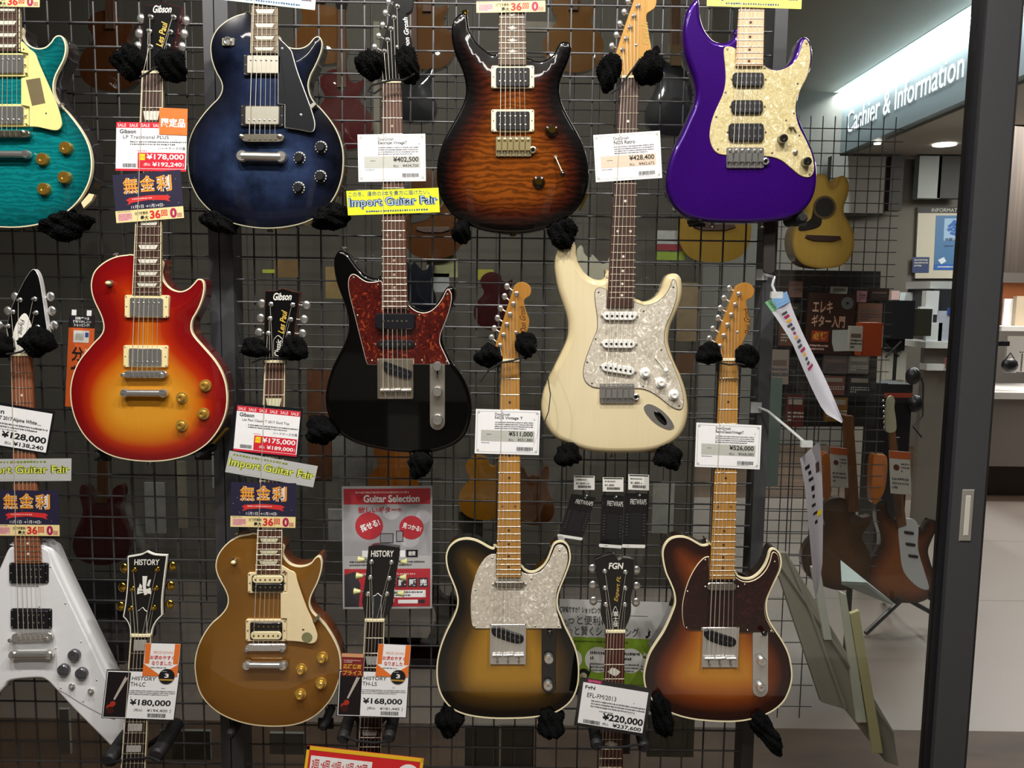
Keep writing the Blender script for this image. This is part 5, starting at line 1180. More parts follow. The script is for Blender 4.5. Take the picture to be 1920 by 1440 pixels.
s = card('limited_item_card', (299, 201.7), (351.7, 204), (298.3, 251.7), YTL - .0010, ORG, 'small orange card with three white characters over the 178,000 yen card', 'price card', None, .0004, None, 0., .4)
s.text('限定品', .07, .38, .93, .72, WPR, .035); s.done()
def mukinri(tl, tr, bl, label, Y=None):
    s = card('campaign_card', tl, tr, bl, Y or YTL - .0005, NAVY, label, 'sign', 'no-interest campaign cards', .0004, None, 0., .4)
    for i, c in enumerate('無金利'):
        for (h, mt, bo) in ((.0004, WPR, .075), (.0007, BRN, .035)): s.text(c, .14 + .245 * i, .075 - .02 * (i == 1), .37 + .245 * i, .42 - .02 * (i == 1), mt, bo, 0, h)
        s.text(c, .145 + .245 * i, .085 - .02 * (i == 1), .365 + .245 * i, .41 - .02 * (i == 1), GOLDP, .0, 0, .0010)
    s.poly([(.17, .54), (.22, .50), (.5, .475), (.78, .50), (.83, .54), (.79, .58), (.82, .64), (.74, .60), (.5, .57), (.26, .60), (.18, .65), (.21, .59)], PRED, .0005, 'ribbon_print')
    s.lines(.26, .505, .75, .555, 1, PNK, .0008, dens=18)
    s.text('11月1日', .24, .66, .42, .73, WPR); s.text('→1月14日', .45, .66, .70, .73, WPR); s.lines(.71, .68, .77, .72, 1, PNK, dens=4)
    for i in range(14): s.disc(rnd.uniform(.03, .97), rnd.uniform(.05, .7), .004, LGY, .0003, 'star_print', 6)
    s.rect(0, .755, 1, 1, CRM); s.rect(.03, .81, .24, .97, PNK, .0006); s.lines(.04, .82, .23, .96, 5, MAG, .0009, dens=24); s.lines(.03, .765, .24, .795, 1, DGY, dens=24)
    s.text('分割手数料', .28, .80, .48, .87, BLK, .02); s.text('最大', .36, .885, .48, .985, BLK, .03)
    s.text('36', .50, .79, .66, .97, PRED, .04); s.text('回', .67, .80, .76, .93, PRED, .03); s.lines(.67, .945, .76, .97, 1, BLK, dens=6)
    s.text('0', .80, .775, .90, .985, MAG, .05); s.text('回', .905, .89, .97, .975, MAG, .02); s.done()
mukinri((210.7, 328.3), (338.3, 318.3), (218.3, 418.3), 'tilted dark campaign card with three orange characters below the 178,000 yen card')
mukinri((433, 903.8), (555.5, 906), (432, 987.5), 'dark campaign card with three orange characters above the gold guitar body')
mukinri((-12, 919), (110.7, 920), (-10, 1004), 'dark campaign card with three orange characters on the white guitar neck', YTV - .0004)
mukinri((-45, -72), (76, -70), (-46, 11.5), 'campaign card whose cream strip hangs above the teal guitar')
mukinri((892, -62), (1022, -64), (893.3, 24), 'campaign card whose cream strip hangs above the brown flame guitar')
def fair(tl, tr, bl, base, ink, edge, label, out, Y=None):
    s = card('fair_banner_card', tl, tr, bl, Y or YTL - .0005, base, label, 'sign', 'guitar fair strips', .0004, None, 0., .4)
    if out: s.text('この冬、運命の1本を貴方に届けたい。', .02, .05, .90, .25, edge)
    else: s.lines(.05, .06, .95, .22, 1, edge, dens=26)
    for (i, j) in ((-.004, -.02), (.004, .02)): s.text('Import Guitar Fair', .02 + i, .30 + j, .985 + i, .76 + j, edge, .045, 0, .0005)
    s.text('Import Guitar Fair', .02, .30, .985, .76, ink, .0, 0, .0011)
    if out: s.text('魅力あるブランドが勢ぞろい輸入ギター集結。', .20, .80, .98, .96, edge) if False else s.lines(.20, .80, .98, .94, 1, edge, dens=30)
    else: s.lines(.20, .84, .9, .95, 1, GRY, dens=26)
    s.done()
YFL = M('banner_yellow', '#d9e022', .5); SGY = M('banner_silver', '#b5b6b6', .45); BINK = M('banner_blue_ink', '#a9bdd0', .5); BEDGE = M('banner_blue_edge', '#35507f', .5); YINK = M('banner_yellow_ink', '#e4ea6c', .5); OLIVE = M('banner_olive_edge', '#7f8a28', .5)
fair((649.3, 358), (822, 352), (652.5, 403.8), YFL, BINK, BEDGE, 'bright yellow guitar fair strip on the neck of the black guitar', True, YTF - .0004)
fair((430.5, 845), (596, 874), (422, 885), SGY, YINK, OLIVE, 'tilted silver guitar fair strip on the gold guitar neck', False)
fair((-46, 861), (134, 859.5), (-46, 903), SGY, YINK, OLIVE, 'silver guitar fair strip on the white guitar neck', False, YTV - .0004)
fair((413, -47), (594, -27), (410, -1), M('banner_mint', '#c3ded8', .5), ORG, BEDGE, 'pale mint guitar fair strip above the dark blue guitar', True)
fair((1327, -37), (1505, -31), (1325, 11), M('banner_soft_yellow', '#e6e46a', .5), BEDGE, BEDGE, 'soft yellow guitar fair strip above the purple guitar', True, YTF - .0004)
# plain white card on the white guitar
s = card('price_card', (-42, 753), (98.5, 776), (-54, 826), YTV, PAPER, 'slanted white price card reading 128,000 yen on the white guitar neck', 'price card', PT, .0004, .03, 0., .4)
s.text('Gibson', .06, .08, .37, .20, BLK, .02); s.text('Flying V T 2017 Alpine White', .12, .25, .82, .37, BLK, .02); s.lines(.83, .32, .97, .36, 1, DGY, dens=8); s.lines(.2, .40, .98, .55, 2, DGY, dens=34); s.lines(.3, .56, .7, .60, 1, DGY, dens=20)
s.text('¥128,000', .38, .62, .98, .81, BLK, .03); s.text('¥138,240', .555, .845, .96, .97, BLK, .02); s.text('税込', .44, .87, .53, .95, DGY); s.barcode(.15, .86, .38, .95, BLK); s.done()
# horizontal-photo cards of the two crown-logo guitars
def history(tl, tr, bl, tlo, tro, blo, model, p1, p2, lab, labo, split):
    s = card('price_card', tl, tr, bl, YTN, PAPER, lab, 'price card', PT, .0004, .012, 0., .4)
    k = split
    s.rect(.01, .02, k, .985, M('print_photo_black', '#151013', .4), .0004, 'photo_print')
    # small printed guitar: neck, body in red
    s.poly([(k * .78, .10), (k * .92, .12), (k * .45, .62), (k * .38, .60)], M('print_neck', '#b9b0a6', .5), .0006, 'photo_print'); s.poly([(k * .80, .06), (k * .98, .05), (k * .99, .12), (k * .80, .14)], BLK, .0007, 'photo_print')
    for (u, v, r, mt) in ((k * .30, .84, .055, M('print_body_dark', '#3a0f10', .5)), (k * .38, .70, .04, M('print_body_red', '#a8301c', .5)), (k * .26, .78, .045, M('print_body_red', '#a8301c', .5))): s.disc(u, v, r, mt, .0006 + v * .0001, 'photo_print', 20)
    s.text('HISTORY', k + .02, .10, k + .36, .18, DGY, .01, .1); s.text(model, k + .01, .22, k + .22, .31, BLK); s.lines(.78, .32, .93, .36, 1, DGY, dens=8)
    s.lines(k + .01, .385, .98, .50, 3, DGY, dens=36); s.lines(k + .03, .53, k + .14, .56, 1, DGY, dens=6)
    s.text(p1, k + .03, .585, .935, .735, BLK, .025); s.text('[税込', k + .10, .785, k + .22, .85, DGY); s.text(p2, .615, .785, .90, .855, BLK); s.text(']', .93, .785, .945, .855, DGY); s.barcode(.63, .88, .89, .965, BLK); s.lines(.93, .92, .98, .95, 1, DGY, dens=3); s.done()
    s = card('price_down_card', tlo, tro, blo, YTN - .0008, WPR, labo, 'price card', 'price down cards', .0004, None, 0., .4)
    s.poly([(0, 0), (.16, 0), (.16, .62), (.02, .62)], ORG); s.poly([(.84, 0), (1, 0), (.99, .62), (.84, .62)], ORG)
    s.poly([(0, .62), (.0, 1), (1, 1), (1, .62), (.5, .96)], ORG); s.text('PRICE DOWN', .26, .23, .80, .31, M('print_salmon', '#e8977f', .5)); s.text('お求めやすく', .17, .36, .86, .49, PRED, .02); s.text('なりました', .23, .53, .80, .66, PRED, .02)
    s.lines(.2, .71, .84, .77, 1, DGY, .0008, dens=14)
    s.disc(.70, 1.0, .23, BLK, .0012, 'badge_print'); s.text('3', .64, .91, .76, 1.04, WPR, .03, 0, .0016); s.lines(.56, .83, .84, .87, 1, GRY, .0016, dens=10); s.rect(.50, 1.08, .90, 1.13, M('print_badge_gold', '#b98d3a', .4), .0015, 'badge_print'); s.done()
history((201.7, 1257.5), (336, 1262), (191.7, 1345), (273.3, 1206), (339, 1207.7), (266.7, 1267), 'TH-LC', '¥180,000', '¥194,400', 'black and white price card reading 180,000 yen on the block inlay neck', 'orange and white price down card above the 180,000 yen card', .33)
history((637, 1258), (766, 1262), (632.5, 1341), (709.7, 1207.3), (770.8, 1210), (703.8, 1267.5), 'TH-LS', '¥168,000', '¥181,440', 'black and white price card reading 168,000 yen below the cream tuner headstock', 'orange and white price down card above the 168,000 yen card', .33)
s = card('thanks_price_card', (641, 1224.5), (682, 1226), (640.3, 1267), YTN - .0008, M('print_oxblood', '#7a2424', .5), 'small dark red card left of the neck, above the 168,000 yen card', 'price card', None, .0005)
s.rect(0, 0, 1, .16, M('print_peach', '#d39a6e', .5)); s.lines(.1, .26, .9, .42, 2, PNK, dens=14); s.text('応援感謝', .08, .46, .92, .68, GOLDP, .02); s.text('プライス', .06, .74, .94, .95, GOLDP, .03); s.done()
s = card('price_card', (1093.8, 1278.8), (1215.8, 1298.8), (1083, 1355), YTN, PAPER, 'slanted white price card reading 220,000 yen on the diamond inlay neck', 'price card', PT, .0004, .05, 0., .4)
s.rect(.06, -.095, .28, -.02, MAG, .0006); s.text('国内発送', .08, -.085, .26, -.03, M('print_pink_ink', '#e58ab0', .5), 0, 0, .0012)
s.text('FgN', .04, .06, .19, .17, BLK, .02); s.text('EFL-FM/2013', .085, .23, .53, .34, BLK); s.lines(.80, .30, .92, .34, 1, DGY, dens=7); s.lines(.16, .38, .97, .58, 3, DGY, dens=40); s.lines(.3, .62, .63, .66, 1, BLK, dens=20); s.lines(.70, .585, .97, .60, 1, GRY, dens=20)
s.text('¥220,000', .36, .66, .985, .86, BLK, .03); s.text('¥237,600', .53, .885, .97, 1.0, BLK, .02) if False else s.text('¥237,600', .53, .875, .97, .985, BLK, .02); s.text('(税込', .37, .89, .47, .97, DGY); s.barcode(.08, .885, .34, .975, BLK); s.done()
# the red poster, the green leaflet, the orange instalment sign, the red and yellow sign
YPO = YM - .012
s = card('selection_poster', (640.8, 912), (810.5, 910.8), (643, 1142), YPO, M('poster_grey_white', '#b4b3b4', .5), 'red and grey laminated poster with two red speech balloons behind the cream tuner headstock', 'poster', None, .001)
PR = M('poster_red', '#b5323c', .5); PG = M('poster_grey', '#8f8f93', .5); PGD = M('poster_dark', '#3a373c', .5)
s.rect(.02, .02, .98, .145, PR); s.lines(.15, .035, .90, .065, 1, PNK, dens=40); s.text('Guitar Selection', .24, .07, .86, .13, WPR, .03); s.poly([(.15, .085), (.18, .075), (.2, .09), (.22, .075), (.225, .1), (.19, .13)], DRED, .0009)
s.rect(.02, .15, .98, .56, M('poster_mid_grey', '#a3a2a6', .5), .0003); s.text('欲しいギター※', .18, .165, .66, .215, PR, .03)
for (u, v, r) in ((.55, .20, .10), (.30, .30, .09), (.75, .42, .11), (.9, .25, .08)): s.disc(u, v, r, M('poster_cloud', '#b9b8bc', .5), .0004)
s.disc(.30, .32, .155, PR, .0008); s.disc(.77, .335, .135, PR, .0008); s.text('探せる!', .20, .285, .42, .345, WPR, .03, 0, .0012, rot=-22); s.text('見つかる!', .67, .31, .88, .355, WPR, .03, 0, .0012, rot=14)
for (a, b, c, d) in ((.42, .38, .57, .46), (.60, .36, .68, .45)): s.rect(a, b, c, d, BLK, .0008); s.rect(a + .008, b + .006, c - .008, d - .006, PG, .0010)
s.rect(.22, .52, .70, .575, WPR, .0006); s.rect(.71, .515, .84, .575, BLK, .0007); s.text('検索', .735, .525, .815, .565, WPR, .02, 0, .0011); s.lines(.08, .60, .90, .65, 2, DGY, dens=40)
s.rect(.02, .67, .98, .98, PR, .0006); s.poly([(.02, .72), (.14, .69), (.2, .80), (.18, .98), (.02, .98)], PGD, .0008); s.lines(.2, .70, .94, .725, 1, PNK, dens=32)
for i, c in enumerate('委託販売'): 
    u = .49 + .12 * i; s.rect(u, .745, u + .105, .82, PGD, .0009); s.text(c, u + .012, .755, u + .093, .81, WPR, .03, 0, .0012)
s.rect(.3, .845, .93, .905, WPR, .0008); s.lines(.32, .85, .9, .90, 2, BLK, .0011, dens=34); s.rect(.62, .925, .84, .955, WPR, .0008); s.rect(.85, .925, .92, .955, PGD, .0008); s.done()
s = card('shopping_leaflet', (1049, 1123), (1262, 1130), (1049, 1284), YPO, M('leaflet_white', '#c9c9c6', .5), 'green and white leaflet behind the black headstock with chrome tuners', 'poster', None, .001)
LG = M('leaflet_green', '#7d9b2d', .5); s.rect(0, .43, 1, 1, LG); s.text('ご存知ですか？ショッピングクレジット', .0, .08, .50, .15, BLK, .01); s.text('もっと便利に', .0, .18, .43, .285, DGY); s.text('もっと賢くショッピング', .0, .305, .70, .41, DGY); s.text('♪', .76, .31, .81, .42, BLK, .01); s.rect(.62, .165, .78, .17, DGY)
s.lines(.06, .46, .68, .50, 1, M('leaflet_dark_green', '#40551a', .5), dens=34)
for i, (u, v, r) in enumerate(((.10, .69, .10), (.345, .69, .12), (.63, .69, .115))):
    s.disc(u, v, r, M('leaflet_balloon', '#d5d6d0', .5), .0008); s.lines(u - r * .6, v - .11, u + r * .6, v + .01, 2, BLK, .0012, dens=9); s.lines(u - r * .65, v + .03, u + r * .65, v + .14, 3, DGY, .0012, dens=18)
s.disc(.215, .86, .05, BLK, .001); s.disc(.212, .885, .032, M('leaflet_face', '#b9b48e', .5), .0012); s.text('♪', .255, .74, .285, .86, BLK, .02, 0, .0013); s.lines(.1, .96, .9, .985, 1, DGY, dens=50); s.done()
s = card('instalment_sign', (130, 589), (178.8, 591), (122, 762), YM - .025, M('sign_orange', '#d8622b', .5), 'tall orange sign with black header behind the left edge of the cherry sunburst guitar', 'sign', None, .001)
s.rect(0, 0, 1, .14, BLK); s.text('回数選べる', .25, .025, .78, .055, WPR, .02); s.text('便利でかしこい', .16, .06, .86, .09, WPR, .02); s.text('ショッピング!', .2, .095, .8, .128, WPR, .02); s.rect(.2, .17, .8, .30, LGY); s.rect(.65, .19, .78, .24, BLU, .0008); s.rect(.28, .2, .6, .27, GRY, .0008)
s.text('分', .17, .345, .62, .50, BLK, .02); s.text('割', .17, .55, .62, .70, BLK, .02); s.text('OK', .72, .35, .86, .42, WPR, .01, rot=90); s.lines(.2, .74, .6, .80, 1, BLK, dens=3)
for u in (.1, .68): s.rect(u, -.05, u + .18, .01, PAPER, .0012, 'tape')
s.done()
s = card('instalment_sign', (576, 1397.5), (795, 1422), (560, 1520), 1.672, M('sign_red', '#d6262b', .5), 'red and yellow instalment sign in front of the lowest neck, cut by the bottom edge', 'sign', None, .001)
YB = M('sign_yellow_border', '#f0bf2a', .5)
for (a, b, c, d) in ((0, 0, 1, .06), (0, 0, .025, 1), (.975, 0, 1, 1), (0, .94, 1, 1)): s.rect(a, b, c, d, YB)
s.rect(.045, .14, .57, .40, WPR); s.poly([(.27, .40), (.33, .40), (.30, .48)], WPR)
for i, t in enumerate(('3', '6', '10', '15', '20')):
    u = .06 + .092 * i + (.015 if i > 2 else 0); s.text(t + '回' + ('・' if i < 4 else ''), u, .19, u + .088, .335, PRED, .02)
s.text('払い', .51, .21, .56, .335, PRED, .02); s.disc(.885, .27, .095, WPR, .0006); s.text('実施中', .81, .18, .965, .37, PRED, .03, 0, .0011); s.rect(.05, .50, .60, .80, M('sign_violet', '#3f3a8c', .5)); s.done()
# three packaged string dampers on hooks
def damper(tgl, tgr, tgb, tl, tr, bl, label, i):
    s = card('string_damper_pack', tl, tr, bl, 1.795, M('pack_black', '#131316', .3, 0, .4), label, 'accessory pack', 'packed string dampers on the grid', .004)
    s.text('FRETWRAPS', .25, .10, .97, .20, LGY, .0, 0); s.lines(.04, .11, .2, .19, 1, DGY, dens=4)
    s.rect(.25, .35, .78, .85, M('pack_pad', '#0b0b0e', .7), .0012, 'black_pad')
    for r_ in range(8): 
        for u in (.08, .84): s.rect(u, .38 + r_ * .055, u + .11, .40 + r_ * .055, M('pack_rib', '#38383c', .5), .0010, 'rib_print')
    s.text('Vn', .42, .38, .64, .47, WPR, .02, .2); s.disc(.60, .03, .045, WPR, .0010); s.poly([(-.03, .95), (.98, .95), (1.0, .985), (.97, 1.015), (-.02, 1.015), (-.06, .985)], LGY, .0012, 'label_strip'); s.lines(.2, .97, .8, .99, 1, DGY, .0016, dens=8)
    s.done()
    a, b, c = quad3(tgl, tgr, tgb, 1.786); t = Sheet(a, b, c, s.p); q = [t.at(0, 0), t.at(1, 0), t.at(1, 1), t.at(0, 1)]; mk('price_label', q + [p - t.n * .0006 for p in q], [[0, 3, 2, 1], [4, 5, 6, 7], [0, 1, 5, 4], [1, 2, 6, 5], [2, 3, 7, 6], [3, 0, 4, 7]], LGY, s.p, 0)
    t.rect(.05, .03, .95, .10, BLK); t.lines(.1, .2, .95, .34, 1, DGY, dens=18); t.text('¥1,800', .1, .46, .55, .62, BLK, .01); t.lines(.6, .5, .95, .6, 1, DGY, dens=8); t.barcode(.2, .68, .85, .86, BLK); t.done()
    h = P((tl[0] + tr[0]) / 2 + 4, tl[1] + 4, 1.79); m = MB(); m.tube([h + Vector((0, .085, .004)), h + Vector((0, -.012, 0)), h + Vector((0, -.02, .006))], .0018, 8); m.build('peg_hook', STEEL, s.p)
damper((1076, 892), (1115, 892.5), (1076, 918), (1072, 926), (1117, 933), (1047, 1005), 'tilted black string damper pack, leftmost of the three on the grid', 0)
damper((1130, 895), (1169, 895.5), (1130, 921.5), (1129, 928), (1170, 931), (1125, 1024), 'black string damper pack in the middle of the three', 1)
damper((1178, 889), (1217, 890.5), (1178, 918), (1172, 925), (1214, 926), (1168, 1025), 'black string damper pack nearest the brown and amber burst guitar, of the three', 2)
# ================================================================ room shells
TILE = M('pale_floor_tile', '#7b716a', .42, 0, 0, .4, None, 0, 0, (2.2, .10))
WOODF = woodmat('dark_wood_floor', '#33251a', '#553f2d', .7, .0, .35, 3, 6)
struct(box('floor', (-4.5, .5, -.1), (9, 2.77, 0), WOODF)); struct(box('floor_corridor', (-4.5, -3.6, -.1), (9, .5, 0), M('corridor_tile', '#a8a198', .4)))
struct(box('floor_tile', (-4.5, 2.77, -.1), (9, 6.15, 0), TILE))
struct(box('floor_wood', (-4.5, 6.15, -.1), (9, 9.0, 0), WOODF))
m = MB()
for y in (4.05, 5.1): m.box((-4.5, y, 0), (9, y + .004, .0008))
o = m.build('floor_tile_joint', M('tile_joint', '#6d645d', .6), None, 0); struct(o)
CEI = M('ceiling_grey', '#8d897e', .7); WALLG = M('wall_warm_grey', '#625e58', .8); DKW = M('partition_dark', '#5a5650', .8)
struct(box('ceiling', (-4.5, -3.6, 3.2), (9, 1.95, 3.3), M('corridor_ceiling', '#6a6761', .8)))
struct(box('ceiling_shop', (-4.5, 1.95, 3.55), (3.25, 9, 3.65), CEI)); struct(box('ceiling_beam', (-4.5, 1.88, 3.2), (9, 2.0, 3.65), FRAMEG))
struct(box('ceiling_cashier', (3.33, 2.0, 2.93), (9, 8.5, 3.03), M('cashier_ceiling', '#a09b92', .8)))
struct(box('wall_back', (-4.5, 8.5, 0), (9, 8.6, 3.65), WALLG)); struct(box('wall_left', (-4.6, -3.6, 0), (-4.5, 9, 3.65), WALLG)); struct(box('wall_right', (9, -3.6, 0), (9.1, 9, 3.65), WALLG))
struct(box('wall_corridor', (-4.5, -3.7, 1.35), (9, -3.6, 3.3), M('corridor_wall', '#37342f', .8))); struct(box('wall_corridor_lower', (-4.5, -3.7, 0), (9, -3.6, 1.35), M('corridor_wall_low', '#47433d', .7)))
struct(box('trim_reflector', (-4.5, -3.6, .62), (9, -3.3, 1.0), M('reflector_band', '#8f897f', .6)))  # added pale band, out of view, for the chrome plates to reflect
for x_ in (-2.6, -1.05, .55, 2.2): struct(box('reflector_pillar', (x_, -3.6, 0), (x_ + .26, -3.45, 2.2), M('reflector_pillar_pale', '#c4beb2', .6)))  # added out of view so gloss and chrome pick up bright vertical streaks
struct(box('wall_partition', (-4.5, 4.2, 0), (.95, 4.3, 3.55), DKW))
# ---- cashier sign: a washed fascia that runs back into the shop
XF = 3.25
def XP(px, py): p = PX(px, py, XF); return p
zt, zb = XP(1845, 17).z, XP(1600, 278).z
y_far = XP(1550, 250).y
sg = thing('cashier_sign_fascia', (XF + .04, 5, zb), 'pale lit fascia lettered in white over the cashier counter', 'sign')
box('fascia_panel', (XF, 2.6, zb), (XF + .08, y_far, zt), M('fascia_grey', '#8a969b', .5), sg)
def yz(px, py): p = XP(px, py); return p
a, b, c = XP(1588, 205), XP(1806, 137), XP(1588, 250)
L0, L1 = XP(1588, 250), XP(1805, 170); Ht = XP(1600, 212).z - XP(1600, 246).z
zl = XP(1597, 246).z
s = Sheet(Vector((XF, L0.y, zl + .205)), Vector((XF, L1.y, zl + .205)), Vector((XF, L0.y, zl)), sg)
s.n = Vector((-1, 0, 0)); s.text('Cashier & Information', 0, 0, 1, 1, M('lit_letters', '#ffffff', .4, 0, 0, .5, '#f4fbff', 1.3), .0, 0, .004, 'lettering'); s.done()
box('cove_lip', (XF - .10, 2.6, zt + .02), (XF + .08, y_far, zt + .05), M('cove_white', '#d8d8d4', .7), sg)
l = bpy.data.lights.new('cove_lamp', 'AREA'); l.shape = 'RECTANGLE'; l.size = .05; l.size_y = y_far - 2.7; l.energy = 150; l.color = (.86, .97, 1)
lo = bpy.data.objects.new('cove_lamp', l); COL.objects.link(lo); lo.location = (XF - .045, (y_far + 2.7) / 2, zt + .012)
lo.rotation_euler = Matrix(((1, 0, 0), (0, 1, 0), (0, 0, 1))).to_euler(); lo.rotation_euler = (0, math.radians(-20), 0)
for i, (px, py) in enumerate(((1771, 270), (1645, 268))):
    p = PZ(px, py, 2.93); m = MB(); m.lathe((p.x, p.y, 2.93), [(.10 if i == 0 else .03, .0), (.10 if i == 0 else .03, -.012)], 24, axis='Z')
    tag(m.build('downlight', M('lamp_face', '#ffffff', .4, 0, 0, .5, '#fff6e6', 6.), None, 0), ('large round downlight in the cashier ceiling', 'small round downlight in the cashier ceiling')[i], 'ceiling light')
# ---- back wall of the cashier: grey panels, notice board
def wallbox(name, px0, py0, px1, py1, Y, d, mat, label, cat, group=None):
    a, b = P(px0, py0, Y), P(px1, py1, Y)
    return tag(box(name, (min(a.x, b.x), Y, min(a.z, b.z)), (max(a.x, b.x), Y + d, max(a.z, b.z)), mat), label, cat, group)
for (x0, x1, y1, c, lb) in ((1560, 1655, 400, '#5d5a55', 'dark grey wall panel below the left end of the lit fascia'), (1672, 1690, 395, '#2d2c2b', 'narrow black wall panel above the notice board'), (1725, 1762, 372, '#8d9494', 'pale grey wall panel above the notice board'), (1762, 1808, 372, '#39393a', 'dark wall panel beside the door frame')):
    wallbox('wall_display_panel', x0, 292, x1, y1, 8.3, .1, M('panel' + c, c, .7), lb, 'wall panel')
YB_ = 8.46
nb = card('notice_board', (1722, 388), (1835, 388), (1716, 522), YB_, M('board_white', '#b7b4a6', .6), 'pale notice board with black header and blue winter poster by the door frame', 'notice board', None, .03)
nb.rect(0, 0, 1, .085, BLK, .002); nb.text('INFORMATION', .22, .02, .80, .07, GRY, 0, 0, .003); nb.rect(.30, .12, .90, .88, M('poster_blue', '#3f6c9a', .5), .003, 'blue_poster'); nb.rect(.44, .16, .84, .47, M('poster_pale', '#8fb0cf', .5), .004, 'blue_poster')
nb.text('冬', .48, .18, .78, .42, M('poster_deep_blue', '#1d59a8', .5), .05, 0, .006); nb.text('体験レッスン', .46, .43, .86, .475, M('poster_navy', '#1a2f58', .5), .01, 0, .006); nb.lines(.46, .53, .72, .56, 1, NAVY, .006, dens=14)
nb.poly([(.70, .72), (.84, .62), (.92, .70), (.88, .78), (.74, .78)], M('poster_piano', '#2a3b57', .5), .006); nb.poly([(.36, .74), (.46, .70), (.5, .76), (.42, .80)], M('poster_drum', '#c9d7e4', .5), .006); nb.rect(.30, .80, .90, .88, M('poster_deep_blue', '#1d59a8', .5), .005); nb.lines(.36, .825, .82, .85, 1, WPR, .007, dens=30)
nb.rect(-.06, .70, .22, .92, M('flyer_navy', '#2a3c66', .5), .004, 'navy_flyer'); nb.lines(-.03, .72, .18, .84, 3, GRY, .006, dens=12); nb.done()
# ---- counter and what stands on it
CW = M('counter_white', '#dcdad6', .35); CG = M('counter_grey', '#8c867f', .5)
def blk(name, px0, py0, px1, py1, Y, d, mat, label, cat, group=None): return wallbox(name, px0, py0, px1, py1, Y, d, mat, label, cat, group)
YC = 6.3
ct = thing('cashier_counter', (4.4, YC + .3, 0), 'white topped grey cashier counter right of the door frame', 'counter')
zc = P(1880, 735, YC).z; xq = P(1722, 700, YC).x
box('counter_top', (xq + .35, YC - .04, zc - .05), (8.5, YC + .7, zc), CW, ct); box('counter_front', (xq + .38, YC, .24), (8.5, YC + .05, zc - .05), CG, ct); box('counter_base', (xq + .42, YC + .06, 0), (8.5, YC + .12, .24), M('base_dark', '#33281f', .6), ct)
ct2 = thing('side_counter', (3.3, 5.6, 0), 'white side counter behind the glass door, carrying the printer', 'counter')
zs = P(1750, 640, 5.5).z; xa2, xb2 = P(1722, 640, 5.5).x, P(1830, 640, 5.5).x
box('counter_top', (xa2, 5.4, zs - .04), (xb2, 6.2, zs), CW, ct2); box('counter_side', (xa2 + .02, 5.45, 0), (xb2, 5.5, zs - .04), M('counter_side_brown', '#6b635a', .5), ct2); box('shelf_panel', (P(1735, 690, 5.42).x, 5.40, P(1735, 694, 5.42).z), (xb2, 5.5, P(1735, 682, 5.42).z), CW, ct2)
wc = thing('white_cabinet', P(1680, 712, 5.3), 'small white cabinet left of the side counter', 'cabinet')
a, b = P(1659, 648, 5.3), P(1697, 712, 5.3); box('cabinet_body', (a.x, 5.3, 0), (b.x, 5.8, a.z), M('cabinet_white', '#c9c5ba', .5), wc); box('drawer', (a.x + .01, 5.285, b.z), (b.x - .01, 5.3, a.z - .04), M('drawer_front', '#b5b0a4', .5), wc)
pr = thing('desk_printer', P(1775, 580, 5.6), 'grey and white desk printer on the side counter', 'printer')
a, b = P(1745, 527, 5.6), P(1812, 562, 5.6); box('printer_lid', (a.x, 5.6, a.z - .05), (b.x, 5.95, a.z), M('printer_grey', '#b4b4b2', .4), pr); box('printer_body', (a.x + .03, 5.6, zs), (b.x, 5.98, a.z - .05), M('printer_dark', '#2c2c30', .4), pr)
a, b = P(1739, 545, 5.55), P(1760, 590, 5.55); box('paper_tray', (a.x, 5.56, b.z), (b.x, 5.62, a.z), M('tray_white', '#cfcfcd', .4), pr)
mb_ = thing('black_monitor', P(1690, 640, 5.2), 'black square monitor seen from behind, left of the printer', 'monitor')
a, b = P(1665, 563, 5.2), P(1712, 636, 5.2); box('monitor_shell', (a.x, 5.2, b.z), (b.x, 5.42, a.z), BLKP, mb_); box('monitor_stand', ((a.x + b.x) / 2 - .06, 5.25, zs - .05 if zs < b.z else b.z - .2), ((a.x + b.x) / 2 + .06, 5.35, b.z), BLKP, mb_)
box('monitor_side', (b.x, 5.22, b.z + .02), (b.x + .12, 5.4, b.z + .19), M('monitor_olive', '#2b2a20', .4), mb_)
for i, (x0, y0, x1, y1, Y, c, lb) in enumerate(((1688, 548, 1724, 588, 5.9, '#c9d0d3', 'stack of pale paper behind the black monitor'), (1729, 530, 1746, 572, 5.9, '#d6d9da', 'white paper pad standing beside the printer'), (1738, 605, 1765, 640, 5.42, '#dcdedf', 'blank white card standing on the side counter'), (1762, 583, 1800, 640, 5.42, '#b9bccb', 'pale blue leaflet stand on the side counter'), (1725, 575, 1748, 612, 5.55, '#d4d4d2', 'crumpled white slip on the side counter'), (1672, 545, 1686, 562, 5.9, '#c9a8a4', 'pinkish paper behind the black monitor'))):
    o = blk('paper_stack' if i < 3 else 'leaflet', x0, y0, x1, y1, Y, .03, M('paper' + c, c, .6), lb, 'paper')
lf = blk('leaflet_stand', 1778, 577, 1797, 590, 5.41, .01, BLU, 'blue topped leaflet in the stand on the side counter', 'leaflet')
blk('telephone', 1711, 583, 1727, 604, 5.42, .08, BLKP, 'black telephone on the side counter', 'telephone'); blk('red_tin', 1779, 672, 1797, 690, 5.36, .06, M('tin_red', '#8e5a55', .5), 'dull red tin on the lower shelf of the side counter', 'tin')
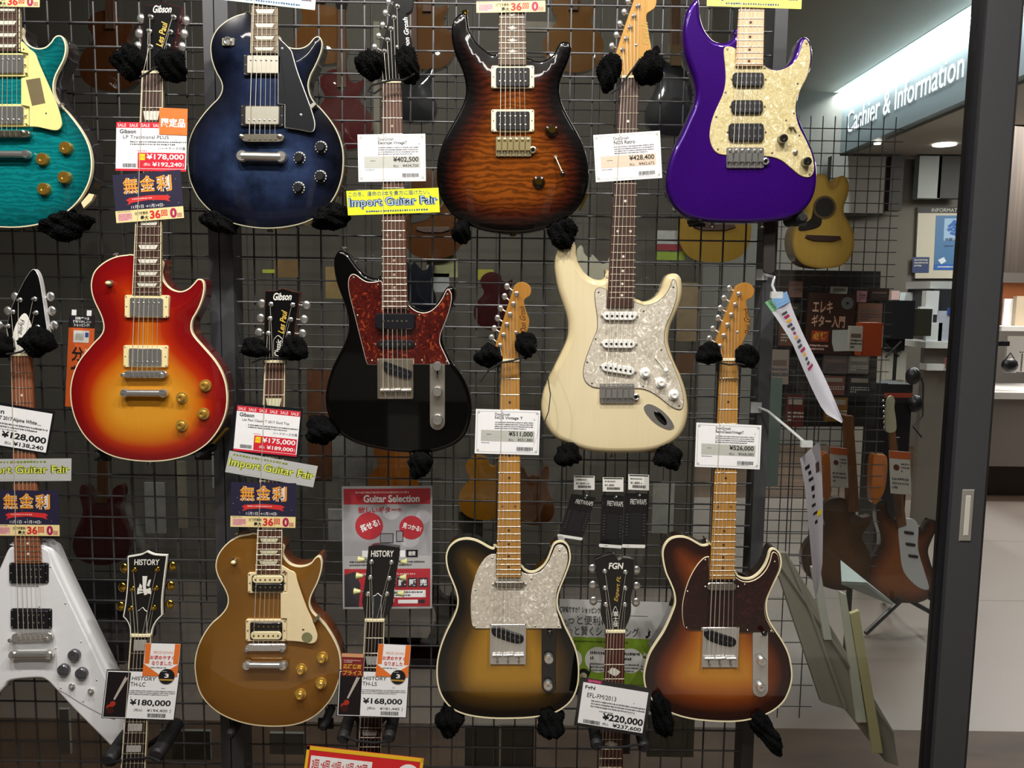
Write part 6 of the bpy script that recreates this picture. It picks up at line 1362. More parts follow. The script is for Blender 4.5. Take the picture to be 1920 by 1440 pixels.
# right of the door frame
blk('dark_wall_panel', 1886, 60, 1990, 512, 6.9, .06, woodmat('dark_slats', '#2a221c', '#41362c', .6, 0, 8, .2, 4), 'tall dark slatted panel at the right edge of the picture', 'wall panel')
blk('orange_cabinet', 1882, 530, 1990, 620, 7.0, .3, M('cabinet_orange', '#8a4f2a', .5), 'orange brown cabinet at the right edge of the picture', 'cabinet')
blk('pinned_notice', 1884, 560, 1898, 612, 6.95, .02, PAPER, 'white notice on the orange cabinet', 'paper'); blk('beige_box', 1907, 555, 1950, 612, 6.9, .05, M('box_beige', '#b3a48c', .6), 'beige box on the shelf beside the white notice', 'box')
sh = blk('wall_shelf', 1878, 612, 1990, 622, 6.7, .4, CW, 'white shelf with small things at the right edge', 'shelf')
bg_ = thing('black_handbag', P(1892, 698, 6.35), 'small black bag on the white counter', 'bag'); m = MB(); a = P(1892, 698, 6.4); m.ell(a + Vector((0, 0, .055)), .065, .04, .06); m.build('bag_body', BLKP, bg_); m = MB(); m.tube([a + Vector((-.035, 0, .10)), a + Vector((0, 0, .15)), a + Vector((.035, 0, .10))], .005, 8); m.build('bag_handle', BLKP, bg_)
st = thing('card_stand', P(1914, 699, 6.35), 'thin silver stand on the white counter', 'stand'); a = P(1914, 699, 6.4); m = MB(); m.lathe(a, [(.03, 0), (.03, .008), (.006, .012), (.006, .15), (.02, .155), (.02, .165)], 14, axis='Z'); m.build('stand_column', CHROME, st)
blk('splashback', 1890, 630, 1990, 700, 7.0, .03, M('backsplash', '#c0bdb8', .5), 'white panel behind the counter at the right edge', 'wall panel'); blk('black_tray', 1872, 640, 1893, 649, 6.45, .15, BLKP, 'black tray on the white counter', 'tray')
# ================================================================ guitars and goods inside the shop
BK = 'guitars hung inside the shop behind the glass'
SH = {'single': R8([(605,122),(500,138),(410,205),(373,300),(400,390),(440,475),(425,550),(350,625),(280,740),(255,860),(272,980),(335,1085),(460,1165),(620,1203),(780,1203),(920,1155),(1020,1055),(1075,910),(1070,790),(1020,680),(945,590),(903,525),(920,450),(965,340),(965,258),(910,285),(840,305),(770,270),(748,180)]),
      'double': R5([(632,258),(600,310),(530,298),(468,220),(452,130),(410,85),(350,140),(331,240),(352,370),(398,510),(403,640),(335,790),(268,940),(258,1070),(300,1170),(400,1240),(540,1285),(740,1293),(920,1272),(1040,1195),(1085,1070),(1070,930),(1010,780),(975,650),(1010,520),(1050,400),(1045,305),(995,277),(945,325),(905,405),(825,435),(772,405)]),
      'acoustic': [(0,-230),(-60,-235),(-95,-215),(-112,-170),(-108,-115),(-92,-75),(-96,-40),(-125,0),(-150,60),(-152,120),(-130,180),(-85,218),(0,230),(85,218),(130,180),(152,120),(150,60),(125,0),(96,-40),(92,-75),(108,-115),(112,-170),(95,-215),(60,-235)],
      'horned': [(0,-150),(-40,-140),(-70,-200),(-110,-215),(-120,-160),(-105,-90),(-110,-40),(-150,60),(-155,140),(-110,200),(0,225),(110,200),(155,140),(150,60),(110,-40),(105,-90),(120,-160),(110,-215),(70,-200),(40,-140)]}
SH['cutaway'] = [(0,-230),(-60,-235),(-95,-215),(-112,-170),(-108,-115),(-92,-75),(-96,-40),(-125,0),(-150,60),(-152,120),(-130,180),(-85,218),(0,230),(85,218),(130,180),(152,120),(150,60),(125,0),(100,-40),(96,-80),(112,-130),(118,-185),(100,-225),(70,-228),(55,-190),(30,-170)]
YI = 3.36
wiregrid(-1.75, 1.02, .2, 2.75, YI, 'inner wire grid wall behind the glass, hung with shop guitars', .03, .03, .1, .0025)
def bg_guitar(kind, cx, cy, hpx, Y, col, label, neck=True, rot=0, detail=None, name=None, stops=None, thick=.045, gloss=.3):
    pts = SH[kind]; xs = [p[0] for p in pts]; ys = [p[1] for p in pts]; k = hpx / (max(ys) - min(ys)); mx, my = (max(xs) + min(xs)) / 2, (max(ys) + min(ys)) / 2
    c_, s_ = math.cos(math.radians(rot)), math.sin(math.radians(rot))
    def T(x, y): x, y = (x - mx) * k, (y - my) * k; return cx + x * c_ - y * s_, cy + x * s_ + y * c_
    o = [T(*p) for p in pts]
    g = thing(name or ('acoustic_guitar' if kind in ('acoustic', 'cutaway') else 'electric_guitar'), P(cx, cy + hpx * .55, Y + .03), label, 'guitar', BK)
    mt = bodymat('bg_finish', stops or [(0, col), (1, col)], grain=.12, rough=gloss)
    guitar_body(g, o, Y, .003, thick, 0, mt, mt, None, .06, .09, n=4)
    h = (max(ys) - min(ys)) / 2; U = lambda u, v: T(mx + u * h, my + v * h)
    if neck:
        q = [U(-.12, -.55), U(.12, -.55), U(.09, -2.5), U(-.09, -2.5)]; prism('neck', to_plane(q, Y - .01), Y - .01, .02, woodmat('bg_neck', '#3b2416', '#5b3a22', .5), g, .001)
        q = [U(-.09, -2.48), U(.09, -2.48), U(.17, -2.7), U(.14, -3.15), U(-.14, -3.15), U(-.17, -2.7)]; prism('headstock', to_plane(q, Y - .008), Y - .008, .014, HEADBLK, g, .001)
    if kind in ('acoustic', 'cutaway'):
        m = MB(); e = P(*U(0, -.30), Y - .004); r = hpx * .10 * mpp(cx, cy, Y); m.lathe(e, [(r, .0), (r, -.001)], 24); m.build('sound_hole', M('sound_hole_dark', '#17110c', .7), g, 0)
        m = MB(); m.lathe(e + Vector((0, .0003, 0)), [(r * 1.22, .0), (r * 1.22, -.001)], 24); m.build('rosette', M('rosette', '#5b4426', .6), g, 0)
        q = [U(-.36, .30), U(.36, .30), U(.38, .36), U(.2, .42), U(-.2, .42), U(-.38, .36)]; prism('bridge', to_plane(q, Y - .012), Y - .012, .010, ROSE, g, .001)
        q = [U(-.22, -.32), U(-.28, -.05), U(-.52, .12), U(-.48, .22), U(-.1, .12), U(-.06, -.1)]; prism('pickguard', to_plane(smooth(q, 4), Y - .0045), Y - .0045, .003, M('bg_guard_dark', '#1c1713', .4), g, .0005)
    elif detail:
        for v in (-.25, .08, .30):
            q = [U(-.2, v - .05), U(.2, v - .05), U(.2, v + .05), U(-.2, v + .05)]; prism('pickup', to_plane(q, Y - .012), Y - .012, .012, BLKP, g, .001)
        q = [U(-.2, .5), U(.2, .5), U(.2, .58), U(-.2, .58)]; prism('bridge', to_plane(q, Y - .014), Y - .014, .014, CHROME, g, .001)
    return g
ACO = [(0, '#8a6d30'), (.2, '#b39147'), (1, '#bd9a4c')]
for a in (('acoustic', 1340, 388, 208, 3.295, '#8b6d2e', 'pale acoustic guitar behind the grid, its base showing below the purple guitar', False),
          ('acoustic', 812, 400, 170, 3.295, '#4a2a14', 'brown acoustic guitar behind the grid right of the black guitar neck', False),
          ('single', 640, 205, 150, 3.295, '#4a1112', 'dark red guitar behind the grid left of the black headstock', True),
          ('single', 205, 95, 150, 3.295, '#4a2812', 'brown guitar behind the grid left of the cherry guitar headstock', True),
          ('double', 600, 45, 150, 3.295, '#6a4420', 'amber guitar behind the grid right of the dark blue guitar', True),
          ('single', 800, 60, 140, 3.295, '#5a3a1c', 'tan guitar behind the grid between black headstock and brown flame guitar', True),
          ('double', 775, 165, 130, 3.295, '#101014', 'black guitar behind the grid between black headstock and brown flame guitar', True),
          ('single', 1075, 60, 150, 3.295, '#6b4a26', 'light brown guitar behind the grid right of the brown flame guitar', True),
          ('double', 1268, 170, 170, 3.295, '#15151b', 'black guitar behind the grid left of the purple guitar', True),
          ('horned', 190, 985, 150, 3.295, '#3f0d10', 'dark red horned guitar behind the grid beside the white guitar', True),
          ('single', 905, 915, 120, 3.295, '#a8701c', 'amber guitar body behind the grid below the black guitar', False),
          ('single', 735, 890, 130, 3.295, '#8a4f14', 'orange brown guitar behind the grid below the black guitar body', False),
          ('double', 1115, 520, 120, 3.295, '#b9b4a4', 'ivory guitar behind the grid left of the cream guitar horn', False),
          ('single', 930, 565, 110, 3.295, '#351013', 'dark red guitar behind the grid above the honey headstock', False),
          ('double', 780, 530, 110, 3.295, '#10131c', 'blue black guitar behind the grid right of the black guitar', False),
          ('horned', 1000, 930, 110, 3.295, '#5a3214', 'brown horned guitar behind the grid right of the maple neck', False),
          ('single', 60, 330, 120, 3.295, '#251510', 'dark brown guitar behind the grid under the teal guitar', False),
          ('double', 850, 1170, 150, 3.295, '#0f0f12', 'black guitar behind the grid under the red poster', False)):
    bg_guitar(*a[:6], a[6], a[7])
bg_guitar('cutaway', 1545, 415, 176, 3.3, '#8a6c30', 'honey cutaway acoustic guitar, a door glass reflection built solid', False, 2, stops=ACO, thick=.1)  # reflection of an acoustic guitar in the glass, modelled as a solid one
# papers, posters and dim boxes behind the grid
PC = 'posters and cards behind the grid'
for i, (x0, y0, x1, y1, Y, c, lb) in enumerate(((1232, 432, 1286, 458, 3.343, '#9a9a9c', 'pale card behind the grid left of the pale acoustic guitar'), (1232, 458, 1286, 470, 3.343, '#7e2430', 'dark red strip card behind the grid left of the pale acoustic guitar'), (1232, 472, 1284, 488, 3.343, '#7b8f2e', 'lime green card behind the grid left of the pale acoustic guitar'),
    (775, 512, 842, 548, 3.343, '#8f9092', 'grey white card behind the grid right of the rosewood neck'), (800, 478, 858, 520, 3.343, '#8a8a66', 'pale olive card behind the grid above the white card'), (895, 505, 925, 525, 3.343, '#8a8428', 'mustard yellow tag behind the grid above the honey headstock'),
    (610, 500, 650, 560, 3.343, '#77603a', 'tan poster behind the grid left of the black guitar horn'), (492, 505, 515, 512, 3.343, '#9aa032', 'lime strip behind the grid above the black white-lettered headstock'), (515, 487, 560, 520, 3.343, '#6d5330', 'tan card with dark picture behind the grid above the gold guitar headstock'),
    (650, 610, 720, 700, 3.343, '#3c3a38', 'dark grey panel behind the grid behind the black guitar'), (575, 690, 622, 900, 3.343, '#5a3216', 'brown cabinet side behind the grid right of the gold guitar neck'), (622, 800, 700, 905, 3.343, '#6f6e6c', 'grey sheet behind the grid above the red poster'),
    (1270, 530, 1310, 640, 3.343, '#7b6a52', 'beige leaflet behind the grid right of the cream guitar horn'), (1268, 660, 1300, 700, 3.343, '#5b3f2a', 'brown picture card behind the grid right of the cream guitar'), (270, 905, 310, 1000, 3.343, '#8c8c8c', 'pale slanted sheet behind the grid below the cherry guitar'),
    (330, 865, 350, 990, 3.343, '#7e776a', 'narrow beige sheet behind the grid below the cherry guitar'), (396, 820, 404, 915, 3.343, '#9d9d9b', 'narrow pale strip behind the grid beside the grey post'), (300, 1370, 395, 1425, 2.42, '#6e706a', 'grey box behind the grid below the gold guitar'), (110, 1330, 132, 1415, 2.42, '#8d8d8b', 'pale upright strip behind the grid under the white guitar'),
    (872, 1360, 935, 1440, 2.42, '#5f5f5a', 'grey speaker cloth panel behind the grid under the yellow and black guitar'), (940, 1360, 1000, 1440, 2.42, '#595955', 'second grey panel behind the grid under the yellow and black guitar'), (505, 1375, 570, 1415, 2.42, '#777876', 'grey box behind the grid under the gold guitar, right side'),
    (1215, 1340, 1300, 1420, 2.42, '#6c6d62', 'olive grey panel behind the grid under the brown and amber guitar'), (1215, 740, 1262, 850, 3.343, '#4d3520', 'brown board behind the grid right of the cream guitar body'), (700, 40, 712, 300, 3.343, '#7a7468', 'pale upright board behind the grid near the black headstock'), (985, 40, 1060, 60, 3.343, '#7d776c', 'pale ledge behind the grid right of the brown flame guitar'),
    (560, 60, 580, 330, 3.343, '#66625a', 'grey upright board behind the grid right of the dark blue guitar'), (860, 960, 905, 1010, 3.343, '#3f3c35', 'dull card behind the grid above the white pearl guard guitar'), (615, 955, 650, 1015, 3.343, '#a5a5a8', 'white tongue shaped sheet behind the grid left of the red poster'), (1225, 905, 1262, 1000, 3.343, '#a2a29e', 'white leaflet behind the grid right of the string damper packs'))):
    wallbox('poster' if i % 3 else 'display_card', x0, y0, x1, y1, Y, .012, M('dull' + c, c, .7, 0, 0, .5, None, 0, 0, (25., .35)), lb, 'poster', PC)
for i, (x0, y0, x1, y1, Y, lb) in enumerate(((700, 1290, 860, 1500, 3.2, 'black amplifier on the shop floor under the red poster'), (1010, 1330, 1110, 1500, 3.0, 'black amplifier on the shop floor left of the diamond inlay neck'), (20, 1130, 240, 1420, 3.2, 'black amplifier on the shop floor behind the white guitar'), (440, 1330, 560, 1500, 3.0, 'black amplifier on the shop floor under the gold guitar'))):
    a, b = P(x0, y0, Y), P(x1, y1, Y); g = thing('guitar_amplifier', ((a.x + b.x) / 2, Y + .15, 0), lb, 'amplifier', 'amplifiers on the shop floor')
    box('cabinet', (a.x, Y, 0), (b.x, Y + .3, a.z), BLKP, g); box('speaker_cloth', (a.x + .03, Y - .004, .04), (b.x - .03, Y, a.z - .12), M('speaker_cloth', '#35353a', .9), g)
    for j in range(4):
        m = MB(); m.lathe((a.x + .1 + j * .05, Y - .002, a.z - .06), [(.011, .003), (.011, -.012)], 12); m.build('dial', NICKEL, g)
# ---- seen through the glass door: wire stand, magazines, leaflets, gift boxes
wiregrid(P(1442, 600, 3.5).x, P(1672, 600, 3.5).x, .3, 2.25, 3.5, 'dark wire stand behind the glass door, carrying the acoustic guitar built from a reflection', P(1480, 600, 3.5).x, 1.0, .05, .0022)
wiregrid(P(1438, 900, 2.5).x, P(1545, 900, 2.5).x, .18, 1.28, 2.5, 'low wire stand just inside the glass door', P(1480, 900, 2.5).x, .5, .07, .0018)
tag(prism('stand_back_board', to_plane([(1444, 505), (1652, 508), (1640, 800), (1444, 800)], 3.56), 3.56, .02, M('back_board', '#2b2724', .7), None, .002), 'dark brown board backing the wire stand behind the glass door', 'board')
YK = 3.47
s = card('guitar_magazine', (1517, 548), (1606, 552), (1508, 662), YK, M('cover_brown', '#3a241c', .4), 'guitar primer with big pale lettering and a disc on its cover, behind the glass', 'magazine', 'magazines on the rack behind the glass', .02)
for h, mt, bo in ((.001, BRN, .05), (.002, M('cover_ink', '#cfc3b4', .5), .0)): s.text('エレキ', .10, .13, .52, .33, mt, bo, 0, h); s.text('ギター入門', .10, .36, .80, .56, mt, bo, 0, h)
s.disc(.82, .15, .13, M('cover_disc', '#a3a7ab', .25, .7), .002, 'cover_disc'); s.disc(.82, .15, .03, BLK, .003, 'cover_disc'); s.rect(.12, .62, .48, .80, M('cover_red', '#a03a22', .5), .002); s.text('必勝', .15, .64, .45, .77, GOLDP, .03, 0, .003)
s.poly([(.55, .6), (.95, .58), (.97, .7), (.9, .8), (.98, .93), (.62, .95), (.56, .8)], M('cover_guitar', '#b9bcbc', .4), .002); s.lines(.1, .84, .5, .95, 2, PNK, .002, dens=14); s.done()
def mag(x0, y0, x1, y1, Y, c, lb, grp='magazines on the rack behind the glass', ink=DGY, cat='magazine', nm='magazine'):
    s = card(nm, (x0, y0), (x1, y0 + 1), (x0 - 2, y1), Y, M('mag' + c, c, .5), lb, cat, grp, .012); s.lines(.1, .08, .9, .26, 1, ink, .001, dens=7); s.lines(.1, .5, .9, .9, 3, ink, .001, dens=10); s.rect(.12, .3, .88, .46, M('magpic' + c, '#6b5a52', .5), .001); s.done()
for a in ((1481, 527, 1506, 557, 3.48, '#6b4a44', 'reddish magazine at the left of the rack behind the glass'), (1518, 532, 1543, 545, 3.48, '#2c2c30', 'black magazine above the guitar primer'), (1560, 537, 1590, 550, 3.48, '#a8a8a4', 'grey white magazine above the guitar primer'), (1609, 545, 1626, 566, 3.48, '#b57f8c', 'pink leaflet right of the guitar primer'),
          (1632, 540, 1668, 562, 3.48, '#33221c', 'dark magazine behind the glass left of the black monitor'), (1610, 568, 1655, 605, 3.48, '#7d5a4c', 'brown picture magazine above the orange box'), (1460, 568, 1500, 590, 3.48, '#2a2826', 'dark magazine behind the paper sign'), (1445, 655, 1480, 720, 3.48, '#8d8078', 'beige leaflet low on the rack behind the paper sign'), (1545, 662, 1590, 700, 3.48, '#5c5052', 'grey brown booklet below the guitar primer'), (1520, 640, 1555, 660, 3.48, '#a34a30', 'small orange red booklet below the guitar primer')): mag(*a)
blk('orange_box', 1618, 605, 1652, 668, 3.05, .06, M('box_orange', '#a8431c', .4), 'orange box behind the glass beside a white packet', 'box'); mag(1593, 611, 1618, 658, 3.0, '#b8b4ac', 'white packet left of the orange box behind the glass', None, BLK, 'packet', 'packet')
# clear arms with hanging paper signs
CL = M('clear_plastic', '#d9dcdc', .12, 0, .5); CL.node_tree.nodes['Principled BSDF'].inputs['Alpha'].default_value = .55
def arm(label, pts, Y0, Y1, clip):
    g = thing('sign_holder_arm', P(pts[-1][0], pts[-1][1], Y1), label, 'sign holder'); n = len(pts)
    m = MB(); m.tube([P(x, y, Y0 + (Y1 - Y0) * i / (n - 1)) for i, (x, y) in enumerate(pts)], .003, 8); m.build('clear_arm', CL, g)
    a = P(pts[0][0], pts[0][1], Y0); m = MB(); m.box(a - Vector((.018, .004, .012)), a + Vector((.006, .008, .012))); m.build('clamp', CL, g, 0)
    b = P(*clip, Y1); m = MB(); m.box(b - Vector((.012, .005, .007)), b + Vector((.012, .005, .007))); m.build('clip_jaw', CL, g, 0)
arm('clear holder arm clipped to the grid above the first paper sign', [(1433, 515), (1452, 520), (1448, 535), (1455, 552)], 1.86, 1.74, (1456, 553))
arm('clear straight holder arm above the second paper sign', [(1422, 764), (1440, 771), (1475, 800), (1512, 832)], 1.86, 1.73, (1512, 832))
def strip(name, L, Rr, Y, label, mat, bulge=.03):
    """a hanging sheet that curls: left and right edge pixel chains from top to bottom"""
    n = 14; g = thing(name, P(L[-1][0], L[-1][1], Y), label, 'sign', 'paper signs on clear arms')
    def at(ch, t):
        t *= len(ch) - 1; i = min(int(t), len(ch) - 2); f = t - i; return tuple(ch[i][k] + (ch[i + 1][k] - ch[i][k]) * f for k in (0, 1))
    V = []; K = 5
    for i in range(n + 1):
        a, b = at(L, i / n), at(Rr, i / n)
        for k in range(K):
            u = k / (K - 1); V.append(P(a[0] + (b[0] - a[0]) * u, a[1] + (b[1] - a[1]) * u, Y + .09 * u + bulge * math.sin(math.pi * u) * (.4 + i / n)))
    f = [[i * K + k, (i + 1) * K + k, (i + 1) * K + k + 1, i * K + k + 1] for i in range(n) for k in range(K - 1)]
    mk('sheet', V, f, mat, g, 60)
    def ink(nm, u0, u1, t0, t1, m_, off=-.0012):
        vv = []
        for i in range(4):
            t = t0 + (t1 - t0) * i / 3
            for u in (u0, u1):
                a, b = at(L, t), at(Rr, t); q = P(a[0] + (b[0] - a[0]) * u, a[1] + (b[1] - a[1]) * u, Y + .09 * u + bulge * math.sin(math.pi * u) * (.4 + t)); vv.append(q + Vector((0, off, 0)))
        mk(nm, vv, [[2 * i, 2 * i + 2, 2 * i + 3, 2 * i + 1] for i in range(3)], m_, g, 0)
    return ink
PS = M('sign_paper_lilac', '#c9c9d2', .6)
ink = strip('hanging_paper_sign', [(1434, 567), (1458, 600), (1484, 640), (1505, 690), (1525, 735), (1545, 774), (1578, 793)], [(1475, 546), (1487, 582), (1505, 625), (1525, 665), (1545, 705), (1563, 745), (1581, 790)], 1.735, 'curling white paper sign with green and blue top, hanging beside the glass door', PS)
ink('printed_top', 0, .3, .0, .09, M('sign_green', '#6fae7a', .5)); ink('printed_top', .3, 1, .0, .09, M('sign_blue', '#7fa9d8', .5))
r2 = random.Random(5)
for i in range(14): t = .14 + i * .03; ink('handwriting', .35 + r2.uniform(-.08, .05), .60 + r2.uniform(-.05, .1), t, t + .018, (DGY, MAG, GOLDP, DGY)[i % 4])
ink = strip('hanging_paper_sign', [(1500, 860), (1507, 900), (1514, 960), (1519, 1020), (1524, 1075), (1529, 1122)], [(1538, 825), (1541, 880), (1543, 940), (1543, 1000), (1542, 1060), (1533, 1110)], 1.73, 'second white paper sign with black handwriting, hanging lower beside the glass door', M('sign_paper_grey', '#bdbac2', .6, 0, 0, .5, None, 0, 0, (30., .12)), .02)
for i in range(8): t = .10 + i * .055; ink('handwriting', .12 + r2.uniform(0, .15) + .03 * i, .36 + r2.uniform(0, .12) + .03 * i, t, t + r2.uniform(.015, .03), BLK)
ink('printed_picture', .68, .86, .13, .2, M('sign_figure', '#4a3a34', .5)); ink('handwriting', .6, .9, .44, .47, YEL)
# black strap end hanging beside the purple guitar
m = MB(); a, b = P(1446, 360, 1.80), P(1443, 512, 1.80)
tag(prism('hanging_strap', to_plane(rr(1443.5, 440, 22, 146, 1, 8), 1.80), 1.80, .006, M('strap_brown_black', '#241f1c', .6), None, .001), 'dark strap end hanging beside the purple guitar', 'strap')
for i, (x0, y0, x1, y1) in enumerate(((1440, 708, 1458, 912),)):
    wallbox('acrylic_panel', x0, y0, x1, y1, 2.3, .006, M('acrylic_pale', '#8da39f', .2, 0, .5), 'pale greenish acrylic panel just inside the glass door', 'panel')
wallbox('red_box', 1436, 735, 1448, 870, 2.45, .05, M('box_dull_red', '#7a3a3c', .5), 'tall dull red box just inside the glass door', 'box')
# goods on the stand
GP_ = 'small goods on the wire stand'
for i, (x0, y0, x1, y1, c_, lb) in enumerate(((1462, 600, 1500, 648, '#5f3a2c', 'brown packet beside the curling paper sign'), (1540, 705, 1585, 740, '#70403a', 'dull red packet low on the wire stand'), (1592, 668, 1630, 700, '#6e6a66', 'grey packet below the white packet'), (1592, 706, 1632, 742, '#2a2d33', 'black packet low on the wire stand'), (1548, 745, 1590, 790, '#7a5526', 'mustard brown packet lowest on the wire stand'), (1475, 740, 1508, 800, '#5a2522', 'dark red packet behind the clear straight arm'), (1638, 610, 1656, 650, '#b4b0a8', 'pale card at the edge of the wire stand'))):
    s = card('goods_packet', (x0, y0), (x1, y0 + 1), (x0 - 2, y1), 3.475, M('pack' + c_, c_, .4), lb, 'packet', GP_, .015); s.rect(.1, .08, .9, .3, M('packlabel' + c_, '#8f867c', .5), .001); s.lines(.1, .5, .9, .85, 3, GRY, .001, dens=8); s.done()
# ---- sunburst double-cut on a floor stand
g = bg_guitar('double', 1692, 1035, 190, 3.6, '#5a2d12', 'brown sunburst guitar with white guard on a floor stand behind the glass door', False, 4, stops=[(0, '#1a0d08'), (.4, '#5a2a0e'), (1, '#8a4a18')], gloss=.2)
prism('pickguard', to_plane(smooth([(1686, 985), (1705, 972), (1722, 985), (1722, 1030), (1735, 1075), (1742, 1105), (1720, 1100), (1695, 1072), (1688, 1030)], 4), 3.59), 3.592, .004, M('guard_white_far', '#c9ccd0', .3, 0, .3), g, .001)
prism('neck', to_plane([(1668, 810), (1679, 808), (1700, 985), (1684, 990)], 3.585), 3.585, .02, woodmat('far_neck', '#5a3a22', '#7a5030', .5), g, .001)
prism('headstock', to_plane(smooth([(1663, 810), (1660, 790), (1662, 765), (1665, 748), (1672, 742), (1678, 750), (1677, 765), (1680, 785), (1680, 808)], 3), 3.58), 3.58, .014, M('far_head', '#a8a48c', .5), g, .001)
for i in range(6): m = MB(); m.ell(P(1656 + i * .4, 752 + i * 10, 3.59), .006, .004, .006, 8); m.build('tuner', CHROME, g)
for (x, y) in ((1712, 1000), (1715, 1022), (1720, 1044)): prism('pickup', to_plane(rr(x - 6, y, 18, 5, 8, 2), 3.58), 3.585, .01, BLKP, g, .0006)
st = thing('guitar_stand', P(1692, 1150, 3.75), 'black folding floor stand under the brown sunburst guitar', 'stand')
fz = 0.0
pf = P(1695, 1120, 3.7); 
for dx, dy in ((-.22, -.12), (.24, -.05), (.05, .30)):
    m = MB(); m.tube([pf, Vector((pf.x + dx, pf.y + dy, .015))], .011, 8); m.build('stand_leg', BLKP, st)
for sx in (-.09, .09):
    m = MB(); m.tube([pf + Vector((sx, .02, .02)), pf + Vector((sx, -.13, .02)), pf + Vector((sx, -.14, .05))], .010, 8); m.build('stand_arm', RUBBER, st)
m = MB(); m.tube([pf, P(1683, 820, 3.72)], .010, 8); m.build('stand_post', BLKP, st)
# hang tags on two more display guitars
def hangtag(x0, y0, x1, y1, Y, lb):
    s = card('hang_tag', (x0, y0), (x1, y0 + 3), (x0 + 3, y1), Y, M('tag_white', '#b9b5ae', .6), lb, 'hang tag', 'product hang tags', .003); s.rect(0, 0, 1, .17, M('tag_orange', '#b0562c', .5), .001); s.disc(.32, .38, .15, M('tag_guitar', '#5a2c1e', .5), .001); s.lines(.55, .25, .95, .5, 3, DGY, .001, dens=6); s.lines(.1, .60, .9, .9, 3, DGY, .001, dens=9); s.done()
hangtag(1556, 838, 1588, 912, 3.05, 'orange and white hang tag on the nearer leaning guitar'); hangtag(1667, 845, 1706, 925, 3.4, 'orange and white hang tag below the sunburst guitar headstock')
bg_guitar('single', 1575, 1020, 170, 3.3, '#5f3a1a', 'brown guitar leaning behind the second paper sign', False, 12, stops=[(0, '#3a2410'), (1, '#6b451f')])
prism('leaning_neck', to_plane([(1585, 780), (1600, 780), (1612, 960), (1590, 960)], 3.28), 3.28, .03, woodmat('far_neck2', '#4e3018', '#7a4c26', .5), None, .001)
o = bpy.data.objects['leaning_neck']; tag(o, 'bare brown guitar neck standing behind the orange and white hang tag', 'guitar neck')
for (pts, Y, lb) in (([(1541, 860), (1552, 850), (1560, 870), (1558, 930), (1543, 930)], 3.2, 'orange wooden body edge behind the second paper sign'), ([(1638, 860), (1650, 853), (1664, 860), (1660, 915), (1643, 945), (1635, 930)], 3.5, 'orange wooden body between the two hang tags')):
    tag(prism('orange_guitar_body', to_plane(smooth(pts, 4), Y), Y, .05, M('amber_wood', '#a85c18', .35, 0, .5), None, .002), lb, 'guitar body')
# headphones and a lamp head on a black rack
hp = thing('headphone_rack', P(1690, 850, 4.2), 'black rack with headphones and a red trimmed case behind the glass door', 'rack')
a, b = P(1655, 720, 4.2), P(1706, 810, 4.2); box('rack_body', (a.x, 4.2, 0), (b.x, 4.4, a.z), BLKP, hp); box('red_trim', (a.x + .01, 4.19, P(0, 722, 4.2).z), (b.x, 4.41, P(0, 714, 4.2).z), M('trim_red', '#9a3a24', .4), hp)
for (x, y) in ((1712, 705), (1716, 757)): 
    m = MB(); m.ell(P(x, y, 4.15), .038, .03, .045, 14); m.build('headphone_cup', BLKP, hp)
m = MB(); m.tube([P(x, y, 4.15) for x, y in ((1724, 700), (1731, 720), (1730, 780), (1712, 800), (1728, 820))], .004, 6); m.build('headphone_cable', BLKP, hp)
# black music stand
ms = thing('music_stand', P(1678, 700, 4.6), 'black music stand left of the side counter', 'stand'); m = MB(); m.tube([PZ(1680, 905, 0) * 0 + Vector((P(1680, 650, 4.6).x, 4.6, 0)), P(1680, 650, 4.6)], .01, 8); m.build('stand_pole', BLKP, ms)
for (p, q) in (((1660, 670), (1690, 640)), ((1660, 645), (1685, 668))): m = MB(); m.tube([P(*p, 4.58), P(*q, 4.58)], .006, 6); m.build('stand_bar', BLKP, ms)
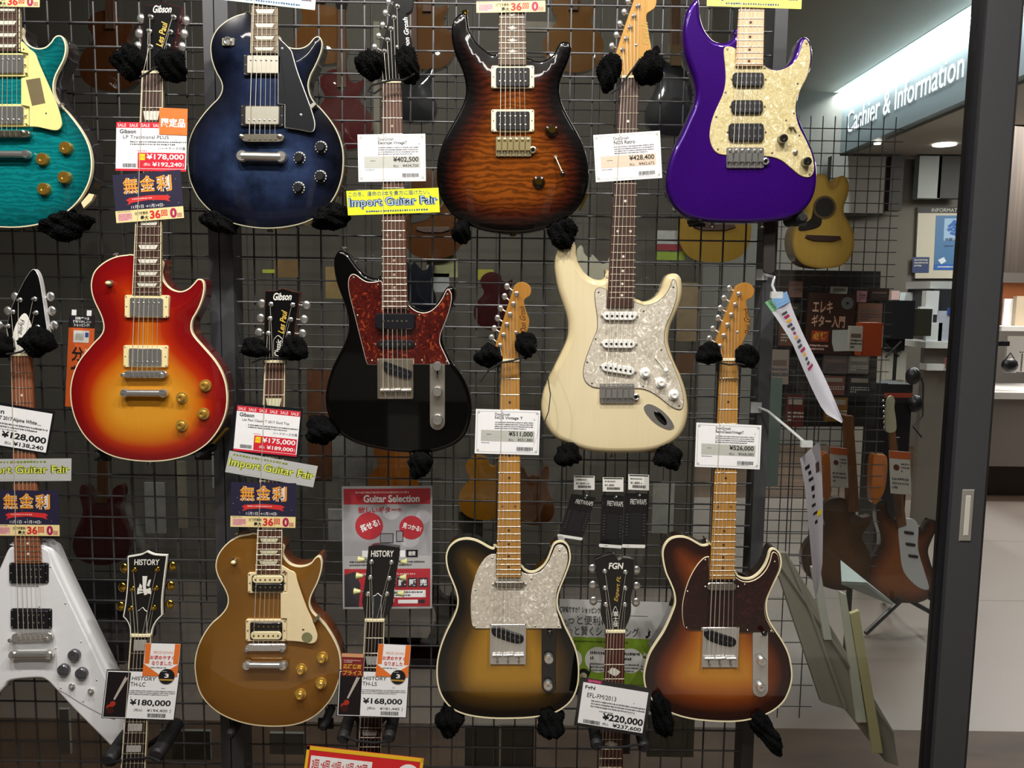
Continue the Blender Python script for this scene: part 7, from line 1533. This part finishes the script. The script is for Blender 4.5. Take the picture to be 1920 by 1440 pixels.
# wedge-shaped reflection in the door glass, built as a solid board with strips
lb_ = thing('reflection_wedge', (P(1575, 1150, 2.35).x, 2.35, 0), 'grey slanted wedge with pale strips, a door glass reflection built solid', 'rack')
GT = M('wedge_grey', '#a09a8c', .6)
prism('wedge_side', to_plane([(1470, 1060), (1500, 1060), (1640, 1330), (1637, 1378), (1615, 1372), (1560, 1300), (1520, 1290)], 2.36), 2.36, .02, GT, lb_, .001)
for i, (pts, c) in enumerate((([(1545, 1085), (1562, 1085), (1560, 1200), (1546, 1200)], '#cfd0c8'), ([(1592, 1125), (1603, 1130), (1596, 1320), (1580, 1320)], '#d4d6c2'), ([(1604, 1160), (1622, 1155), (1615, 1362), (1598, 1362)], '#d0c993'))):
    prism('reflection_strip', to_plane(pts, 2.34), 2.34, .015, M('wedge_strip' + c, c, .6), lb_, .0006)
ws = thing('display_table', P(1610, 1100, 3.2), 'pale slanted display top behind the glass door', 'table'); q = [P(1576, 1050, 3.1), P(1675, 1130, 3.1), P(1625, 1092, 3.0), P(1578, 1090, 3.0)]
mk('slanted_top', [p for p in q] + [p - Vector((0, 0, .012)) for p in q], [[0, 1, 2, 3], [7, 6, 5, 4], [0, 4, 5, 1], [1, 5, 6, 2], [2, 6, 7, 3], [3, 7, 4, 0]], M('display_mint', '#b5c4c2', .5), ws, 0)
a = P(1600, 1090, 3.05); m = MB(); m.tube([Vector((a.x, 3.08, 0)), Vector((a.x, 3.08, a.z))], .012, 8); m.build('table_leg', BLKP, ws)

# lean the reflection wedge back so that its face looks up a little
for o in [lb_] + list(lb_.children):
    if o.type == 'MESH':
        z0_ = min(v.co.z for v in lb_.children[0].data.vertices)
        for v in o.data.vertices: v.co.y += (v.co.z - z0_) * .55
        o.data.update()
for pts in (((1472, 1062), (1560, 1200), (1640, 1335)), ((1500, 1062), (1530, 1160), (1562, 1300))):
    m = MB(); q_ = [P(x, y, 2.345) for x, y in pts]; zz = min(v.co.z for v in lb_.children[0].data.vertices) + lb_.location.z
    m.tube([p + Vector((0, (p.z - zz) * .55, 0)) for p in q_], .004, 6); m.build('wedge_rail', M('wedge_rail_pale', '#b9b4a8', .4, .3), lb_)
